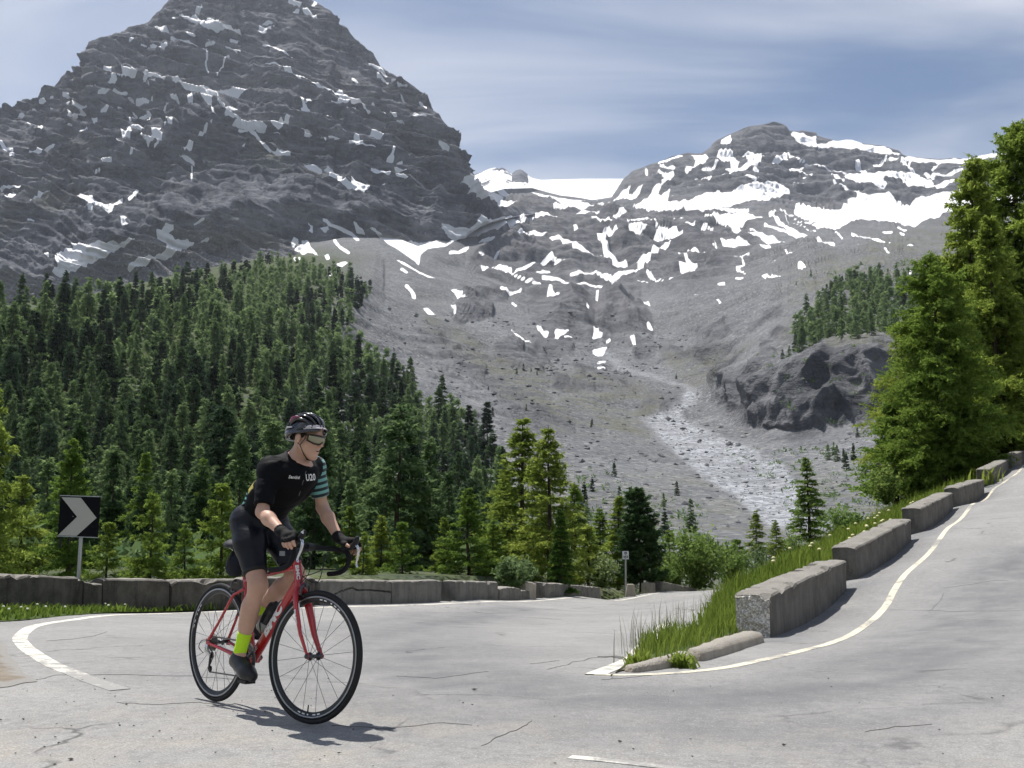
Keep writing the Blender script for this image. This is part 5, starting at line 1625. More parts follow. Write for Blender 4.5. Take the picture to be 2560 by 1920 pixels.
NT_ = [
 ('larch_tree', 'larch_c', -60, 900, 20, 1530, 'bright larch cut by the left picture edge, its branch tips left of the chevron sign', 0.3, .8),
 ('larch_tree', 'larch_a', 165, 1092, 25, 1500, 'bright green larch standing right behind the chevron sign', 1.1, 1.0),
 ('larch_tree', 'sap_a', 372, 1232, 23, 1505, 'bright young larch between the chevron sign and the cyclist', 2.0, 1.0),
 ('larch_tree', 'larch_b', 347, 1126, 62, 1450, 'pointed bluish green larch rising behind the bright young larch right of the sign', 0.7, .95),
 ('larch_tree', 'sap_b', 548, 1200, 28, 1500, "bright bushy larch just left of the cyclist's back", 0.4, .9),
 ('larch_tree', 'larch_b', 500, 1140, 58, 1455, "soft green larch behind the bushy larch at the cyclist's back", 2.9, .85),
 ('larch_tree', 'sap_a', 48, 1190, 30, 1480, 'young larch left of the chevron sign above the wall', 4.1, 1.1),
 ('larch_tree', 'sap_b', 262, 1300, 24, 1510, 'low bushy larch just right of the chevron sign post', 5.2, 1.0),
 ('larch_tree', 'sap_a', 460, 1310, 26, 1500, 'low larch above the wall left of the rear wheel', 3.3, 1.0),
 ('larch_tree', 'larch_c', 1168, 1215, 42, 1475, 'airy larch with bare dark trunk, right of the handlebar', 0.9, 1.25),
 ('larch_tree', 'sap_b', 1005, 1300, 40, 1480, 'bright young larch above the split wall block', 1.9, 1.0),
 ('larch_tree', 'sap_a', 905, 1330, 36, 1485, 'small larch right of the front brake lever', 0.2, 1.0),
 ('larch_tree', 'larch_a', 1309, 1040, 47, 1475, 'tall larch, left one of the tall pair in the middle', 2.4, 1.25),
 ('larch_tree', 'larch_c', 1376, 1064, 44, 1475, 'tall larch with dark trunk, right one of the tall pair in the middle', 5.5, 1.2),
 ('larch_tree', 'larch_b', 868, 1262, 48, 1478, 'soft green larch just right of the left brake lever, behind the small larch', 2.0, 1.2),
 ('larch_tree', 'larch_c', 952, 1285, 46, 1478, 'larch above the split wall block, left of the bright young larch', 4.0, 1.2),
 ('larch_tree', 'larch_a', 1062, 1258, 50, 1478, 'larch left of the airy bare trunked larch', 1.4, 1.25),
 ('larch_tree', 'larch_b', 1112, 1290, 44, 1480, 'small full larch at the left foot of the airy bare trunked larch', 3.2, 1.3),
 ('larch_tree', 'sap_a', 1232, 1300, 43, 1480, 'young larch between the airy larch and the tall pair', 5.1, 1.2),
 ('larch_tree', 'larch_c', 1262, 1185, 54, 1478, 'half tall larch at the left shoulder of the tall pair', 0.3, 1.3),
 ('larch_tree', 'larch_b', 1440, 1205, 58, 1478, 'larch at the right shoulder of the tall pair', 2.7, 1.3),
 ('larch_tree', 'sap_b', 1472, 1310, 47, 1478, 'young larch right of the dense young spruce', 1.0, 1.3),
 ('larch_tree', 'larch_a', 1500, 1268, 62, 1476, 'larch above the pale shrub left of the kilometre sign', 4.6, 1.3),
 ('larch_tree', 'sap_a', 1672, 1325, 62, 1476, 'young larch between the dark pine and the big round bush, standing behind', 0.6, 1.2),
 ('larch_tree', 'sap_b', 1845, 1345, 66, 1470, 'low larch at the right side of the big round bush', 2.8, 1.3),
 ('larch_tree', 'larch_c', 660, 1300, 44, 1480, 'larch half hidden behind the thigh of the cyclist', 1.8, 1.3),
 ('spruce_tree', 'spruce', 1402, 1270, 37, 1478, 'dense yellow green young spruce below the tall pair of larches', 0.0, 1.05),
 ('larch_tree', 'larch_b', 1545, 1236, 53, 1475, 'pale green larch left of the dark pine near the kilometre sign', 1.2, 1.3),
 ('pine_tree', 'pine', 1604, 1218, 51, 1480, 'dark dense pine standing right of the kilometre sign', 0.5, 1.25),
 ('larch_tree', 'larch_b', 2027, 1140, 78, 1360, 'lone thin conifer standing before the pale torrent, above the grassy bank', 3.7, 1.25),
 ('larch_tree', 'larch_a', 1893, 1274, 72, 1400, 'small conifer above the bank, left of its twin', 2.2, 1.2),
 ('larch_tree', 'larch_c', 1942, 1298, 70, 1400, 'small conifer above the bank, right of its twin', 4.4, 1.2),
 ('larch_tree', 'big_a', 2372, 640, 46, 1235, 'large spreading larch behind the fourth and fifth barrier blocks', 0.8, 1.0),
 ('larch_tree', 'big_b', 2440, 394, 56, 1215, 'tallest pointed larch rising beside the right snowfield', 2.6, 1.0),
 ('larch_tree', 'big_a', 2560, 318, 60, 1190, 'big dark larch at the right picture edge with the leaning trunk', 4.0, 0.95),
 ('larch_tree', 'big_b', 2660, 380, 58, 1180, 'larch mostly outside the right picture edge behind the top barrier block', 5.0, 1.1),
 ('larch_tree', 'big_b', 2505, 540, 52, 1200, 'larch filling the space between the large spreading larch and the right picture edge', 1.0, 1.0),
 ('larch_tree', 'big_a', 2305, 800, 52, 1265, 'low wide larch left of the large spreading larch', 2.2, 1.0),
 ('larch_tree', 'sap_b', 2245, 1000, 48, 1270, 'low feathery larch at the left foot of the large right larches', 1.5, 1.25),
]
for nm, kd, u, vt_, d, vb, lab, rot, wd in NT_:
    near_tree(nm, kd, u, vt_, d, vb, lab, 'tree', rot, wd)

# ---- shrubs
def shrub(seed, n_stem, R_, H, n_leaf, lf):
    rs = np.random.default_rng(seed)
    WV, WF, off, tips = [], [], 0, []
    for i in range(n_stem):
        a = rs.uniform(0, 6.283); sp = R_ * math.sqrt(rs.random()) * 0.95; h = H * (1 - 0.55 * (sp / R_) ** 2) * rs.uniform(0.75, 1.05)
        s = np.linspace(0, 1, 5)
        p = np.stack([sp * math.cos(a) * s ** 1.3, sp * math.sin(a) * s ** 1.3, h * s], -1) + np.cumsum(rs.normal(0, .03 * R_, (5, 3)), axis=0) * np.array([1, 1, .3])
        v, f = tube_np(p, 0.02 * (1 - s) + 0.005, 3); WV.append(v); WF.append(f + off); off += len(v); tips.append(p)
    tips = np.array(tips)
    i = rs.integers(0, n_stem, n_leaf); q = rs.random(n_leaf) ** 0.6 * 3.999
    k = q.astype(int); fr = (q - k)[:, None]
    c = tips[i, k] * (1 - fr) + tips[i, np.minimum(k + 1, 4)] * fr + rs.normal(0, 0.10 * R_, (n_leaf, 3))
    c[:, 2] = np.abs(c[:, 2])
    a = rs.normal(0, 1, (n_leaf, 3)); a /= np.linalg.norm(a, axis=1, keepdims=True)
    b = rs.normal(0, 1, (n_leaf, 3)); b -= a * (a * b).sum(1, keepdims=True); b /= np.linalg.norm(b, axis=1, keepdims=True)
    sz = lf * rs.uniform(.6, 1.3, n_leaf)[:, None]
    quad = np.stack([c - a * sz * .6, c - b * sz * .3, c + a * sz * .6, c + b * sz * .3], 1).reshape(-1, 3)
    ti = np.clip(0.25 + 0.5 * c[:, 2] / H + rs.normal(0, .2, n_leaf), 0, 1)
    return np.concatenate(WV), np.concatenate(WF), quad, np.arange(4 * n_leaf).reshape(-1, 4), np.repeat(ti, 4)
for seed, u, d, vt_, vb, wpx, nl, lf_, mat, lab in (
    (21, 1290, 33, 1388, 1470, 118, 1700, .13, M_SHRUB, 'pale leaved shrub behind the broken low block'),
    (22, 1505, 46, 1385, 1468, 110, 1500, .14, M_SHRUB, 'pale leaved shrub left of the kilometre sign'),
    (23, 1745, 58, 1306, 1470, 205, 4200, .20, M_BUSH, 'big round green bush behind the farthest long block'),
    (24, 1655, 54, 1400, 1475, 90, 1500, .16, M_BUSH, 'light green bush between the dark pine and the big round bush'),
    (26, 1690, 60, 1372, 1470, 120, 1700, .18, M_BUSH, 'light green bush directly right of the dark pine'),
    (27, 1830, 64, 1352, 1465, 130, 1900, .18, M_BUSH, 'green bush leaning against the right side of the big round bush'),
    (28, 1905, 70, 1362, 1455, 120, 1700, .19, M_SHRUB, 'pale bush below the two small conifers above the bank'),
    (29, 1985, 74, 1330, 1420, 130, 1700, .20, M_BUSH, 'green bush at the foot of the lone thin conifer'),
    (30, 1440, 50, 1380, 1470, 110, 1500, .15, M_SHRUB, 'pale shrub behind the long crumbling topped block'),
    (31, 2110, 60, 1262, 1360, 150, 1900, .18, M_BUSH, 'green bush on the bank right of the lone thin conifer'),
    (25, 2215, 44, 1150, 1260, 90, 1500, .13, M_BUSH, 'leafy bush at the left end of the larch row above the bank')):
    b = at(u, vb, d); top = at(u, vt_, d); H_s = top.z - b.z; R_s = wpx / FPX * d / 2
    wv, wf, lv, lf2, ti = shrub(seed, 34, R_s, H_s, nl, lf_)
    o = tag(empty('shrub', b), lab, 'shrub')
    link('stems', mk('stems', wv, wf, M_TWIG, smooth=True), o)
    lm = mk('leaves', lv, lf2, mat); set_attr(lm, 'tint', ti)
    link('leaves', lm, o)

# ---- forest on the slopes
def mid_set(seed0, kind):
    out = []
    for k in range(4):
        if kind == 'larch': sp = conifer(seed0 + k, 16, 3.3 + .3 * k, 50, 12, 14, 0.48, P_LARCH, .15, .45, .05, .05, wood=True)
        else: sp = conifer(seed0 + k, 16, 2.7 + .25 * k, 50, 11, 14, 0.50, P_PINE if k == 1 else P_SPRUCE, .3, .15, .15, .03, wood=True)
        out.append(sp)
    return out
LS, PS = mid_set(300, 'larch'), mid_set(400, 'pine')
L_ME = [tree_single(s, M_LARCHF, 'forest_larch') for s in LS]
P_ME = [tree_single(s, M_PINEF, 'forest_pine') for s in PS]
LOW_L = [conifer(500 + k, 16, 3.4, 22, 6, 4, 1.3, P_LARCH, .15, .45, .05, .05, wood=False) for k in range(3)]
LOW_P = [conifer(520 + k, 16, 2.9, 22, 6, 4, 1.3, P_SPRUCE, .2, .2, .1, .03, wood=False) for k in range(3)]
def scatter(poly, n_try, hfun, seed, sx=0.34, sy=0.17, avoid=()):
    rs = np.random.default_rng(seed); out = []; cell = {}
    us_, vs_ = [p[0] for p in poly], [p[1] for p in poly]
    C = np.stack([rs.uniform(min(us_), max(us_), n_try), rs.uniform(min(vs_), max(vs_), n_try)], -1)
    C = C[in_poly(C, poly)]
    for u, v in C:
        if any(((u - a) / ru) ** 2 + ((v - b) / rv) ** 2 < rs.uniform(.5, 1) for a, b, ru, rv in avoid): continue
        g = ground_at(u, v); h = hfun(u, v, rs); hp = h * FPX / g[1]
        ku, kv = int(u // 60), int(v // 40); ok = True
        for i in (-1, 0, 1):
            for j in (-1, 0, 1):
                for (u2, v2, hp2) in cell.get((ku + i, kv + j), ()):
                    if ((u - u2) / (sx * .5 * (hp + hp2))) ** 2 + ((v - v2) / (sy * .5 * (hp + hp2))) ** 2 < 1: ok = False
        if not ok: continue
        cell.setdefault((ku, kv), []).append((u, v, hp)); out.append((u, v, g, h, hp))
    return out
LEFT_F = [(-560, 784), (0, 786), (200, 764), (350, 738), (500, 696), (650, 655), (760, 662), (860, 692), (928, 740), (885, 805), (842, 852), (900, 890), (1000, 935), (1060, 1000), (1130, 1060), (1190, 1110), (1250, 1190), (1260, 1350), (-560, 1350)]
def h_left(u, v, rs): return float(np.clip(rs.normal(17.5, 4.6), 7, 28)) * (1.2 if (u < 330 and v < 860) else 1.0) * (0.86 if v < 760 else 1.0) * (0.8 if v > 1230 else 1)
rsF = np.random.default_rng(77)
trees = scatter(LEFT_F, 11000, h_left, 5, sx=.31, sy=.145, avoid=((600, 1015, 70, 45), (330, 985, 60, 30), (1080, 1020, 60, 40), (560, 900, 30, 20)))
RIGHT_F = [(2055, 760), (2168, 705), (2420, 700), (2420, 845), (2200, 850), (2113, 862), (1988, 892), (1983, 852), (2017, 815), (2055, 792)]
treesR = scatter(RIGHT_F, 900, lambda u, v, rs: rs.normal(19, 2.5), 6, sx=.30, sy=.15)
SPARSE = [(1000, 1100), (1240, 1130), (1500, 1150), (1740, 1260), (1760, 1350), (1250, 1350), (1100, 1250)]
treesS = scatter(SPARSE, 90, lambda u, v, rs: rs.uniform(3.5, 9.5), 8, sx=.5, sy=.4)
NEARF = [(-400, 1345), (1240, 1345), (1200, 1425), (-400, 1425)]
treesN = scatter(NEARF, 520, lambda u, v, rs: rs.uniform(4.5, 8.5), 19, sx=.20, sy=.07)
SLOPE2 = [(2150, 1060), (2230, 1040), (2230, 1230), (2060, 1180), (2080, 1110)]
treesS += scatter(SLOPE2, 40, lambda u, v, rs: rs.uniform(6, 11), 9, sx=.4, sy=.3)
DOTS = [(1990, 722, 9), (2029, 708, 11), (2030, 790, 8), (1287, 945, 7), (1304, 937, 8), (1324, 942, 6), (1340, 950, 5), (1222, 975, 6), (1480, 1065, 6), (1310, 1040, 5), (1690, 945, 7), (1475, 1070, 5), (1960, 905, 8), (1975, 895, 9), (1230, 1045, 7)]
for u, v, h in DOTS:
    g = ground_at(u, v); treesS.append((u, v, g, h, h * FPX / g[1]))
GRP = [(2075, 722, 15), (2086, 720, 17), (2098, 722, 20), (2107, 724, 16), (2118, 722, 14), (2128, 724, 18), (2136, 722, 17), (2146, 722, 15), (2163, 718, 14)]
def put(me_list, t_, name, label, group, rs):
    u, v, g, h, hp = t_
    o = link(name, me_list[rs.integers(len(me_list))], loc=(g[0], g[1], g[2] - 0.3))
    s = h / 16.0; w = s * rs.uniform(.85, 1.15)
    o.scale = (w, w, s); o.rotation_euler = (0, 0, rs.uniform(0, 6.28))
    return tag(o, label, 'tree', group)
dark = []; light = []
for t_ in trees:
    u, v = t_[0], t_[1]
    pd = 0.42 + 0.30 * math.sin(u * 0.013 + v * 0.02) - (0.25 if v > 1150 else 0) - (0.12 if v < 740 else 0)
    (dark if rsF.random() < pd else light).append(t_)
dark.sort(key=lambda q: -q[4] * (1 if q[0] > -60 else .2)); light.sort(key=lambda q: -q[4] * (1 if q[0] > -60 else .2))
NIND = 280
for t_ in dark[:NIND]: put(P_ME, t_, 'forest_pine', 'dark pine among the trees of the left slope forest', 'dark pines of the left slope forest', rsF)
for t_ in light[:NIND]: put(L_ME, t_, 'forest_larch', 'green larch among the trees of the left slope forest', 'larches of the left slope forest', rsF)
for t_ in treesR[:70]: put(L_ME, t_, 'forest_larch', 'green larch in the small wood above the dark right cliff', 'larches above the right cliff', rsF)
for u, v, h in GRP:
    g = ground_at(u, v)
    put(P_ME, (u, v, g, h, 0), 'forest_pine', 'dark pine of the little clump at the upper edge of the right wood', 'clump of pines above the right wood', rsF)
treesN = [q for q in treesN if q[0] > -70] + [q for q in treesN if q[0] <= -70][:12]
for t_ in treesN: put(L_ME if rsF.random() < .75 else P_ME, t_, 'valley_conifer', 'conifer in the valley bottom seen over the lower wall', 'conifers in the valley bottom', rsF)
for t_ in treesS: put(L_ME if rsF.random() < .6 else P_ME, t_, 'scattered_conifer', 'small conifer standing alone on the bare scree slope', 'scattered conifers on the scree', rsF)
rest = [(q, LOW_P) for q in dark[NIND:]] + [(q, LOW_L) for q in light[NIND:]] + [(q, LOW_L) for q in treesR[70:]]
def mass(items, name, mat):
    V, T2, n = [], [], 0
    for (u, v, g, h, hp), src in items:
        sp = src[rsF.integers(3)]; s = h / 16.0; a = rsF.uniform(0, 6.28); ca, sa = math.cos(a), math.sin(a)
        p = sp[2] * s; p = np.stack([p[:, 0] * ca - p[:, 1] * sa, p[:, 0] * sa + p[:, 1] * ca, p[:, 2]], -1) + np.array(g) - np.array([0, 0, .3])
        V.append(p); T2.append(np.clip(sp[4] * rsF.uniform(.6, 1.3), 0, 1))
    V = np.concatenate(V)
    me = mk(name, V, np.arange(len(V)).reshape(-1, 3), mat); set_attr(me, 'tint', np.concatenate(T2))
    return link(name, me)
tag(mass([q for q in rest if q[1] is LOW_P], 'distant_pine_wood', M_PINEF), 'far dark pines of the upper left slope, merging into one wood', 'forest', kind='stuff')
tag(mass([q for q in rest if q[1] is LOW_L], 'distant_larch_wood', M_LARCHF), 'far green larches of the upper left slope, merging into one wood', 'forest', kind='stuff')
print('FOREST', len(treesN),  len(dark), len(light), len(treesR), len(treesS))

# ---- low shrubs, dwarf pine and rough ground cover on the slopes (one mass)
rs = np.random.default_rng(12)
V, T2 = [], []
def cover(poly, n, smin, smax, seed):
    rs = np.random.default_rng(seed)
    us_, vs_ = [p[0] for p in poly], [p[1] for p in poly]
    C = np.stack([rs.uniform(min(us_), max(us_), n), rs.uniform(min(vs_), max(vs_), n)], -1); C = C[in_poly(C, poly)]
    for u, v in C:
        g = ground_at(u, v); s = rs.uniform(smin, smax); m = 14
        c = rs.normal(0, 1, (m, 3)) * np.array([.5, .5, .28]) * s + np.array([0, 0, .3 * s])
        a = rs.normal(0, 1, (m, 3)); b = rs.normal(0, 1, (m, 3))
        tri = np.stack([c - a * .22 * s, c + b * .22 * s, c + a * .22 * s], 1).reshape(-1, 3) + np.array(g)
        V.append(tri); T2.append(np.repeat(np.clip(rs.normal(.45, .25, m), 0, 1), 3))
cover(LEFT_F, 1500, 1.5, 4.5, 1)
cover(NEARF, 700, .6, 1.8, 6)
cover([(1240, 1150), (1500, 1170), (1760, 1270), (1760, 1380), (1240, 1380)], 260, .8, 2.5, 2)
cover([(2040, 690), (2330, 640), (2450, 700), (2160, 730)], 160, 3, 9, 3)
cover([(1800, 1130), (2230, 1100), (2330, 1340), (1980, 1290)], 320, .8, 3, 4)
cover([(1800, 915), (2130, 850), (2230, 960), (2200, 1090), (2080, 1100)], 90, 1.5, 4, 5)
V = np.concatenate(V)
me = mk('undergrowth', V, np.arange(len(V)).reshape(-1, 3), M_LARCHF); set_attr(me, 'tint', np.concatenate(T2))
tag(link('undergrowth', me), 'low shrubs and ground cover on the slopes', 'undergrowth', kind='stuff')

# ---- boulders lying on the scree and in the torrent bed (one mass)
def boulders(poly, n, smin, smax, seed):
    rs = np.random.default_rng(seed); V = []; 
    us_, vs_ = [p[0] for p in poly], [p[1] for p in poly]
    C = np.stack([rs.uniform(min(us_), max(us_), n), rs.uniform(min(vs_), max(vs_), n)], -1); C = C[in_poly(C, poly)]
    oc = np.array([[1, 0, 0], [-1, 0, 0], [0, 1, 0], [0, -1, 0], [0, 0, 1], [0, 0, -1]], float)
    tri = np.array([(0, 2, 4), (2, 1, 4), (1, 3, 4), (3, 0, 4), (2, 0, 5), (1, 2, 5), (3, 1, 5), (0, 3, 5)])
    for u, v in C:
        g = ground_at(u, v); s = (smin + (smax - smin) * rs.random() ** 4) * g[1] / 700
        q = (oc + rs.normal(0, .22, (6, 3))) * np.array([1.2, 1, .75]) * s * .5 + np.array(g) + np.array([0, 0, s * .12])
        V.append(q[tri].reshape(-1, 3))
    return np.concatenate(V)
V = boulders([(1000, 940), (1500, 900), (1760, 990), (1980, 1180), (1990, 1330), (1300, 1330), (1050, 1120)], 1500, .8, 4.2, 1)
V2 = boulders([(1721, 975), (1754, 988), (1720, 1058), (1846, 1110), (1949, 1154), (2080, 1322), (1922, 1315), (1770, 1203), (1640, 1083), (1673, 1034)], 1900, .45, 1.9, 2)
V3 = boulders([(1990, 1110), (2190, 1060), (2300, 1250), (2150, 1290), (1990, 1200)], 420, .7, 3.0, 3)
V4 = boulders([(880, 760), (1300, 800), (1700, 820), (1800, 900), (1500, 960), (1000, 930)], 900, .8, 3.6, 4)
t = NT('scree_boulder'); M_BOU = t.done(t.bsdf(t.mix(t.noise(.35, 4, .7), (0.085, 0.088, 0.094), (0.26, 0.265, 0.275)), .95, .1))
V = np.concatenate([V, V2, V3, V4])
tag(link('boulders', mk('boulders', V, np.arange(len(V)).reshape(-1, 3), M_BOU)), 'grey boulders strewn over the scree and the torrent bed', 'boulders', kind='stuff')

# ---- grass on the verge and the roadside strip
def blades(pts, nrm_h, w, rs, bend=0.45):
    n = len(pts)
    a = rs.uniform(0, 6.283, n); d = np.stack([np.cos(a), np.sin(a), np.zeros(n)], -1); s = np.stack([-d[:, 1], d[:, 0], np.zeros(n)], -1)
    h = nrm_h[:, None]; be = rs.uniform(.1, bend, n)[:, None]
    up = np.array([0, 0, 1.0]); ww = (w * rs.uniform(.6, 1.4, n))[:, None]
    v0, v1 = pts - s * ww, pts + s * ww
    m = pts + up * h * .6 + d * h * be * .35
    v2, v3 = m + s * ww * .75, m - s * ww * .75
    tip = pts + up * h + d * h * be
    V = np.stack([v0, v1, v2, v3, tip], 1).reshape(-1, 3)
    o = np.arange(n) * 5
    F = np.concatenate([np.stack([o, o + 1, o + 2], -1), np.stack([o, o + 2, o + 3], -1), np.stack([o + 3, o + 2, o + 4], -1)])
    return V, F
def surf_points(Vg, n, rs, wfun):
    """Random points of a structured grid, with weights per cell."""
    nr, nc = Vg.shape[:2]
    a = Vg[1:, :-1] - Vg[:-1, :-1]; b = Vg[:-1, 1:] - Vg[:-1, :-1]
    area = np.linalg.norm(np.cross(a, b), axis=-1)
    wgt = (area * wfun(nr - 1, nc - 1)).ravel(); wgt /= wgt.sum()
    k = rs.choice(len(wgt), n, p=wgt); i, j = k // (nc - 1), k % (nc - 1)
    s, t2 = rs.random(n)[:, None], rs.random(n)[:, None]
    p = Vg[i, j] * (1 - s) * (1 - t2) + Vg[i + 1, j] * s * (1 - t2) + Vg[i, j + 1] * (1 - s) * t2 + Vg[i + 1, j + 1] * s * t2
    return p, i, j
rs = np.random.default_rng(31)
def w_bank(nr, nc):
    i, j = np.meshgrid(np.arange(nr), np.arange(nc), indexing='ij'); s = j / nc
    ymid = bank_V[:nr, :nc, 1]
    base = np.clip((s - 0.10) * 8, 0.0, 1) * np.clip((0.97 - s) * 20, .2, 1)
    near = np.clip((ymid - 8.0) / 1.6, 0.02, 1)
    base = np.where(ymid > 12.2, np.maximum(base, .8), base)
    return base * near * (1.0 / (ymid / 9.0) ** 1.15)
p, i, j = surf_points(bank_V, 42000, rs, w_bank)
dist = p[:, 1]
clump = 0.75 + 0.5 * vnoise(p * 1.7, 4)
hh = rs.uniform(.12, .33, len(p)) * clump * np.where(dist < 12, .78, 1.0) * np.where(dist < 9, .7, 1.0) * np.where(j <= 2, .7, 1.0) * np.clip(dist / 12, 1, 1.7)
V, F = blades(p, hh * 0.92, 0.0045 * np.clip(dist / 10, 1, 4.5), rs, 0.7)
me = mk('grass', V, F, M_GRASS); tt = np.clip(0.45 + 0.35 * vnoise(p * 0.9, 6) + rs.normal(0, .2, len(p)), 0, 1)
set_attr(me, 'tint', np.repeat(tt, 5))
tag(link('grass', me), 'tall green grass growing on the verge between the two roads', 'grass', kind='stuff')
# taller dry stalks with seed heads
ps = [pg(u, v) for u, v in ((1585, 1650), (1592, 1640), (1600, 1632), (1578, 1655), (1640, 1595), (1652, 1590), (1661, 1588), (1668, 1575), (1675, 1580), (1700, 1560), (1712, 1548), (1725, 1540), (1730, 1545), (1690, 1566), (1745, 1530), (1760, 1520), (1775, 1515), (1612, 1620), (1622, 1612))]
base = np.repeat(np.array([list(q) for q in ps]), 5, axis=0); base[:, :2] += rs.normal(0, .09, (len(base), 2))
V, F = blades(base, rs.uniform(.25, .48, len(base)), np.full(len(base), .0032), rs, .3)
me = mk('grass_stalks', V, F, M_DRYG); set_attr(me, 'tint', np.repeat(rs.random(len(base)), 5))
tag(link('grass_stalks', me), 'tall thin seed stalks standing in the verge grass', 'grass', kind='stuff')
# weeds and clover along the left wall
p, i, j = surf_points(strip_V, 1900, rs, lambda a, b: np.ones((a, b)))
keep = (p[:, 1] < 21)
p = p[keep]
V, F = blades(p, rs.uniform(.03, .12, len(p)) * (1 + .5 * vnoise(p * 1.1, 9)), np.full(len(p), .014), rs, 1.3)
me = mk('weeds', V, F, M_GRASS); set_attr(me, 'tint', np.repeat(np.clip(rs.normal(.40, .30, len(p)), 0, 1), 5))
tag(link('weeds', me), 'low weeds and clover in front of the left wall', 'weeds', kind='stuff')
M_FLOW = simple('flower_white', (0.72, 0.72, 0.62), 0.8, 0.1, var=0.1)
M_FLOWY = simple('flower_cream', (0.70, 0.66, 0.36), 0.8, 0.1, var=0.15)
M_STEM = simple('flower_stem', (0.07, 0.12, 0.03), 0.8, 0.1)
def flower(me_name, r_, h, mat):
    mb = MB(); mb.tube([(0, 0, 0), (.01, 0, h)], .003, 3, 1)
    mb.lathe([(0, h - r_ * .5), (r_ * .9, h - r_ * .2), (r_, h + r_ * .15), (r_ * .6, h + r_ * .6), (0, h + r_ * .75)], c=(.01, 0, 0), seg=7)
    return mb.mesh(me_name, [mat, M_STEM])
fl_a, fl_b = flower('clover_flower', .022, .16, M_FLOW), flower('meadow_flower', .035, .34, M_FLOWY)
for u, v in ((8, 1538), (115, 1537), (66, 1545), (92, 1530), (50, 1540), (310, 1526), (270, 1530), (262, 1524), (160, 1537), (20, 1546), (285, 1521)):
    q = pg(u, v + 8)
    o = link('clover_flower', fl_a, loc=(q.x, q.y, q.z + .02)); o.rotation_euler = (0, 0, rs.uniform(0, 6)); o.scale = (.8,) * 3
    tag(o, 'white clover head in the weeds before the left wall', 'flower', 'clover heads before the left wall')
for k in range(34):
    y = rs.uniform(20, 31); s = np.interp(y, RW_Y, RW_X) - rs.uniform(.75, 2.6)
    i0 = np.argmin(np.abs(bank_V[:, 8, 1] - y)); row = bank_V[i0]; jj = np.argmin(np.abs(row[:, 0] - s))
    o = link('meadow_flower', fl_b, loc=(row[jj, 0], row[jj, 1], row[jj, 2])); o.rotation_euler = (0, 0, rs.uniform(0, 6)); o.scale = (1.25,) * 3
    tag(o, 'cream meadow flower in the grass behind the barrier blocks', 'flower', 'cream flowers behind the barrier blocks')
# leafy tufts in the gaps of the right barrier and at the kerb
def tuft(n, r_, lf_, seed, up=.9):
    rs = np.random.default_rng(seed)
    p = rs.normal(0, r_ * .35, (n, 3)); p[:, 2] = 0
    V, F = blades(p, rs.uniform(.4, 1, n) * up * r_ * 1.3, np.full(n, lf_), rs, 1.1)
    me = mk('tuft', V, F, M_GRASS); set_attr(me, 'tint', np.repeat(np.clip(rs.normal(.7, .2, n), 0, 1), 5)); return me
for u, v, r_, sd, lab in ((2392, 1262, .55, 1, 'leafy green tuft in the gap after the third barrier block'), (2470, 1212, .6, 2, 'leafy green tuft in the gap after the fourth barrier block'),
                          (1702, 1668, .13, 3, 'small leafy weed growing on the pale kerb stone'), (1880, 1575, .30, 4, 'grass tuft against the broken end of the nearest barrier block'), (1830, 1588, .26, 5, 'grass tuft behind the wide kerb stone'), (1600, 1668, .13, 6, 'weed at the painted tip of the verge')):
    q = pg(u, v)
    tag(link('weed_tuft', tuft(46, r_, .012 * (1 + q.y / 14), sd), loc=tuple(q)), lab, 'plant', 'leafy tufts')

# ---- loose grit on the asphalt
rs = np.random.default_rng(3); mbv, mbf = [], []
for k in range(120):
    u, v = rs.uniform(0, 2560), rs.uniform(1690, 1918)
    if k < 50: u, v = rs.uniform(0, 900), rs.uniform(1720, 1915)
    q = pg(u, v); s = abs(rs.normal(.002, .0025)) + .0018
    pts = rs.normal(0, 1, (6, 3)); pts /= np.linalg.norm(pts, axis=1, keepdims=True)
    oc = np.array([[1, 0, 0], [-1, 0, 0], [0, 1, 0], [0, -1, 0], [0, 0, 1], [0, 0, -1]], float) + pts * .25
    o = len(mbv); mbv.extend((oc * np.array([s * 1.4, s, s * .6]) + np.array([q.x, q.y, q.z + s * .5 + .003])).tolist())
    for a, b, c in ((0, 2, 4), (2, 1, 4), (1, 3, 4), (3, 0, 4), (2, 0, 5), (1, 2, 5), (3, 1, 5), (0, 3, 5)): mbf.append((o + a, o + b, o + c))
tag(link('loose_grit', mk('loose_grit', mbv, mbf, simple('grit_stone', (0.07, 0.066, 0.06), .95, .1, var=.5))), 'dark crumbs and small stones lying on the asphalt', 'grit', kind='stuff')
# ================================================================== bicycle (local frame: x forward, y left, z up, origin under the rear hub)
B_R, B_F = Vector((-1.739, 6.245, 0)), Vector((-1.045, 5.537, 0))
B_R.z, B_F.z = gz(B_R.x, B_R.y), gz(B_F.x, B_F.y)
B_RZ = math.atan2(B_F.y - B_R.y, B_F.x - B_R.x)
B_PITCH = -math.atan2(B_F.z - B_R.z, (B_F - B_R).length)
LEAN = R(-2.5)
B_EUL = Euler((LEAN, B_PITCH, B_RZ), 'XYZ')
B_M = Matrix.Translation(B_R + Vector((0, 0, .005))) @ B_EUL.to_matrix().to_4x4()
def bike_root(name):
    o = empty(name); o.matrix_world = B_M; o.location = B_M.translation; o.rotation_euler = B_EUL
    return o
def unp(u, v, lat):
    """Photograph position -> bike-frame point in the plane y = lat."""
    inv = B_M.inverted(); o = inv @ Vector((0, 0, CAMZ)); d = (inv.to_3x3() @ ray(u, v))
    return o + d * ((lat - o.y) / d.y)
M_RED = None
t = NT('frame_red')
nr_ = t.noise(6, 3)
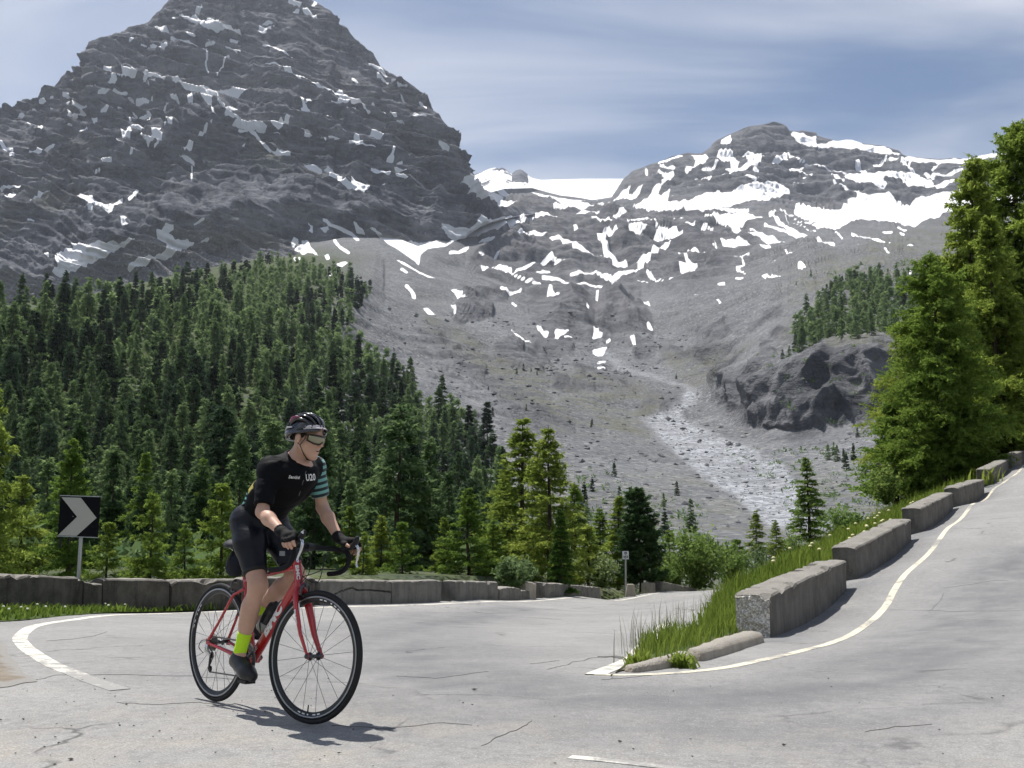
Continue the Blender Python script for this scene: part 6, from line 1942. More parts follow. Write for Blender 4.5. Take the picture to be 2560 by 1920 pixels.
M_RED = t.done(t.bsdf(t.mix(nr_, (0.36, 0.008, 0.014), (0.47, 0.014, 0.020)), 0.24, 0.5, coat=0.6))
M_BLK = simple('matt_black', (0.014, 0.014, 0.016), 0.55, 0.35, var=0.3)
M_TAPE = simple('bar_tape', (0.010, 0.010, 0.012), 0.75, 0.25, var=0.3, scale=60, bump=0.3)
M_TYRE = simple('tyre_rubber', (0.017, 0.017, 0.018), 0.7, 0.3, var=0.25, scale=80, bump=0.2)
M_RIM = simple('rim_black', (0.016, 0.016, 0.018), 0.35, 0.4, var=0.2)
M_BRK = simple('brake_track', (0.36, 0.37, 0.38), 0.38, 0.5, 0.9, var=0.1, scale=50)
M_STEEL = simple('spoke_steel', (0.10, 0.10, 0.11), 0.35, 0.5, 0.8, var=0.2)
M_SILV = simple('polished_alloy', (0.62, 0.63, 0.65), 0.22, 0.5, 1.0, var=0.08)
M_GREYM = simple('dark_alloy', (0.09, 0.09, 0.10), 0.35, 0.5, 0.9, var=0.2)
M_WHITE = simple('decal_white', (0.78, 0.78, 0.78), 0.45, 0.4, var=0.05)
M_CHAIN = simple('chain_steel', (0.16, 0.15, 0.14), 0.4, 0.5, 0.9, var=0.3)
bike = tag(bike_root('bicycle'), 'red road bicycle with black tyres ridden by the person in black', 'bicycle')

RW_ = 0.339
rear_hub, front_hub, BB = Vector((0, 0, RW_)), Vector((.991, 0, RW_)), Vector((.402, 0, .275))
AX = Vector((-.3007, 0, .9537)); PERP = Vector((.9537, 0, .3007))
ax0 = front_hub - PERP * .045
STEER = R(11)
SM = Matrix.Translation(ax0) @ Matrix.Rotation(STEER, 4, AX) @ Matrix.Translation(-ax0)
crown = ax0 + AX * .372; ht_b = ax0 + AX * .388; ht_t = ax0 + AX * .525; st_t = ax0 + AX * .565
seat_dir = Vector((-.285, 0, .9585)); seat_top = BB + seat_dir * .485

# ---- frame
mb = MB()
def lerp_pts(a, b, n): return [Vector(a).lerp(Vector(b), i / (n - 1)) for i in range(n)]
mb.tube(lerp_pts(ht_b - AX * .006, ht_t, 4), [.027, .0235, .0225, .024], 16, up=(0, 1, 0))
dt_a, dt_b = ht_b + AX * .022 - PERP * .012, BB + Vector((.012, 0, .012))
mb.tube(lerp_pts(dt_a, dt_b, 6), [.025, .027, .0285, .029, .030, .030], 14, flat=(.78, 1.12), up=(0, 1, 0))
tt_a, tt_b = ht_t - AX * .028 - PERP * .008, BB + seat_dir * .445
mb.tube(lerp_pts(tt_a, tt_b, 5), [.023, .019, .0165, .016, .016], 14, flat=(1.1, .8), up=(0, 1, 0))
mb.tube(lerp_pts(BB, seat_top, 4), [.021, .017, .0165, .0165], 14, up=(0, 1, 0))
for s in (-1, 1):
    drop = Vector((0, s * .066, RW_))
    mb.tube([BB + Vector((-.02, s * .030, .0)), Vector((.26, s * .040, .292)), Vector((.12, s * .058, .318)), drop + Vector((.012, 0, -.004))], [.014, .013, .010, .009], 10)
    mb.tube([BB + seat_dir * .40 + Vector((0, s * .012, 0)), Vector((.21, s * .036, .62)), Vector((.09, s * .054, .455)), drop + Vector((0, 0, .006))], [.010, .0085, .008, .009], 10)
    mb.box(drop + Vector((.004, 0, 0)), (.036, .008, .042))
mb.tube([BB + Vector((0, -.036, 0)), BB + Vector((0, .036, 0))], .024, 16)
frame = mb.build('frame', M_RED, bike)
MB().tube(lerp_pts(seat_top - seat_dir * .01, seat_top + seat_dir * .012, 2), .0195, 14).build('seat_clamp', M_BLK, bike)
mb = MB(); mb.tube(lerp_pts(seat_top - seat_dir * .05, seat_top + seat_dir * .118, 3), .0136, 12)
sp_t = seat_top + seat_dir * .118
mb.box(sp_t + Vector((-.012, 0, .012)), (.05, .05, .022)); mb.build('seatpost', M_BLK, bike)

# ---- saddle
vs, fs = [], []
secs = [(-.135, .018, .012), (-.13, .058, .02), (-.10, .070, .026), (-.05, .066, .026), (0, .045, .022), (.05, .027, .018), (.10, .020, .015), (.135, .017, .012), (.142, .006, .006)]
sc_c = sp_t + Vector((-.005, 0, .048))
for x, w, h_ in secs:
    for k in range(12):
        a = 2 * math.pi * k / 12
        vs.append(sc_c + Vector((x, w * math.cos(a), h_ * math.sin(a) * (1 if math.sin(a) > 0 else .8) - .006 * math.cos(a * 2) + (.012 if x < -.1 else 0))))
for i in range(len(secs) - 1):
    for k in range(12):
        fs.append((i * 12 + k, i * 12 + (k + 1) % 12, (i + 1) * 12 + (k + 1) % 12, (i + 1) * 12 + k))
fs += [tuple(range(12))[::-1], tuple(range((len(secs) - 1) * 12, len(secs) * 12))]
sad = link('saddle', mk('saddle', vs, fs, M_BLK, smooth=True), bike)
mb = MB()
for s in (-1, 1): mb.tube([sc_c + Vector((-.10, s * .035, -.012)), sc_c + Vector((-.05, s * .022, -.034)), sc_c + Vector((.06, s * .022, -.034)), sc_c + Vector((.12, s * .01, -.006))], .0035, 6)
tag(mb.build('saddle_rails', M_SILV, sad), kind='stuff')

# ---- fork
mb = MB()
mb.tube([SM @ crown, SM @ (ht_b - AX * .002)], [.026, .027], 16)
for s in (-1, 1):
    tip = front_hub + Vector((0, s * .050, 0))
    pts = [crown + Vector((0, s * .012, -.004)), crown - AX * .030 + Vector((0, s * .036, 0)), crown - AX * .10 + Vector((0, s * .047, 0)) + PERP * .004, crown - AX * .25 + Vector((0, s * .050, 0)) + PERP * .016, tip + AX * .012 - PERP * .002]
    mb.tube([SM @ p for p in pts], [.020, .021, .019, .014, .0095], 12, flat=(1.15, .75))
    mb.box(SM @ (tip + AX * .002), (.022, .007, .03))
fork = mb.build('fork', M_RED, bike)

# ---- wheels
def wheel(name, hub, mat, n_sp, rear):
    """rim is the part; tyre, hub, spokes and valve hang below it."""
    mb = MB()
    mb.lathe([(.3125, -.0095), (.3125, .0095), (.3075, .0105), (.2985, .0105), (.285, .008), (.2785, .003), (.2785, -.003), (.285, -.008), (.2985, -.0105), (.3075, -.0105)], axis='y', seg=72, closed=True)
    rim = mb.build(name, M_RIM, bike)
    rim.matrix_local = mat @ Matrix.Translation(hub)
    for s in (-1, 1):
        b_ = MB(); b_.lathe([(.3095, s * .0098), (.3095, s * .0112), (.3005, s * .0112), (.3005, s * .0098)], axis='y', seg=72, closed=True); b_.build('brake_track', M_BRK, rim)
    b_ = MB(); b_.lathe([(.3255 + .0138 * math.cos(2 * math.pi * k / 12), .0132 * math.sin(2 * math.pi * k / 12)) for k in range(12)], axis='y', seg=72, closed=True)
    b_.build('tyre', M_TYRE, rim)
    b_ = MB()
    w = .065 if rear else .050
    b_.lathe([(.005, -w), (.011, -w + .006), (.011, -.036), (.021, -.033), (.021, -.029), (.0105, -.024), (.0105, .024), (.021, .029), (.021, .033), (.011, .036), (.011, w - .006), (.005, w)], axis='y', seg=20)
    b_.build('hub', M_GREYM, rim)
    sp = MB(); sp.tube([(0, 0, 0), (0, 0, 1)], .00125, 5); sp_me = sp.mesh('spoke', M_STEEL)
    for k in range(n_sp):
        a = 2 * math.pi * (k + .5) / n_sp; s = 1 if k % 2 else -1
        off = (.28 if (rear and s < 0) else 0.0) * (1 if (k // 2) % 2 else -1)
        p = Vector((.020 * math.cos(a + off * 4), s * .031, .020 * math.sin(a + off * 4))); q = Vector((.281 * math.cos(a), s * .002, .281 * math.sin(a)))
        o = link('spoke', sp_me, rim); d = q - p
        o.matrix_local = Matrix.Translation(p) @ d.to_track_quat('Z', 'Y').to_matrix().to_4x4() @ Matrix.Diagonal((1, 1, d.length, 1))
    av = R(-92) if not rear else R(40)
    p = Vector((math.cos(av), 0, math.sin(av)))
    b_ = MB(); b_.tube([p * .279, p * .245], [.004, .003], 8); b_.build('valve', M_BLK, rim)
    # pale lettering blocks on the rim sides
    for a0 in ((R(-90), R(70)) if not rear else (R(150), R(-20))):
        b_ = MB()
        for k in range(5):
            a = a0 + (k - 2) * R(6.2) + (R(3) if k > 2 else 0)
            for s in (-1, 1):
                c = Vector((math.cos(a) * .2915, s * .0098, math.sin(a) * .2915)); tg = Vector((-math.sin(a), 0, math.cos(a))); rr = Vector((math.cos(a), 0, math.sin(a)))
                hx, hy = (.010 if k != 2 else .006), .0036
                b_.add([c - tg * hx - rr * hy + Vector((0, s * -.0002, 0)), c + tg * hx - rr * hy, c + tg * hx + rr * hy, c - tg * hx + rr * hy], [(0, 1, 2, 3)])
        tag(b_.build('rim_lettering', M_WHITE, rim), kind='stuff')
    return rim
rw = wheel('rear_wheel', rear_hub, Matrix.Identity(4), 24, True)
fw = wheel('front_wheel', front_hub, SM, 20, False)
for s in (-1, 1):
    p = SM @ (front_hub + Vector((0, s * .056, 0)))
    MB().lathe([(0, -.006), (.012, -.005), (.013, .004), (.007, .009), (0, .010)], c=p, axis='y', seg=12).build('axle_nut', M_GREYM, bike)
MB().tube([SM @ (front_hub + Vector((0, .06, 0))), SM @ (front_hub + Vector((-.02, .066, .03))), SM @ (front_hub + Vector((-.04, .068, .06)))], [.004, .005, .003], 8).build('skewer_lever', M_GREYM, bike)

# ---- stem, bars, hoods
clamp = st_t + PERP * .108 + AX * .006
mb = MB(); mb.tube([SM @ ht_t, SM @ st_t], [.0185, .0185], 14); mb.build('headset_spacers', M_BLK, bike)
mb = MB(); mb.tube([SM @ (st_t - AX * .022), SM @ (st_t + AX * .018)], .0205, 14); mb.tube([SM @ st_t, SM @ clamp], [.017, .0155], 12); mb.tube([SM @ (clamp + Vector((0, -.024, 0))), SM @ (clamp + Vector((0, .024, 0)))], .0215, 14)
mb.build('stem', M_BLK, bike)
def bar_half(s):
    return [clamp + Vector(p) for p in ((0, 0, 0), (0, s * .09, 0), (.003, s * .150, 0), (.016, s * .186, -.001), (.045, s * .200, -.004), (.078, s * .203, -.010), (.100, s * .205, -.034), (.101, s * .206, -.066), (.082, s * .208, -.098), (.047, s * .210, -.120), (.005, s * .212, -.130), (-.052, s * .214, -.135))]
mb = MB(); hl = bar_half(1); hr = bar_half(-1)
mb.tube([SM @ p for p in spline(hr[::-1] + hl[1:], 3)], .0138, 12)
tag(mb.build('handlebar', M_TAPE, bike))
HOOD = {}
for s, nm in ((-1, 'right'), (1, 'left')):
    c0 = clamp + Vector((.050, s * .202, .002))
    hp = [c0, c0 + Vector((.035, s * .001, .010)), c0 + Vector((.068, s * .001, .018)), c0 + Vector((.090, 0, .032)), c0 + Vector((.104, -s * .002, .056)), c0 + Vector((.110, -s * .004, .074))]
    mb = MB(); mb.tube([SM @ p for p in spline(hp, 3)], [.016, .017, .0175, .018, .018, .0175, .017, .017, .0165, .016, .0155, .015, .0145, .013, .011, .006], 12)
    hood = mb.build('brake_hood', M_BLK, bike)
    pv = c0 + Vector((.098, s * .003, .026))
    lv = [pv, pv + Vector((.014, s * .003, -.020)), pv + Vector((.012, s * .008, -.060)), pv + Vector((.0, s * .013, -.098)), pv + Vector((.008, s * .014, -.118))]
    mb = MB(); mb.tube([SM @ p for p in spline(lv, 4)], [.010, .010, .0095, .009, .009, .0085, .0085, .008, .0075, .007, .0065, .006, .006, .0065, .007, .0075, .006], 8, flat=(1.1, .55), up=(0, 1, 0))
    mb.build('brake_lever', M_SILV, hood)
    mb = MB(); mb.tube([SM @ (pv + Vector((.010, s * .006, .034))), SM @ (pv + Vector((.016, s * .006, .040)))], [.010, .006], 10); mb.build('hood_cap', M_SILV, hood)
    HOOD[s] = [SM @ p for p in hp]
# cables in front of the head tube
for k, (s, z0, fx, dz) in enumerate(((-1, .0, .16, -.12), (1, 0.0, .13, -.16), (-1, -.01, .11, -.06), (1, -.01, .20, -.10))):
    a = clamp + Vector((.01, s * .06, -.012)); e = ht_b + AX * (.05 if k % 2 else .01) + Vector((.02, s * .012, 0))
    pts = [a, a + Vector((.05, s * .02, -.005)), clamp + Vector((fx * .55, s * (.07 - .02 * k), dz * .45)), clamp + Vector((fx * .35, s * .04, dz * 1.15)), e]
    MB().tube([SM @ p for p in spline(pts, 8)], .0024, 6).build('cable', M_BLK, bike)
# small bag strapped on the top tube behind the head tube
bag_a, bag_b = tt_a + Vector((-.02, 0, .020)), tt_a + Vector((-.16, 0, .010))
vs, fs = [], []
for i, sx in enumerate(np.linspace(0, 1, 7)):
    c = bag_a.lerp(bag_b, sx); h_ = .088 * (1 - .35 * sx) * (0.75 if i in (0, 6) else 1); w = .027 * (.8 if i in (0, 6) else 1)
    for y, z in ((-w, .002), (-w * 1.1, h_ * .5), (-w * .8, h_ * .92), (0, h_), (w * .8, h_ * .92), (w * 1.1, h_ * .5), (w, .002)): vs.append(c + Vector((0, y, z)))
for i in range(6):
    for k in range(7): fs.append((i * 7 + k, i * 7 + (k + 1) % 7, (i + 1) * 7 + (k + 1) % 7, (i + 1) * 7 + k))
fs += [tuple(range(7)), tuple(range(42, 49))[::-1]]
M_BAG = simple('bag_nylon', (0.016, 0.018, 0.026), 0.85, 0.15, var=0.3, scale=40, bump=0.3)
M_REFL = simple('reflective_grey', (0.23, 0.235, 0.25), 0.5, 0.4, var=0.08)
tb = tag(bike_root('frame_bag'), 'small black bag on the top tube between the rider\'s knees', 'bag')
link('bag_body', mk('bag_body', vs, fs, M_BAG, smooth=True), tb)
mb = MB(); c = bag_a.lerp(bag_b, .55)
mb.box(c + Vector((0, -.0305, .052)), (.055, .0025, .026)); mb.build('reflective_patch', M_REFL, tb)
# saddle bag
sb = tag(bike_root('saddle_bag'), 'dark rounded bag hanging under the bicycle saddle', 'bag')
vs, fs = [], []
cc = sc_c + Vector((-.055, 0, -.095))
for i in range(9):
    a = math.pi * i / 8; xr = -math.cos(a)
    for k in range(14):
        w = 2 * math.pi * k / 14; r_ = max(.03, math.sin(a)) ** .5
        vs.append(cc + Vector((.085 * xr + .02 * math.sin(w), .052 * r_ * math.cos(w), .076 * r_ * math.sin(w) - .012)))
for i in range(8):
    for k in range(14): fs.append((i * 14 + k, i * 14 + (k + 1) % 14, (i + 1) * 14 + (k + 1) % 14, (i + 1) * 14 + k))
fs += [tuple(range(14)), tuple(range(8 * 14, 9 * 14))[::-1]]
link('bag_body', mk('bag_body', vs, fs, M_BAG, smooth=True), sb)
mb = MB()
mb.tube([cc + Vector((.0, math.cos(a) * .051, math.sin(a) * .069)) for a in np.linspace(0, 2 * math.pi, 25)[:-1]], .004, 6, closed=True, flat=(1, 2.6)); mb.build('bag_strap', M_BLK, sb)

# ---- drivetrain
CR_A = math.atan2(-.100, .135)
cd = Vector((math.cos(CR_A), 0, math.sin(CR_A))) * .168
PED = {}
mb = MB()
for r_, y, th in ((.098, -.046, .002), (.074, -.040, .002)):
    ring = [(r_ + (.003 if k % 2 else 0), 0) for k in range(1)]
    prof_o = []
    n = 80
    vs = []
    for k in range(n):
        a = 2 * math.pi * k / n; ro = r_ + (.0035 if k % 2 else 0)
        for rr, yy in ((ro, y - th), (ro, y + th), (r_ - .013, y + th), (r_ - .013, y - th)):
            vs.append(BB + Vector((rr * math.cos(a), yy, rr * math.sin(a))))
    fs = [(k * 4 + j, ((k + 1) % n) * 4 + j, ((k + 1) % n) * 4 + (j + 1) % 4, k * 4 + (j + 1) % 4) for k in range(n) for j in range(4)]
    mb.add(vs, fs)
for k in range(5):
    a = CR_A + 2 * math.pi * k / 5
    mb.tube([BB + Vector((0, -.046, 0)), BB + Vector((.088 * math.cos(a), -.046, .088 * math.sin(a)))], [.014, .008], 6, flat=(.4, 1), up=(0, 1, 0))
mb.build('chainring', M_GREYM, bike)
for s in (-1, 1):
    e = BB + cd * (1 if s < 0 else -1) + Vector((0, s * .062, 0))
    mb = MB(); mb.tube([BB + Vector((0, s * .052, 0)), e], [.016, .011], 10, flat=(.55, 1), up=(0, 1, 0)); crank = mb.build('crank_arm', M_GREYM, bike)
    pc = e + Vector((0, s * .055, 0)); PED[s] = pc
    mb = MB(); mb.tube([e, pc], .007, 8); mb.box(pc + Vector((.005, 0, 0)), (.085, .062, .016)); mb.build('pedal', M_BLK, crank)
# cassette, chain, derailleur
mb = MB()
for k in range(8):
    r_ = .050 - .0042 * k; y = -.028 - .0035 * k
    mb.lathe([(.012, y), (r_, y), (r_, y - .0016), (.012, y - .0016)], c=rear_hub, axis='y', seg=28, closed=True)
tag(mb.build('cassette', M_CHAIN, bike), kind='stuff')
dj = Vector((.022, -.046, RW_ - .072)); dk = Vector((.012, -.046, RW_ - .150))
def link_chain(pts): 
    b_ = MB(); b_.tube(pts, .0042, 6, closed=True, flat=(.8, 1.1), up=(0, 1, 0)); return b_
top = []
for a in np.linspace(R(75), R(-75), 12): top.append(BB + Vector((.098 * math.cos(a), -.046, .098 * math.sin(a))))
arc_c = [dk + Vector((.018 * math.cos(a), 0, .018 * math.sin(a))) for a in np.linspace(R(-90), R(-235), 6)]
arc_d = [dj + Vector((.018 * math.cos(a), 0, .018 * math.sin(a))) for a in np.linspace(R(-40), R(80), 5)]
arc_k = [rear_hub + Vector((.036 * math.cos(a), -.046, .036 * math.sin(a))) for a in np.linspace(R(250), R(100), 10)]
link_chain(top + arc_c + arc_d + arc_k).build('chain', M_CHAIN, bike)
mb = MB(); mb.tube([Vector((.006, -.072, RW_ - .012)), Vector((.014, -.078, RW_ - .045)), dj + Vector((0, -.014, .004))], [.012, .015, .011], 10); der = mb.build('rear_derailleur', M_SILV, bike)
mb = MB(); mb.tube([dj + Vector((0, -.008, 0)), dk + Vector((0, -.008, 0))], [.013, .011], 8, flat=(.3, 1), up=(0, 1, 0)); mb.build('derailleur_cage', M_BLK, der)
for p in (dj, dk): MB().lathe([(.004, -.004), (.018, -.003), (.018, .003), (.004, .004)], c=p, axis='y', seg=16).build('jockey_wheel', M_BLK, der)
MB().tube(spline([Vector((.03, -.066, RW_ + .012)), Vector((-.03, -.085, RW_ + .01)), Vector((-.065, -.085, RW_ - .03)), Vector((-.02, -.08, RW_ - .06))], 6), .0024, 6).build('cable_loop', M_BLK, der)
# brakes
def caliper(name, c, m):
    mb = MB()
    for s in (-1, 1):
        mb.tube([m @ (c + Vector((.012, s * .004, .018))), m @ (c + Vector((.014, s * .030, .006))), m @ (c + Vector((.012, s * .030, -.024))), m @ (c + Vector((.008, s * .022, -.042)))], [.007, .008, .007, .006], 8)
        mb.box(m @ (c + Vector((.006, s * .018, -.046))), (.045, .008, .012))
    mb.tube([m @ (c + Vector((-.01, 0, .012))), m @ (c + Vector((.024, 0, .012)))], .009, 10)
    return mb.build(name, M_GREYM, bike)
caliper('front_brake', crown + PERP * .030 - AX * .002, SM)
caliper('rear_brake', Vector((.190, 0, RW_ + .325)) + Vector((-.03, 0, .02)), Matrix.Identity(4))
# bottle and cage on the down tube
dd_ = (dt_b - dt_a).normalized(); dn = Vector((-dd_.z, 0, dd_.x))
if dn.z < 0: dn = -dn
bc = dt_a.lerp(dt_b, .60) + dn * .066
mb = MB()
for s in (-1, 1):
    mb.tube(spline([bc - dd_ * .055 + dn * .034 + Vector((0, s * .012, 0)), bc - dd_ * .05 + Vector((0, s * .041, 0)), bc + dd_ * .02 + Vector((0, s * .041, 0)) - dn * .012, bc + dd_ * .075 - dn * .03 + Vector((0, s * .015, 0))], 5), .0035, 6)
mb.tube([bc - dd_ * .04 - dn * .040, bc + dd_ * .08 - dn * .040], .006, 6)
tag(mb.build('bottle_cage', M_BLK, bike), kind='stuff')
bot = tag(bike_root('water_bottle'), 'dark water bottle in the cage on the red down tube', 'bottle')
q = (-dd_).to_track_quat('Z', 'Y').to_matrix().to_4x4(); q = Matrix.Translation(bc + dd_ * .075) @ q
M_BOTC = simple('bottle_smoke', (0.02, 0.022, 0.026), 0.35, 0.4, var=0.2)
M_BOTB = simple('bottle_clear', (0.34, 0.36, 0.36), 0.3, 0.4, var=0.1)
def lathe_m(prof, m, mat, name, parent):
    mb = MB(); mb.lathe(prof, seg=20); mb.v = [tuple(m @ Vector(v)) for v in mb.v]; return mb.build(name, mat, parent)
lathe_m([(0, 0), (.034, .001), (.0365, .008), (.0365, .050), (.0365, .06)], q, M_BOTB, 'bottle_base', bot)
lathe_m([(.0365, .06), (.0365, .105), (.033, .115), (.0365, .125), (.0365, .150), (.034, .158), (.0, .158)], q, M_BOTC, 'bottle_body', bot)
lathe_m([(.034, .155), (.0345, .172), (.026, .182), (.012, .186), (.011, .204), (0, .206)], q, M_BLK, 'bottle_cap', bot)

# ---- lettering, cast on to the tubes
def text_verts(txt, size, bold=0.0, shear=0.0):
    cu = bpy.data.curves.new('lettering', 'FONT'); cu.body = txt; cu.size = size; cu.align_x = 'CENTER'; cu.align_y = 'CENTER'
    cu.offset = bold; cu.shear = shear; cu.resolution_u = 3
    o = bpy.data.objects.new('lettering', cu); COL.objects.link(o)
    dg = bpy.context.evaluated_depsgraph_get(); me = bpy.data.meshes.new_from_object(o.evaluated_get(dg))
    bpy.data.objects.remove(o); bpy.data.curves.remove(cu)
    bm = bmesh.new(); bm.from_mesh(me)
    bmesh.ops.triangulate(bm, faces=bm.faces)
    for _ in range(2):
        lg = [e for e in bm.edges if e.calc_length() > size * .22]
        if lg: bmesh.ops.subdivide_edges(bm, edges=lg, cuts=1)
        bmesh.ops.triangulate(bm, faces=bm.faces)
    vs = [v.co.copy() for v in bm.verts]; fs = [tuple(v.index for v in f.verts) for f in bm.faces]
    bm.verts.index_update(); fs = [tuple(v.index for v in f.verts) for f in bm.faces]
    bm.free(); bpy.data.meshes.remove(me)
    return vs, fs
def bvh_of(objs):
    V, F = [], []
    for o in objs:
        n = len(V); V += [v.co.copy() for v in o.data.vertices]; F += [tuple(i + n for i in p.vertices) for p in o.data.polygons]
    return BVHTree.FromPolygons(V, F)
def decal(txt, size, c, xd, yd, cast, bvh, mat, parent, bold=0.0, shear=0.0, stretch=1.0, name='lettering', lift=.0012):
    vs, fs = text_verts(txt, size, bold, shear)
    c, xd, yd, cast = Vector(c), Vector(xd).normalized(), Vector(yd).normalized(), Vector(cast).normalized()
    out = []
    for v in vs:
        p = c + xd * (v.x * stretch) + yd * v.y
        h = bvh.ray_cast(p - cast * .25, cast, .6)
        out.append(h[0] - cast * lift if h[0] is not None else p)
    return link(name, mk(name, out, fs, mat), parent)
bv_f, bv_k = bvh_of([frame]), bvh_of([fork])
xd = -dd_; yd = dn
decal('BMC', .062, dt_a.lerp(dt_b, .50), xd, yd, (0, 1, 0), bv_f, M_WHITE, frame, bold=.0035, shear=.25, stretch=1.75)
decal('bmc', .034, dt_a.lerp(dt_b, .93), xd, yd, (0, 1, 0), bv_f, M_WHITE, frame, bold=.001, stretch=1.5)
decal('BMC', .026, (ht_b + ht_t) / 2 + Vector((0, 0, 0)), -AX, PERP * .3 + Vector((0, 1, 0)) * .75, -PERP * .80 + Vector((0, .60, 0)), bv_f, M_WHITE, frame, bold=.0012, stretch=1.5)
fd = SM.to_3x3() @ AX
decal('BMC', .022, SM @ (crown - AX * .155 + Vector((0, -.048, 0)) + PERP * .006), -fd, SM.to_3x3() @ PERP, SM.to_3x3() @ Vector((0, 1, 0)), bv_k, M_WHITE, fork, bold=.001, stretch=1.7)
for (a0, a1) in ((.22, .34), (.09, .13)):
    mb = MB(); mb.tube([SM @ (crown - AX * k_ + Vector((0, -.0495, 0)) + PERP * (.030 - .02 * (k_ - .1))) for k_ in np.linspace(a0, a1, 5)], .0035, 5); mb.build('fork_stripe', M_WHITE, fork)
# ================================================================== rider
class Field:
    """Signed-distance grid; shapes are blended in locally, then a surface is drawn through zero."""
    def __init__(s, lo, hi, h):
        s.lo = np.array(lo, float); s.h = h
        s.n = np.ceil((np.array(hi, float) - s.lo) / h).astype(int) + 1
        s.d = np.full(s.n, 0.2, np.float32); s.sc = 1.0
    def _win(s, a, b):
        i0 = np.clip(np.floor((np.array(a) - s.lo) / s.h).astype(int), 0, s.n - 1); i1 = np.clip(np.ceil((np.array(b) - s.lo) / s.h).astype(int) + 1, 1, s.n)
        sl = tuple(slice(x, y) for x, y in zip(i0, i1))
        g = np.meshgrid(*[s.lo[k] + s.h * np.arange(i0[k], i1[k]) for k in range(3)], indexing='ij')
        return sl, np.stack(g, -1)
    def _blend(s, sl, d, k, op='add'):
        cur = s.d[sl]
        if op == 'add':
            if k > 0:
                h = np.clip(.5 + .5 * (cur - d) / k, 0, 1); s.d[sl] = cur * (1 - h) + d * h - k * h * (1 - h)
            else: s.d[sl] = np.minimum(cur, d)
        elif op == 'cut': s.d[sl] = np.maximum(cur, -d)
        elif op == 'keep': s.d[sl] = np.maximum(cur, d)
    def rc(s, a, b, r1, r2, k=.02, op='add', squash=None):
        r1, r2, k = r1 * s.sc, r2 * s.sc, k * s.sc
        a, b = np.array(a, float), np.array(b, float); R_ = max(r1, r2) + .05 + k
        sl, P = s._win(np.minimum(a, b) - R_, np.maximum(a, b) + R_)
        ab = b - a; t = np.clip(((P - a) @ ab) / (ab @ ab + 1e-12), 0, 1)
        q = P - (a + t[..., None] * ab)
        if squash is not None:
            ax, f = squash; ax = np.array(ax, float); ax /= np.linalg.norm(ax); c = q @ ax; q = q + ax * (c * (1 / f - 1))[..., None]
        s._blend(sl, np.linalg.norm(q, axis=-1) - (r1 + t * (r2 - r1)), k, op)
        return s
    def ell(s, c, r, rot=None, k=.02, op='add'):
        r = np.array(r, float) * s.sc; k = k * s.sc; c = np.array(c, float); R_ = r.max() + .05 + k
        sl, P = s._win(c - R_, c + R_)
        q = P - c
        if rot is not None: q = q @ np.array(rot)          # columns of rot are the ellipsoid axes
        k0 = np.linalg.norm(q / r, axis=-1); k1 = np.linalg.norm(q / (r * r), axis=-1) + 1e-9
        s._blend(sl, k0 * (k0 - 1) / k1, k, op)
        return s
    def plane(s, p, n, lo=None, hi=None):
        """Remove what lies on the side of n (inside an optional box)."""
        p, n = np.array(p, float), np.array(n, float); n /= np.linalg.norm(n)
        sl, P = s._win(s.lo if lo is None else lo, s.lo + s.h * s.n if hi is None else hi)
        s.d[sl] = np.maximum(s.d[sl], (P - p) @ n)
        return s
    def mesh(s):
        d = s.d; n = d.shape; ins = d < 0
        cnt = np.zeros([k - 1 for k in n], np.float32); acc = np.zeros([k - 1 for k in n] + [3], np.float32)
        quads = []
        for ax in range(3):
            sa = [slice(None)] * 3; sb = [slice(None)] * 3; sa[ax] = slice(0, -1); sb[ax] = slice(1, None)
            A, B = d[tuple(sa)], d[tuple(sb)]; cr = ins[tuple(sa)] != ins[tuple(sb)]
            idx = np.argwhere(cr)
            t = (A[cr] / (A[cr] - B[cr] + 1e-12))
            pos = idx.astype(np.float32); pos[:, ax] += t
            o1, o2 = [k for k in range(3) if k != ax]
            for i in (0, -1):
                for j in (0, -1):
                    c = idx.copy(); c[:, o1] += i; c[:, o2] += j
                    ok = np.all((c >= 0) & (c < np.array(cnt.shape)), axis=1)
                    ci = tuple(c[ok].T); np.add.at(cnt, ci, 1); np.add.at(acc, ci, pos[ok])
            inn = np.all((idx[:, [o1, o2]] > 0), axis=1) & (idx[:, o1] < n[o1] - 1) & (idx[:, o2] < n[o2] - 1)
            q = idx[inn]; sgn = ins[tuple(sa)][cr][inn]
            def cc(i, j):
                c = q.copy(); c[:, o1] += i; c[:, o2] += j; return c
            quad = np.stack([cc(-1, -1), cc(0, -1), cc(0, 0), cc(-1, 0)], 1)
            flip = sgn if ax != 1 else ~sgn
            quad[~flip] = quad[~flip][:, ::-1]
            quads.append(quad)
        vid = -np.ones(cnt.shape, np.int64); w = cnt > 0; vid[w] = np.arange(w.sum())
        V = acc[w] / cnt[w][:, None] * s.h + s.lo
        Q = np.concatenate(quads); F = vid[Q[..., 0], Q[..., 1], Q[..., 2]]
        F = F[(F >= 0).all(1)]
        return V, F
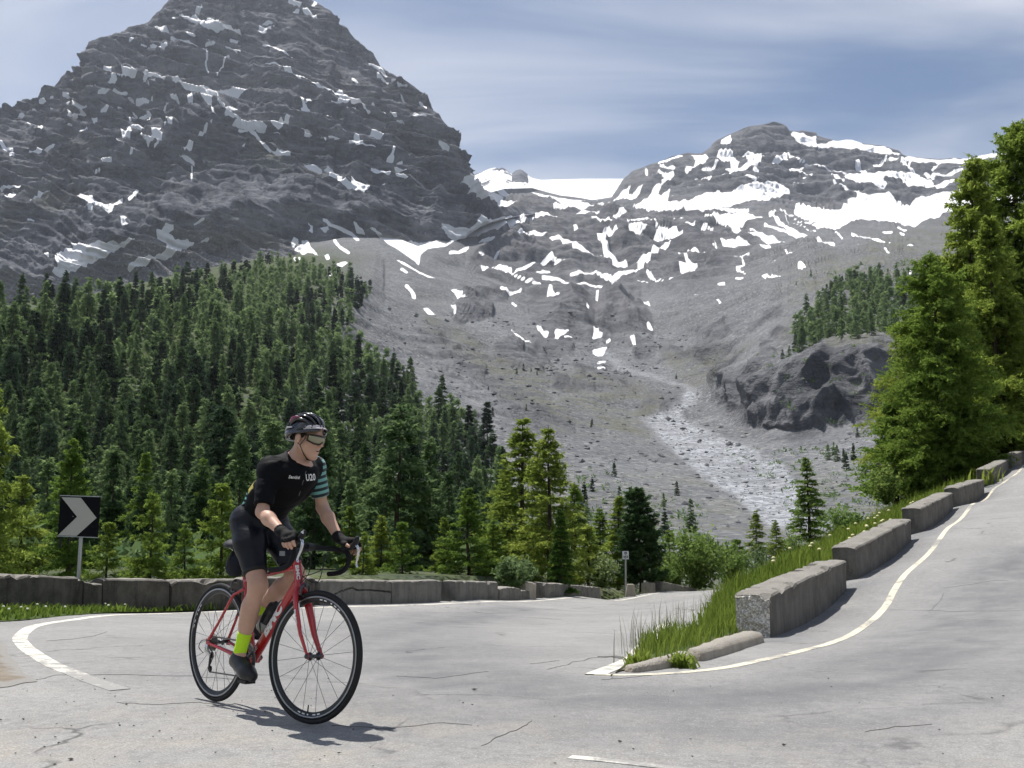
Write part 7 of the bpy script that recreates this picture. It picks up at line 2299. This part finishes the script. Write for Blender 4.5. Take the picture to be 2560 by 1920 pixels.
    def build(s, name, mats, parent, folds=0.0, fs=9.0, fseed=3):
        V, F = s.mesh()
        # one light relaxation keeps the facets of the grid out of the shading
        nb = np.zeros_like(V); ct = np.zeros(len(V))
        for a, b in ((0, 1), (1, 2), (2, 3), (3, 0)):
            np.add.at(nb, F[:, a], V[F[:, b]]); np.add.at(ct, F[:, a], 1); np.add.at(nb, F[:, b], V[F[:, a]]); np.add.at(ct, F[:, b], 1)
        V = V * .5 + .5 * nb / np.maximum(ct, 1)[:, None]
        if folds:
            q = V * np.array([fs, fs * .8, fs * 1.9]); w_ = fbm(q + 1.7 * np.stack([vnoise(V * 6 + k, 5) for k in range(3)], -1), 3, fseed, ridged=True)
            me_ = mk(name, V, F, mats, smooth=True); nn_ = np.zeros(len(V) * 3, np.float32); me_.vertices.foreach_get('normal', nn_)
            V = V + nn_.reshape(-1, 3) * (folds * w_)[:, None]; bpy.data.meshes.remove(me_)
        return link(name, mk(name, V, F, mats, smooth=True), parent)

rider = tag(bike_root('person'), 'person in black cycling kit, helmet and sunglasses riding the red bicycle', 'person')
# ---- joints (bike frame)
SHO = {-1: unp(672, 1172, -.125), 1: unp(787, 1168, .172)}
ELB = {-1: unp(656, 1280, -.185), 1: unp(806, 1268, .245)}
def hood_pt(s, i, dx=0, dy=0, dz=0):
    m = SM.to_3x3(); return HOOD[s][i] + m @ Vector((dx, dy, dz))
WRI = {s: hood_pt(s, 0, -.045, s * .010, .062) for s in (-1, 1)}
HIP = {-1: Vector((.378, -.082, 1.035)), 1: Vector((.378, .095, 1.035))}
KNE = {-1: Vector((.565, -.095, .690)), 1: Vector((.625, .105, .745))}
ANK = {-1: PED[-1] + Vector((-.085, .0, .135)), 1: PED[1] + Vector((-.055, 0, .14))}
BALL = {s: PED[s] + Vector((.015, 0, .042)) for s in (-1, 1)}
PEL = Vector((.372, .005, 1.045)); MID = Vector((.50, .012, 1.165)); CHE = Vector((.665, .022, 1.265)); NEK = (SHO[-1] + SHO[1]) / 2 + Vector((.045, 0, .045))
HEAD = unp(769, 1096, .035); HS = .89
print('RIDER', [tuple(round(c, 3) for c in v) for v in (SHO[-1], SHO[1], ELB[-1], ELB[1], WRI[-1], WRI[1], HEAD, NEK)], [round((SHO[s] - ELB[s]).length, 3) for s in (-1, 1)], [round((WRI[s] - ELB[s]).length, 3) for s in (-1, 1)], (NEK - PEL).length)
HY, HP = R(24), R(9)
HROT = (Matrix.Rotation(HY, 3, 'Z') @ Matrix.Rotation(HP, 3, 'Y') @ Matrix.Rotation(R(-3), 3, 'X'))
def hd(x, y, z): return HEAD + HROT @ Vector((x, y, z)) * HS
HN = np.array(HROT)
def spine_rot(a, b):
    x = (b - a).normalized(); y = Vector((0, 1, 0)); z = x.cross(y).normalized(); y = z.cross(x)
    return np.array([[x[i], y[i], z[i]] for i in range(3)])
LO, HI = (.08, -.36, .10), (1.26, .42, 1.68)

def torso(F, g):
    """Trunk volumes grown by g."""
    F.ell(PEL, (.115 + g, .142 + g, .110 + g), spine_rot(PEL, MID), .03)
    F.ell(MID + Vector((-.012, 0, .012)), (.165 + g, .136 + g, .112 + g), spine_rot(PEL, CHE), .06)
    F.ell(CHE, (.165 + g, .138 + g, .102 + g), spine_rot(MID, NEK), .06)
    F.rc(SHO[-1] + Vector((.0, .035, -.005)), SHO[1] + Vector((0, -.035, -.005)), .050 + g, .050 + g, .06)
    F.rc(CHE + Vector((.06, 0, .04)), NEK, .085 + g, .058 + g, .04)
    for s_ in (-1, 1): F.rc(NEK + Vector((-.035, 0, -.028)), SHO[s_].lerp(NEK, .18) + Vector((-.01, 0, .0)), .052 + g, .044 + g, .05)
def upper_arm(F, s, g, t1=1.0, k=.03):
    F.rc(SHO[s], SHO[s].lerp(ELB[s], t1), .044 + g, .044 + g + (.035 - .044) * t1, k)
def thigh(F, s, g, t1=1.0, k=.03):
    F.rc(HIP[s], HIP[s].lerp(KNE[s], .35 * t1), .086 + g, .082 + g, k)
    F.rc(HIP[s].lerp(KNE[s], .35 * t1), HIP[s].lerp(KNE[s], t1), .082 + g, .082 + g + (.054 - .082) * t1, k)
def head_shape(F, g=0.0):
    F.ell(hd(-.012, 0, .040), (.098 + g, .076 + g, .088 + g), HN, .02)
    F.ell(hd(.030, 0, -.035), (.060 + g, .058 + g, .082 + g), HN, .03)
    for s in (-1, 1):
        F.rc(hd(-.005, s * .050, -.050), hd(.060, s * .016, -.108), .025, .019, .025)
        F.ell(hd(.055, s * .038, -.028), (.030, .028, .032), HN, .02)
        F.ell(hd(-.016, s * .082, -.012), (.021, .012, .034), HN, .006)
        F.ell(hd(-.010, s * .094, -.010), (.010, .008, .018), HN, .004, 'cut')
    F.ell(hd(.073, 0, -.106), (.020, .022, .018), HN, .02)
    F.rc(hd(.082, -.034, .022), hd(.082, .034, .022), .013, .013, .02)
    F.rc(hd(.090, 0, .008), hd(.110, 0, -.030), .009, .0125, .012)
    F.ell(hd(.098, -.011, -.036), (.010, .007, .008), HN, .008); F.ell(hd(.098, .011, -.036), (.010, .007, .008), HN, .008)
    F.rc(hd(.086, -.016, -.064), hd(.086, .016, -.064), .008, .008, .010)
    F.rc(hd(.085, -.014, -.077), hd(.085, .014, -.077), .009, .009, .010)
    F.rc(hd(.099, -.020, -.0705), hd(.099, .020, -.0705), .0028, .0028, 0, 'cut')
    F.rc(hd(-.025, 0, -.045), NEK + Vector((-.03, 0, -.03)), .049, .056, .03)

def hand(F, s, g=0.0, glove=False):
    """Palm on the brake hood, four fingers curled round its outer side, thumb on the inner side."""
    m = SM.to_3x3(); out = m @ Vector((0, s, 0)); up = m @ Vector((0, 0, 1)); fw = m @ Vector((1, 0, .12)).normalized()
    base = HOOD[s][0]
    kn0 = base + fw * .070 + out * .022 + up * .042
    F.rc(WRI[s], base + fw * .020 + up * .040 + out * .010, .027 + g, .028 + g, .02, squash=(up, .8))
    F.rc(base + fw * .012 + up * .038 + out * .014, kn0 - fw * .012, .026 + g, .022 + g, .02, squash=(up, .8))
    F.rc(base + fw * .005 + up * .030 + out * .026, kn0 - fw * .036 + out * .012 - up * .006, .020 + g, .018 + g, .015)
    ln = (.95, 1.08, 1.0, .80)
    for k in range(4):
        a = kn0 - fw * (.021 * k) + out * (.004 + .003 * k) - up * (.003 * k)
        b = a + (out * .020 - up * .022 + fw * .012) * ln[k]
        c = b + (-up * .028 + fw * .008 + out * .001) * ln[k]
        e = c + (-up * .016 - out * .012 + fw * .002) * ln[k]
        F.rc(a, b, .0105 + g, .0098 + g, .004)
        if not glove:
            F.rc(b, c, .0098, .0090, .003); F.rc(c, e, .0090, .0076, .003)
        else: F.rc(b, b.lerp(c, .25), .0098 + g, .0098 + g, .003)
    a = base + fw * .018 - out * .016 + up * .030; b = a + fw * .028 - out * .012 - up * .008; c = b + fw * .026 + out * .002 - up * .014
    F.rc(a, b, .0125 + g, .011 + g, .006)
    if not glove: F.rc(b, c, .011, .009, .004)

# ---- the body, one continuous skin
F = Field(LO, HI, .0055)
torso(F, -.008)
for s in (-1, 1):
    upper_arm(F, s, -.003)
    F.rc(ELB[s], ELB[s].lerp(WRI[s], .35), .036, .037, .02); F.rc(ELB[s].lerp(WRI[s], .35), WRI[s], .037, .0245, .02)
    thigh(F, s, -.006)
    F.ell(KNE[s] + Vector((.008, 0, .0)), (.050, .047, .060), None, .03)
    F.rc(KNE[s], ANK[s], .048, .030, .02)
    cal = KNE[s].lerp(ANK[s], .30) + Vector((-.022, 0, 0)); F.rc(cal, KNE[s].lerp(ANK[s], .55) + Vector((-.012, 0, 0)), .044, .036, .04)
    F.rc(ANK[s], BALL[s], .030, .030, .02)
    hand(F, s)
F.sc = HS; head_shape(F); F.sc = 1.0
t = NT('skin')
sn_ = t.noise(9, 4); sn2 = t.noise(120, 3)
sc0 = t.mix(t.ramp(sn_, .3, .7), (0.50, 0.30, 0.215), (0.60, 0.375, 0.28))
sb_ = t.n.new('ShaderNodeBsdfPrincipled'); t.put(sb_.inputs['Base Color'], sc0); sb_.inputs['Roughness'].default_value = .5; sb_.inputs['Specular IOR Level'].default_value = .35
sb_.inputs['Subsurface Weight'].default_value = .12; sb_.inputs['Subsurface Radius'].default_value = (.012, .005, .003)
t.put(sb_.inputs['Normal'], t.bump(sn2, .15, .002))
M_SKIN = t.done(sb_.outputs[0])
body = F.build('body', M_SKIN, rider)
M_LIP = simple('lips', (0.30, 0.11, 0.09), .5, .3)
mb = MB(); mb.tube([hd(.0895, -.019, -.071), hd(.0945, 0, -.0705), hd(.0895, .019, -.071)], .0035, 6); mb.build('mouth', simple('mouth_dark', (0.07, 0.02, 0.018), .6, .2), rider)
M_EYE = simple('eye_white', (0.6, 0.58, 0.55), .3, .5); M_IRIS = simple('iris', (0.05, 0.04, 0.03), .3, .5)
for s in (-1, 1):
    mb = MB(); mb.lathe([(0, -.011), (.008, -.008), (.011, 0), (.008, .008), (0, .011)], c=hd(.073, s * .031, -.002), axis='x', seg=12); e_ = mb.build('eye', M_EYE, rider)
F = Field(np.array(HEAD) - .15, np.array(HEAD) + .15, .005); F.sc = HS
F.ell(hd(-.016, 0, .036), (.100, .0785, .086), HN, 0)
F.plane(hd(.02, 0, 0), np.array(HROT @ Vector((1, 0, -.35)))).plane(hd(0, 0, -.038), np.array(HROT @ Vector((.25, 0, -1))))
F.build('hair', simple('hair_dark', (0.022, 0.016, 0.012), .7, .3, var=.4, scale=90), rider)

# ---- bib shorts
def fabric(name, base, sheen=0.3, rough=.55, spec=.35):
    t = NT(name); n1 = t.noise(7, 4); n2 = t.noise(26, 4, .6, dist=.6)
    return t, t.mix(n1, tuple(c * .8 for c in base), tuple(c * 1.25 for c in base)), t.bump(t.math('ADD', t.math('MULTIPLY', n2, .6), n1), .35, .01)
t, c_, n_ = fabric('lycra_black', (0.006, 0.007, 0.012))
M_LYC = t.done(t.bsdf(c_, .45, .28, normal=n_))
F = Field(LO, (1.0, .42, 1.35), .0065)
F.ell(PEL, (.118, .155, .116), spine_rot(PEL, MID), .03); F.ell(MID, (.150, .131, .101), spine_rot(PEL, CHE), .06)
for s in (-1, 1): thigh(F, s, .004)
for s in (-1, 1):
    d = KNE[s] - HIP[s]; p = HIP[s] + d * .83; lo = np.array(p) - .16; hi = np.array(p) + .16
    F.plane(p, d, lo=(lo[0], -.36 if s < 0 else .005, lo[2]), hi=(hi[0], .005 if s < 0 else .42, hi[2] - .02))
F.plane(MID + Vector((.05, 0, .04)), MID - PEL)
shorts = F.build('bib_shorts', M_LYC, rider, .0022, 10.0, 12)
# grippers at the hems
for s in (-1, 1):
    d = (KNE[s] - HIP[s]).normalized(); p = HIP[s] + (KNE[s] - HIP[s]) * .80
    a = d.orthogonal().normalized(); b = d.cross(a); rr = .0668
    mb = MB(); mb.tube([p + a * (rr * math.cos(w)) + b * (rr * math.sin(w)) for w in np.linspace(0, 2 * math.pi, 33)[:-1]], .006, 6, closed=True, flat=(.5, 1.6)); mb.build('short_hem', M_BLK, rider)

# ---- jersey; the left sleeve and the lower back carry teal stripes
HEM = PEL + (MID - PEL) * .10
def jersey_field():
    F = Field((.16, -.36, .92), (1.02, .44, 1.52), .006)
    torso(F, .006)
    return F
F = jersey_field()
upper_arm(F, -1, .014, .84, .04)
F.ell(SHO[-1] + Vector((.004, .006, -.008)), (.051, .048, .052), None, .04)
F.ell(SHO[1] + Vector((0, -.012, 0)), (.055, .050, .055), None, .04)
nd_ = (HEAD - NEK).normalized()
F.rc(NEK + Vector((-.028, 0, -.02)), NEK + nd_ * .025 + Vector((-.025, 0, 0)), .064, .060, .015)
d = ELB[-1] - SHO[-1]; p = SHO[-1] + d * .84; F.plane(p, d, lo=np.array(p) - np.array([.1, .12, .12]), hi=np.array(p) + np.array([.1, .07, .06]))
F.plane(HEM, PEL - MID)
F.plane(NEK + nd_ * .030 + Vector((-.025, 0, 0)), nd_, lo=np.array(NEK) - np.array([.11, .10, .05]), hi=np.array(NEK) + np.array([.12, .10, .12]))
F.rc(NEK + Vector((-.028, 0, -.02)), NEK + nd_ * .09 + Vector((-.02, 0, 0)), .0555, .055, 0, 'cut')
t, c_, n_ = fabric('jersey_black', (0.0040, 0.0042, 0.0060))
xyz = t.sep(t.tc())
TEAL = (0.17, 0.40, 0.375)
# lower back band: pockets with teal diagonal stripes and a yellow edge
bk = t.math('ADD', t.math('MULTIPLY', xyz[0], -(MID - PEL).normalized().x), t.math('MULTIPLY', xyz[2], -(MID - PEL).normalized().z))
h0 = -(HEM.dot((MID - PEL).normalized()))
back_side = t.ramp(t.math('SUBTRACT', t.math('MULTIPLY', xyz[2], .70), t.math('MULTIPLY', xyz[0], .71)), .490, .505)
strp = t.ramp(t.math('SINE', t.math('MULTIPLY', t.math('ADD', xyz[2], t.math('MULTIPLY', xyz[1], -.8)), 250.0)), -.1, .25)
band = t.math('MULTIPLY', t.ramp(bk, h0 - .135, h0 - .130), back_side)
c2 = t.mix(t.math('MULTIPLY', band, strp), c_, TEAL)
yb = t.math('MULTIPLY', t.math('MULTIPLY', t.ramp(bk, h0 - .205, h0 - .200), t.ramp(bk, h0 - .150, h0 - .155)), back_side)
c2 = t.mix(yb, c2, (0.42, 0.36, 0.10))
M_JER = t.done(t.bsdf(c2, .72, .14, normal=n_))
jersey = F.build('jersey', M_JER, rider, .0050, 8.0)
# striped left sleeve
F = Field(np.minimum(np.array(SHO[1]), np.array(ELB[1])) - .10, np.maximum(np.array(SHO[1]), np.array(ELB[1])) + .10, .005)
upper_arm(F, 1, .014, .72, 0); F.ell(SHO[1], (.061, .060, .061), None, .02)
d = (ELB[1] - SHO[1]); p = SHO[1] + d * .72; F.plane(p, d); F.plane(SHO[1] + Vector((-.01, -.035, .0)), (0.1, -1, .25))
t = NT('sleeve_stripes'); dn_ = d.normalized()
ta = t.math('ADD', t.vmath('DOT_PRODUCT', t.tc(), tuple(dn_)), -SHO[1].dot(dn_))
xy_ = t.sep(t.tc())
ph = t.math('ADD', t.math('MULTIPLY', ta, 2 * math.pi / .034), t.math('MULTIPLY', t.noise(5, 2), 1.2))
st_ = t.ramp(t.math('SINE', ph), -.12, .12)
M_SLV = t.done(t.bsdf(t.mix(st_, (0.010, 0.022, 0.026), TEAL), .62, .3, normal=t.bump(t.noise(30, 3), .3, .006), sheen=.25))
sleeve = F.build('striped_sleeve', M_SLV, rider, .0022, 14.0, 8)
# zip
bvj = bvh_of([jersey])
inv = B_M.inverted(); cam_l = inv @ Vector((0, 0, CAMZ))
def cast_px(u, v, bvh, lift=.0015):
    d = (inv.to_3x3() @ ray(u, v)).normalized(); h = bvh.ray_cast(cam_l, d)
    return (h[0] + h[1] * lift if h[1].dot(d) < 0 else h[0] - h[1] * lift) if h[0] is not None else None
zp = [q for q in (cast_px(u, v, bvj, .002) for u, v in ((768, 1163), (764, 1180), (757, 1205), (748, 1235), (740, 1265))) if q is not None]
if len(zp) > 2: MB().tube(zp, .0028, 6).build('zip', simple('zip_grey', (0.08, 0.08, 0.09), .5, .4), rider)
def px_text(txt, u, v, hpx, bold, shear, stretch, rotdeg, name):
    vs, fs = text_verts(txt, 1.0, bold, shear); ca, sa = math.cos(R(rotdeg)), math.sin(R(rotdeg)); out = []
    for w in vs:
        x, y = w.x * stretch * hpx, w.y * hpx
        q = cast_px(u + x * ca - y * sa, v - (x * sa + y * ca), bvj, .0016)
        if q is None: return None
        out.append(q)
    return link(name, mk(name, out, fs, M_WHITE), jersey)
px_text('U20', 776, 1194, 23, .02, 0, .62, 4, 'jersey_lettering')
px_text('Santini', 735, 1193, 11, .02, .2, .95, -4, 'jersey_lettering')

# ---- gloves, socks, shoes
M_GLV = simple('glove_black', (0.010, 0.010, 0.011), .8, .2, var=.3, scale=60, bump=.3)
for s in (-1, 1):
    c = HOOD[s][0]; F = Field(np.array(c) - np.array([.16, .12, .10]), np.array(c) + np.array([.16, .12, .17]), .0042)
    d = (ELB[s] - WRI[s]).normalized()
    F.rc(WRI[s] + d * .030, WRI[s], .0305, .0300, .01); hand(F, s, .0032, True)
    F.plane(WRI[s] + d * .032, d)
    g_ = F.build('glove', M_GLV, rider)
    p = WRI[s] + d * .02; a = d.orthogonal().normalized(); b = d.cross(a)
    mb = MB(); mb.tube([p + a * (.031 * math.cos(w)) + b * (.031 * math.sin(w)) for w in np.linspace(0, 2 * math.pi, 25)[:-1]], .004, 6, closed=True, flat=(.6, 1.8)); mb.build('glove_cuff', M_REFL if s > 9 else M_GLV, g_)
M_SOCK = simple('sock_neon', (0.50, 0.80, 0.035), .85, .15, var=.08, scale=60, bump=.25)
t = NT('shoe_black')
M_SHOE = t.done(t.bsdf(t.mix(t.noise(14, 3), (0.008, 0.008, 0.010), (0.02, 0.02, 0.023)), .35, .4))
M_SOLE = simple('shoe_sole', (0.02, 0.02, 0.022), .6, .3)
for s in (-1, 1):
    d = (KNE[s] - ANK[s]).normalized(); top = ANK[s] + d * .125
    F = Field(np.minimum(np.array(ANK[s]), np.array(top)) - .075, np.maximum(np.array(ANK[s]), np.array(top)) + .075, .0045)
    F.rc(ANK[s] - d * .02, ANK[s] + d * .03, .0350, .0335, .01); F.rc(ANK[s] + d * .03, top + d * .02, .0335, .0415, .01)
    F.plane(top, d)
    F.build('sock', M_SOCK, rider)
    fd_ = (BALL[s] - ANK[s]); fd_ = Vector((fd_.x, 0, fd_.z)); 
    toe = BALL[s] + Vector((.068, 0, -.012)) if s < 0 else BALL[s] + Vector((.058, 0, -.03))
    heel = ANK[s] + Vector((-.052, 0, -.052)) if s < 0 else ANK[s] + Vector((-.055, 0, -.03))
    F = Field(np.minimum(np.array(heel), np.array(toe)) - .09, np.maximum(np.array(ANK[s]), np.array(toe)) + .09, .0048)
    F.rc(heel + Vector((.012, 0, .012)), BALL[s] + Vector((0, 0, .002)), .036, .042, .03, squash=((0, 1, 0), .92)); F.rc(BALL[s] + Vector((0, 0, .002)), toe + Vector((-.02, 0, .004)), .041, .030, .03)
    F.rc(ANK[s] + Vector((-.006, 0, -.01)), BALL[s] + Vector((-.03, 0, .02)), .040, .036, .03)
    so = (toe - heel).normalized(); sn_v = Vector((so.z, 0, -so.x)); sn_v = sn_v if sn_v.z < 0 else -sn_v
    F.plane(BALL[s] + sn_v * .028, sn_v)
    d2 = (KNE[s] - ANK[s]).normalized(); F.plane(ANK[s] + d2 * .022, d2)
    sh = F.build('shoe', M_SHOE, rider)
    F2 = Field(np.minimum(np.array(heel), np.array(toe)) - .09, np.maximum(np.array(heel), np.array(toe)) + .09, .0048)
    F2.rc(heel + Vector((.010, 0, .012)), BALL[s] + Vector((0, 0, .002)), .037, .044, .03); F2.rc(BALL[s] + Vector((0, 0, .002)), toe + Vector((-.02, 0, .004)), .043, .031, .03)
    F2.plane(BALL[s] + sn_v * .036, sn_v).plane(BALL[s] + sn_v * .027, -sn_v)
    F2.build('sole', M_SOLE, sh)
    mb = MB(); c = BALL[s] + Vector((-.035, s * .030, .028)); mb.lathe([(0, -.005), (.011, -.004), (.011, .004), (0, .005)], c=c, axis='y', seg=12); mb.build('shoe_dial', M_GREYM, sh)

# ---- helmet
t = NT('helmet_gloss')
M_HEL = t.done(t.bsdf(t.mix(t.noise(8, 2), (0.008, 0.008, 0.010), (0.014, 0.013, 0.016)), .16, .55, coat=.8))
M_HELW = simple('helmet_glint_grey', (0.45, 0.45, 0.48), .2, .55, .3, var=.08, coat=.6)  # pale grey for the sun's gloss on the black helmet, put into the colour
M_HELP = simple('helmet_burgundy', (0.17, 0.028, 0.065), .2, .5, var=.1, coat=.6)
HHROT = HROT @ Matrix.Rotation(R(-12), 3, 'Y'); HHN = np.array(HHROT)
def hh(x, y, z): return HEAD + HHROT @ Vector((x, y, z + .004)) * HS
HC = (-.016, 0, .040); HR3 = (.132, .100, .112)
def hs(az, el, k=1.0):
    """Point of the helmet shell: az from the front, el up."""
    return hh(HC[0] + HR3[0] * k * math.cos(el) * math.cos(az), HC[1] + HR3[1] * k * math.cos(el) * math.sin(az), HC[2] + HR3[2] * k * math.sin(el))
F = Field(np.array(HEAD) - .19, np.array(HEAD) + .19, .005); F.sc = HS
F.ell(hh(*HC), np.array(HR3) * .90, HHN, 0)
F.ell(hh(-.075, 0, .020), (.075, .082, .062), HHN, .02)
F.ell(hh(HC[0], 0, .02), (.103, .083, .085), HHN, 0, 'cut')
F.plane(hh(.02, 0, .040), np.array(HHROT @ Vector((.32, 0, -1))), lo=np.array(hh(0, 0, 0)) - .2, hi=np.array(hh(0, 0, 0)) + .2)
F.ell(hh(.0, .09, -.01), (.055, .05, .045), HHN, 0, 'cut'); F.ell(hh(.0, -.09, -.01), (.055, .05, .045), HHN, 0, 'cut')
hel = F.build('helmet', M_HEL, rider)
def rib_pts(y, z_lo, n=22, k=1.0):
    """Arc over the helmet from front to back at lateral position y (fraction)."""
    out = []
    for i in range(n):
        a = R(-8) + (R(188) - R(-8)) * i / (n - 1)
        w = math.sqrt(max(.05, 1 - y * y)); yy = y * (0.72 + .28 * math.sin(a))
        out.append(hh(HC[0] + HR3[0] * k * w * math.cos(a), HR3[1] * k * yy, HC[2] + HR3[2] * k * w * math.sin(a) * 1.0))
    return out
for j, (y, mat, r_) in enumerate(((0.0, M_HEL, .013), (-.30, M_HEL, .012), (.30, M_HEL, .012), (-.58, M_HEL, .0115), (.58, M_HEL, .0115), (-.80, M_HEL, .012), (.80, M_HEL, .012))):
    pts = rib_pts(y, 0, k=.975)
    m0, m1 = (1, 19) if abs(y) < .7 else (2, 18)
    pts = pts[m0:m1]; n = len(pts)
    mb = MB(); mb.tube(pts, [r_ * (0.5 + .5 * math.sin(math.pi * (i + .6) / n)) for i in range(n)], 8, flat=(.75, 1.25)); mb.build('helmet_rib', mat, hel)
for y in (-.33, .33, -.62, .62):
    pts = rib_pts(y, 0, k=1.045)[4:16]
    mb = MB(); mb.tube(pts, [.0015 + .0022 * math.sin(math.pi * i / (len(pts) - 1)) for i in range(len(pts))], 6); mb.build('helmet_glint', M_HELW, hel)  # thin strips added along the ribs as painted sun highlights
for s in (-1, 1):
    mb = MB(); mb.tube([hs(R(125) * s, R(28), .985), hs(R(112) * s, R(36), 1.0), hs(R(98) * s, R(40), 1.0), hs(R(84) * s, R(40), .99)], [.008, .018, .018, .008], 8, flat=(.6, 1.2)); mb.build('helmet_accent', M_HELP, hel)
    mb = MB(); mb.tube([hs(R(150) * s, R(4), 1.0), hs(R(128) * s, R(10), 1.03), hs(R(106) * s, R(8), 1.01)], [.004, .006, .003], 8); mb.build('helmet_glint', M_HELW, hel)
    mb = MB(); mb.tube([hs(a * s, R(2) - R(10) * math.sin(a), .985) for a in np.linspace(R(20), R(160), 12)], .011, 8, flat=(.7, 1.2)); mb.build('helmet_lower_edge', M_HEL, hel)
    # straps
    chin = hd(.040, s * .022, -.128); ear = hd(.004, s * .073, -.052)
    mb = MB()
    mb.tube([hd(.040, s * .080, .030), hd(.030, s * .076, -.010), ear], .0046, 6, flat=(.4, 1.5)); mb.tube([hd(-.070, s * .060, .0), hd(-.030, s * .074, -.035), ear], .0046, 6, flat=(.4, 1.5)); mb.tube([ear, hd(.028, s * .054, -.100), chin], .0046, 6, flat=(.4, 1.5))
    tag(mb.build('helmet_strap', M_BLK, hel), kind='stuff')
mb = MB(); mb.tube([hd(.040, .022, -.128), hd(.042, 0, -.130), hd(.040, -.022, -.128)], .005, 6); mb.build('chin_strap', M_BLK, hel)
# cap peak under the helmet front
t = NT('cap_print')
vz = t.voronoi(70); ns = t.noise(90, 2)
M_CAP = t.done(t.bsdf(t.mix(t.ramp(vz, .28, .40), (0.04, 0.03, 0.04), (0.62, 0.58, 0.60)), .8, .2))
vs, fs = [], []
na = 15
for k, (rad, zz) in enumerate(((.93, .040), (1.0, .043), (1.06, .041), (1.10, .036))):
    for i in range(na):
        a = R(-72) + R(144) * i / (na - 1); ed = 1 - .10 * (abs(i - 7) / 7) ** 2 if k > 1 else 1
        for off in (0.0, .0035): vs.append(hh(HC[0] + HR3[0] * rad * ed * math.cos(a), HR3[1] * rad * ed * math.sin(a) * .97, zz - .012 * (1 - math.cos(a)) + off + .006))
def ci(k, i, o): return (k * na + i) * 2 + o
for k in range(3):
    for i in range(na - 1):
        fs.append((ci(k, i, 0), ci(k, i + 1, 0), ci(k + 1, i + 1, 0), ci(k + 1, i, 0))); fs.append((ci(k, i, 1), ci(k + 1, i, 1), ci(k + 1, i + 1, 1), ci(k, i + 1, 1)))
for i in range(na - 1): fs.append((ci(3, i, 0), ci(3, i + 1, 0), ci(3, i + 1, 1), ci(3, i, 1)))
link('helmet_peak', mk('helmet_peak', vs, fs, M_CAP, smooth=True), hel)
mb = MB(); mb.tube([hh(HC[0] + HR3[0] * .965 * math.cos(a), HR3[1] * .965 * math.sin(a), .057 - .012 * (1 - math.cos(a))) for a in np.linspace(R(-66), R(66), 16)], .007, 8, flat=(1.25, .35), up=tuple(HHROT @ Vector((0, 0, 1)))); mb.build('cap_band', M_CAP, hel)

# ---- sunglasses
M_LENS = None
t = NT('mirror_lens')
lc = t.mix(t.ramp(t.sep(t.tc())[2], HEAD.z - .02, HEAD.z + .02), (0.30, 0.275, 0.185), (0.38, 0.355, 0.26))
M_LENS = t.done(t.bsdf(lc, .22, .4, .15))
M_GFR = simple('glasses_frame', (0.030, 0.020, 0.014), .35, .4)
vs, fs = [], []
na = 21
def lens_edge(a, up_):
    c = abs(math.sin(a)); 
    if up_: return .024 - .004 * c ** 2
    nose = .018 * math.exp(-(a / R(9)) ** 2)
    return -.030 + nose + .020 * max(0, (c - .55) / .45) ** 1.5
top_e, bot_e = [], []
for i in range(na):
    a = R(-62) + R(124) * i / (na - 1)
    rx, ry = .114, .087
    zt, zb_ = lens_edge(a, True), lens_edge(a, False)
    tp_, bt_ = hd(-.002 + rx * math.cos(a), ry * math.sin(a), zt), hd(-.004 + rx * math.cos(a), ry * math.sin(a), zb_)
    top_e.append(tp_); bot_e.append(bt_)
    for k in range(4): vs.append(tp_.lerp(bt_, k / 3) + HROT @ Vector((.004 * math.sin(math.pi * k / 3), 0, 0)))
for i in range(na - 1):
    for k in range(3): fs.append((i * 4 + k, i * 4 + k + 1, (i + 1) * 4 + k + 1, (i + 1) * 4 + k))
sg = link('sunglasses', mk('sunglasses', vs, fs, M_LENS, smooth=True), rider)
sd = sg.modifiers.new('thickness', 'SOLIDIFY'); sd.thickness = .0018
mb = MB(); mb.tube(top_e + bot_e[::-1], .0050, 8, closed=True); mb.build('glasses_rim', M_GFR, sg)
for s in (-1, 1):
    e_ = top_e[-1] if s > 0 else top_e[0]
    mb = MB(); mb.tube([e_ + HROT @ Vector((0, 0, -.004)), hd(.015, s * .079, .014), hd(-.035, s * .081, .006)], [.006, .0045, .003], 8, flat=(1, .5)); mb.build('glasses_temple', M_GFR, sg)
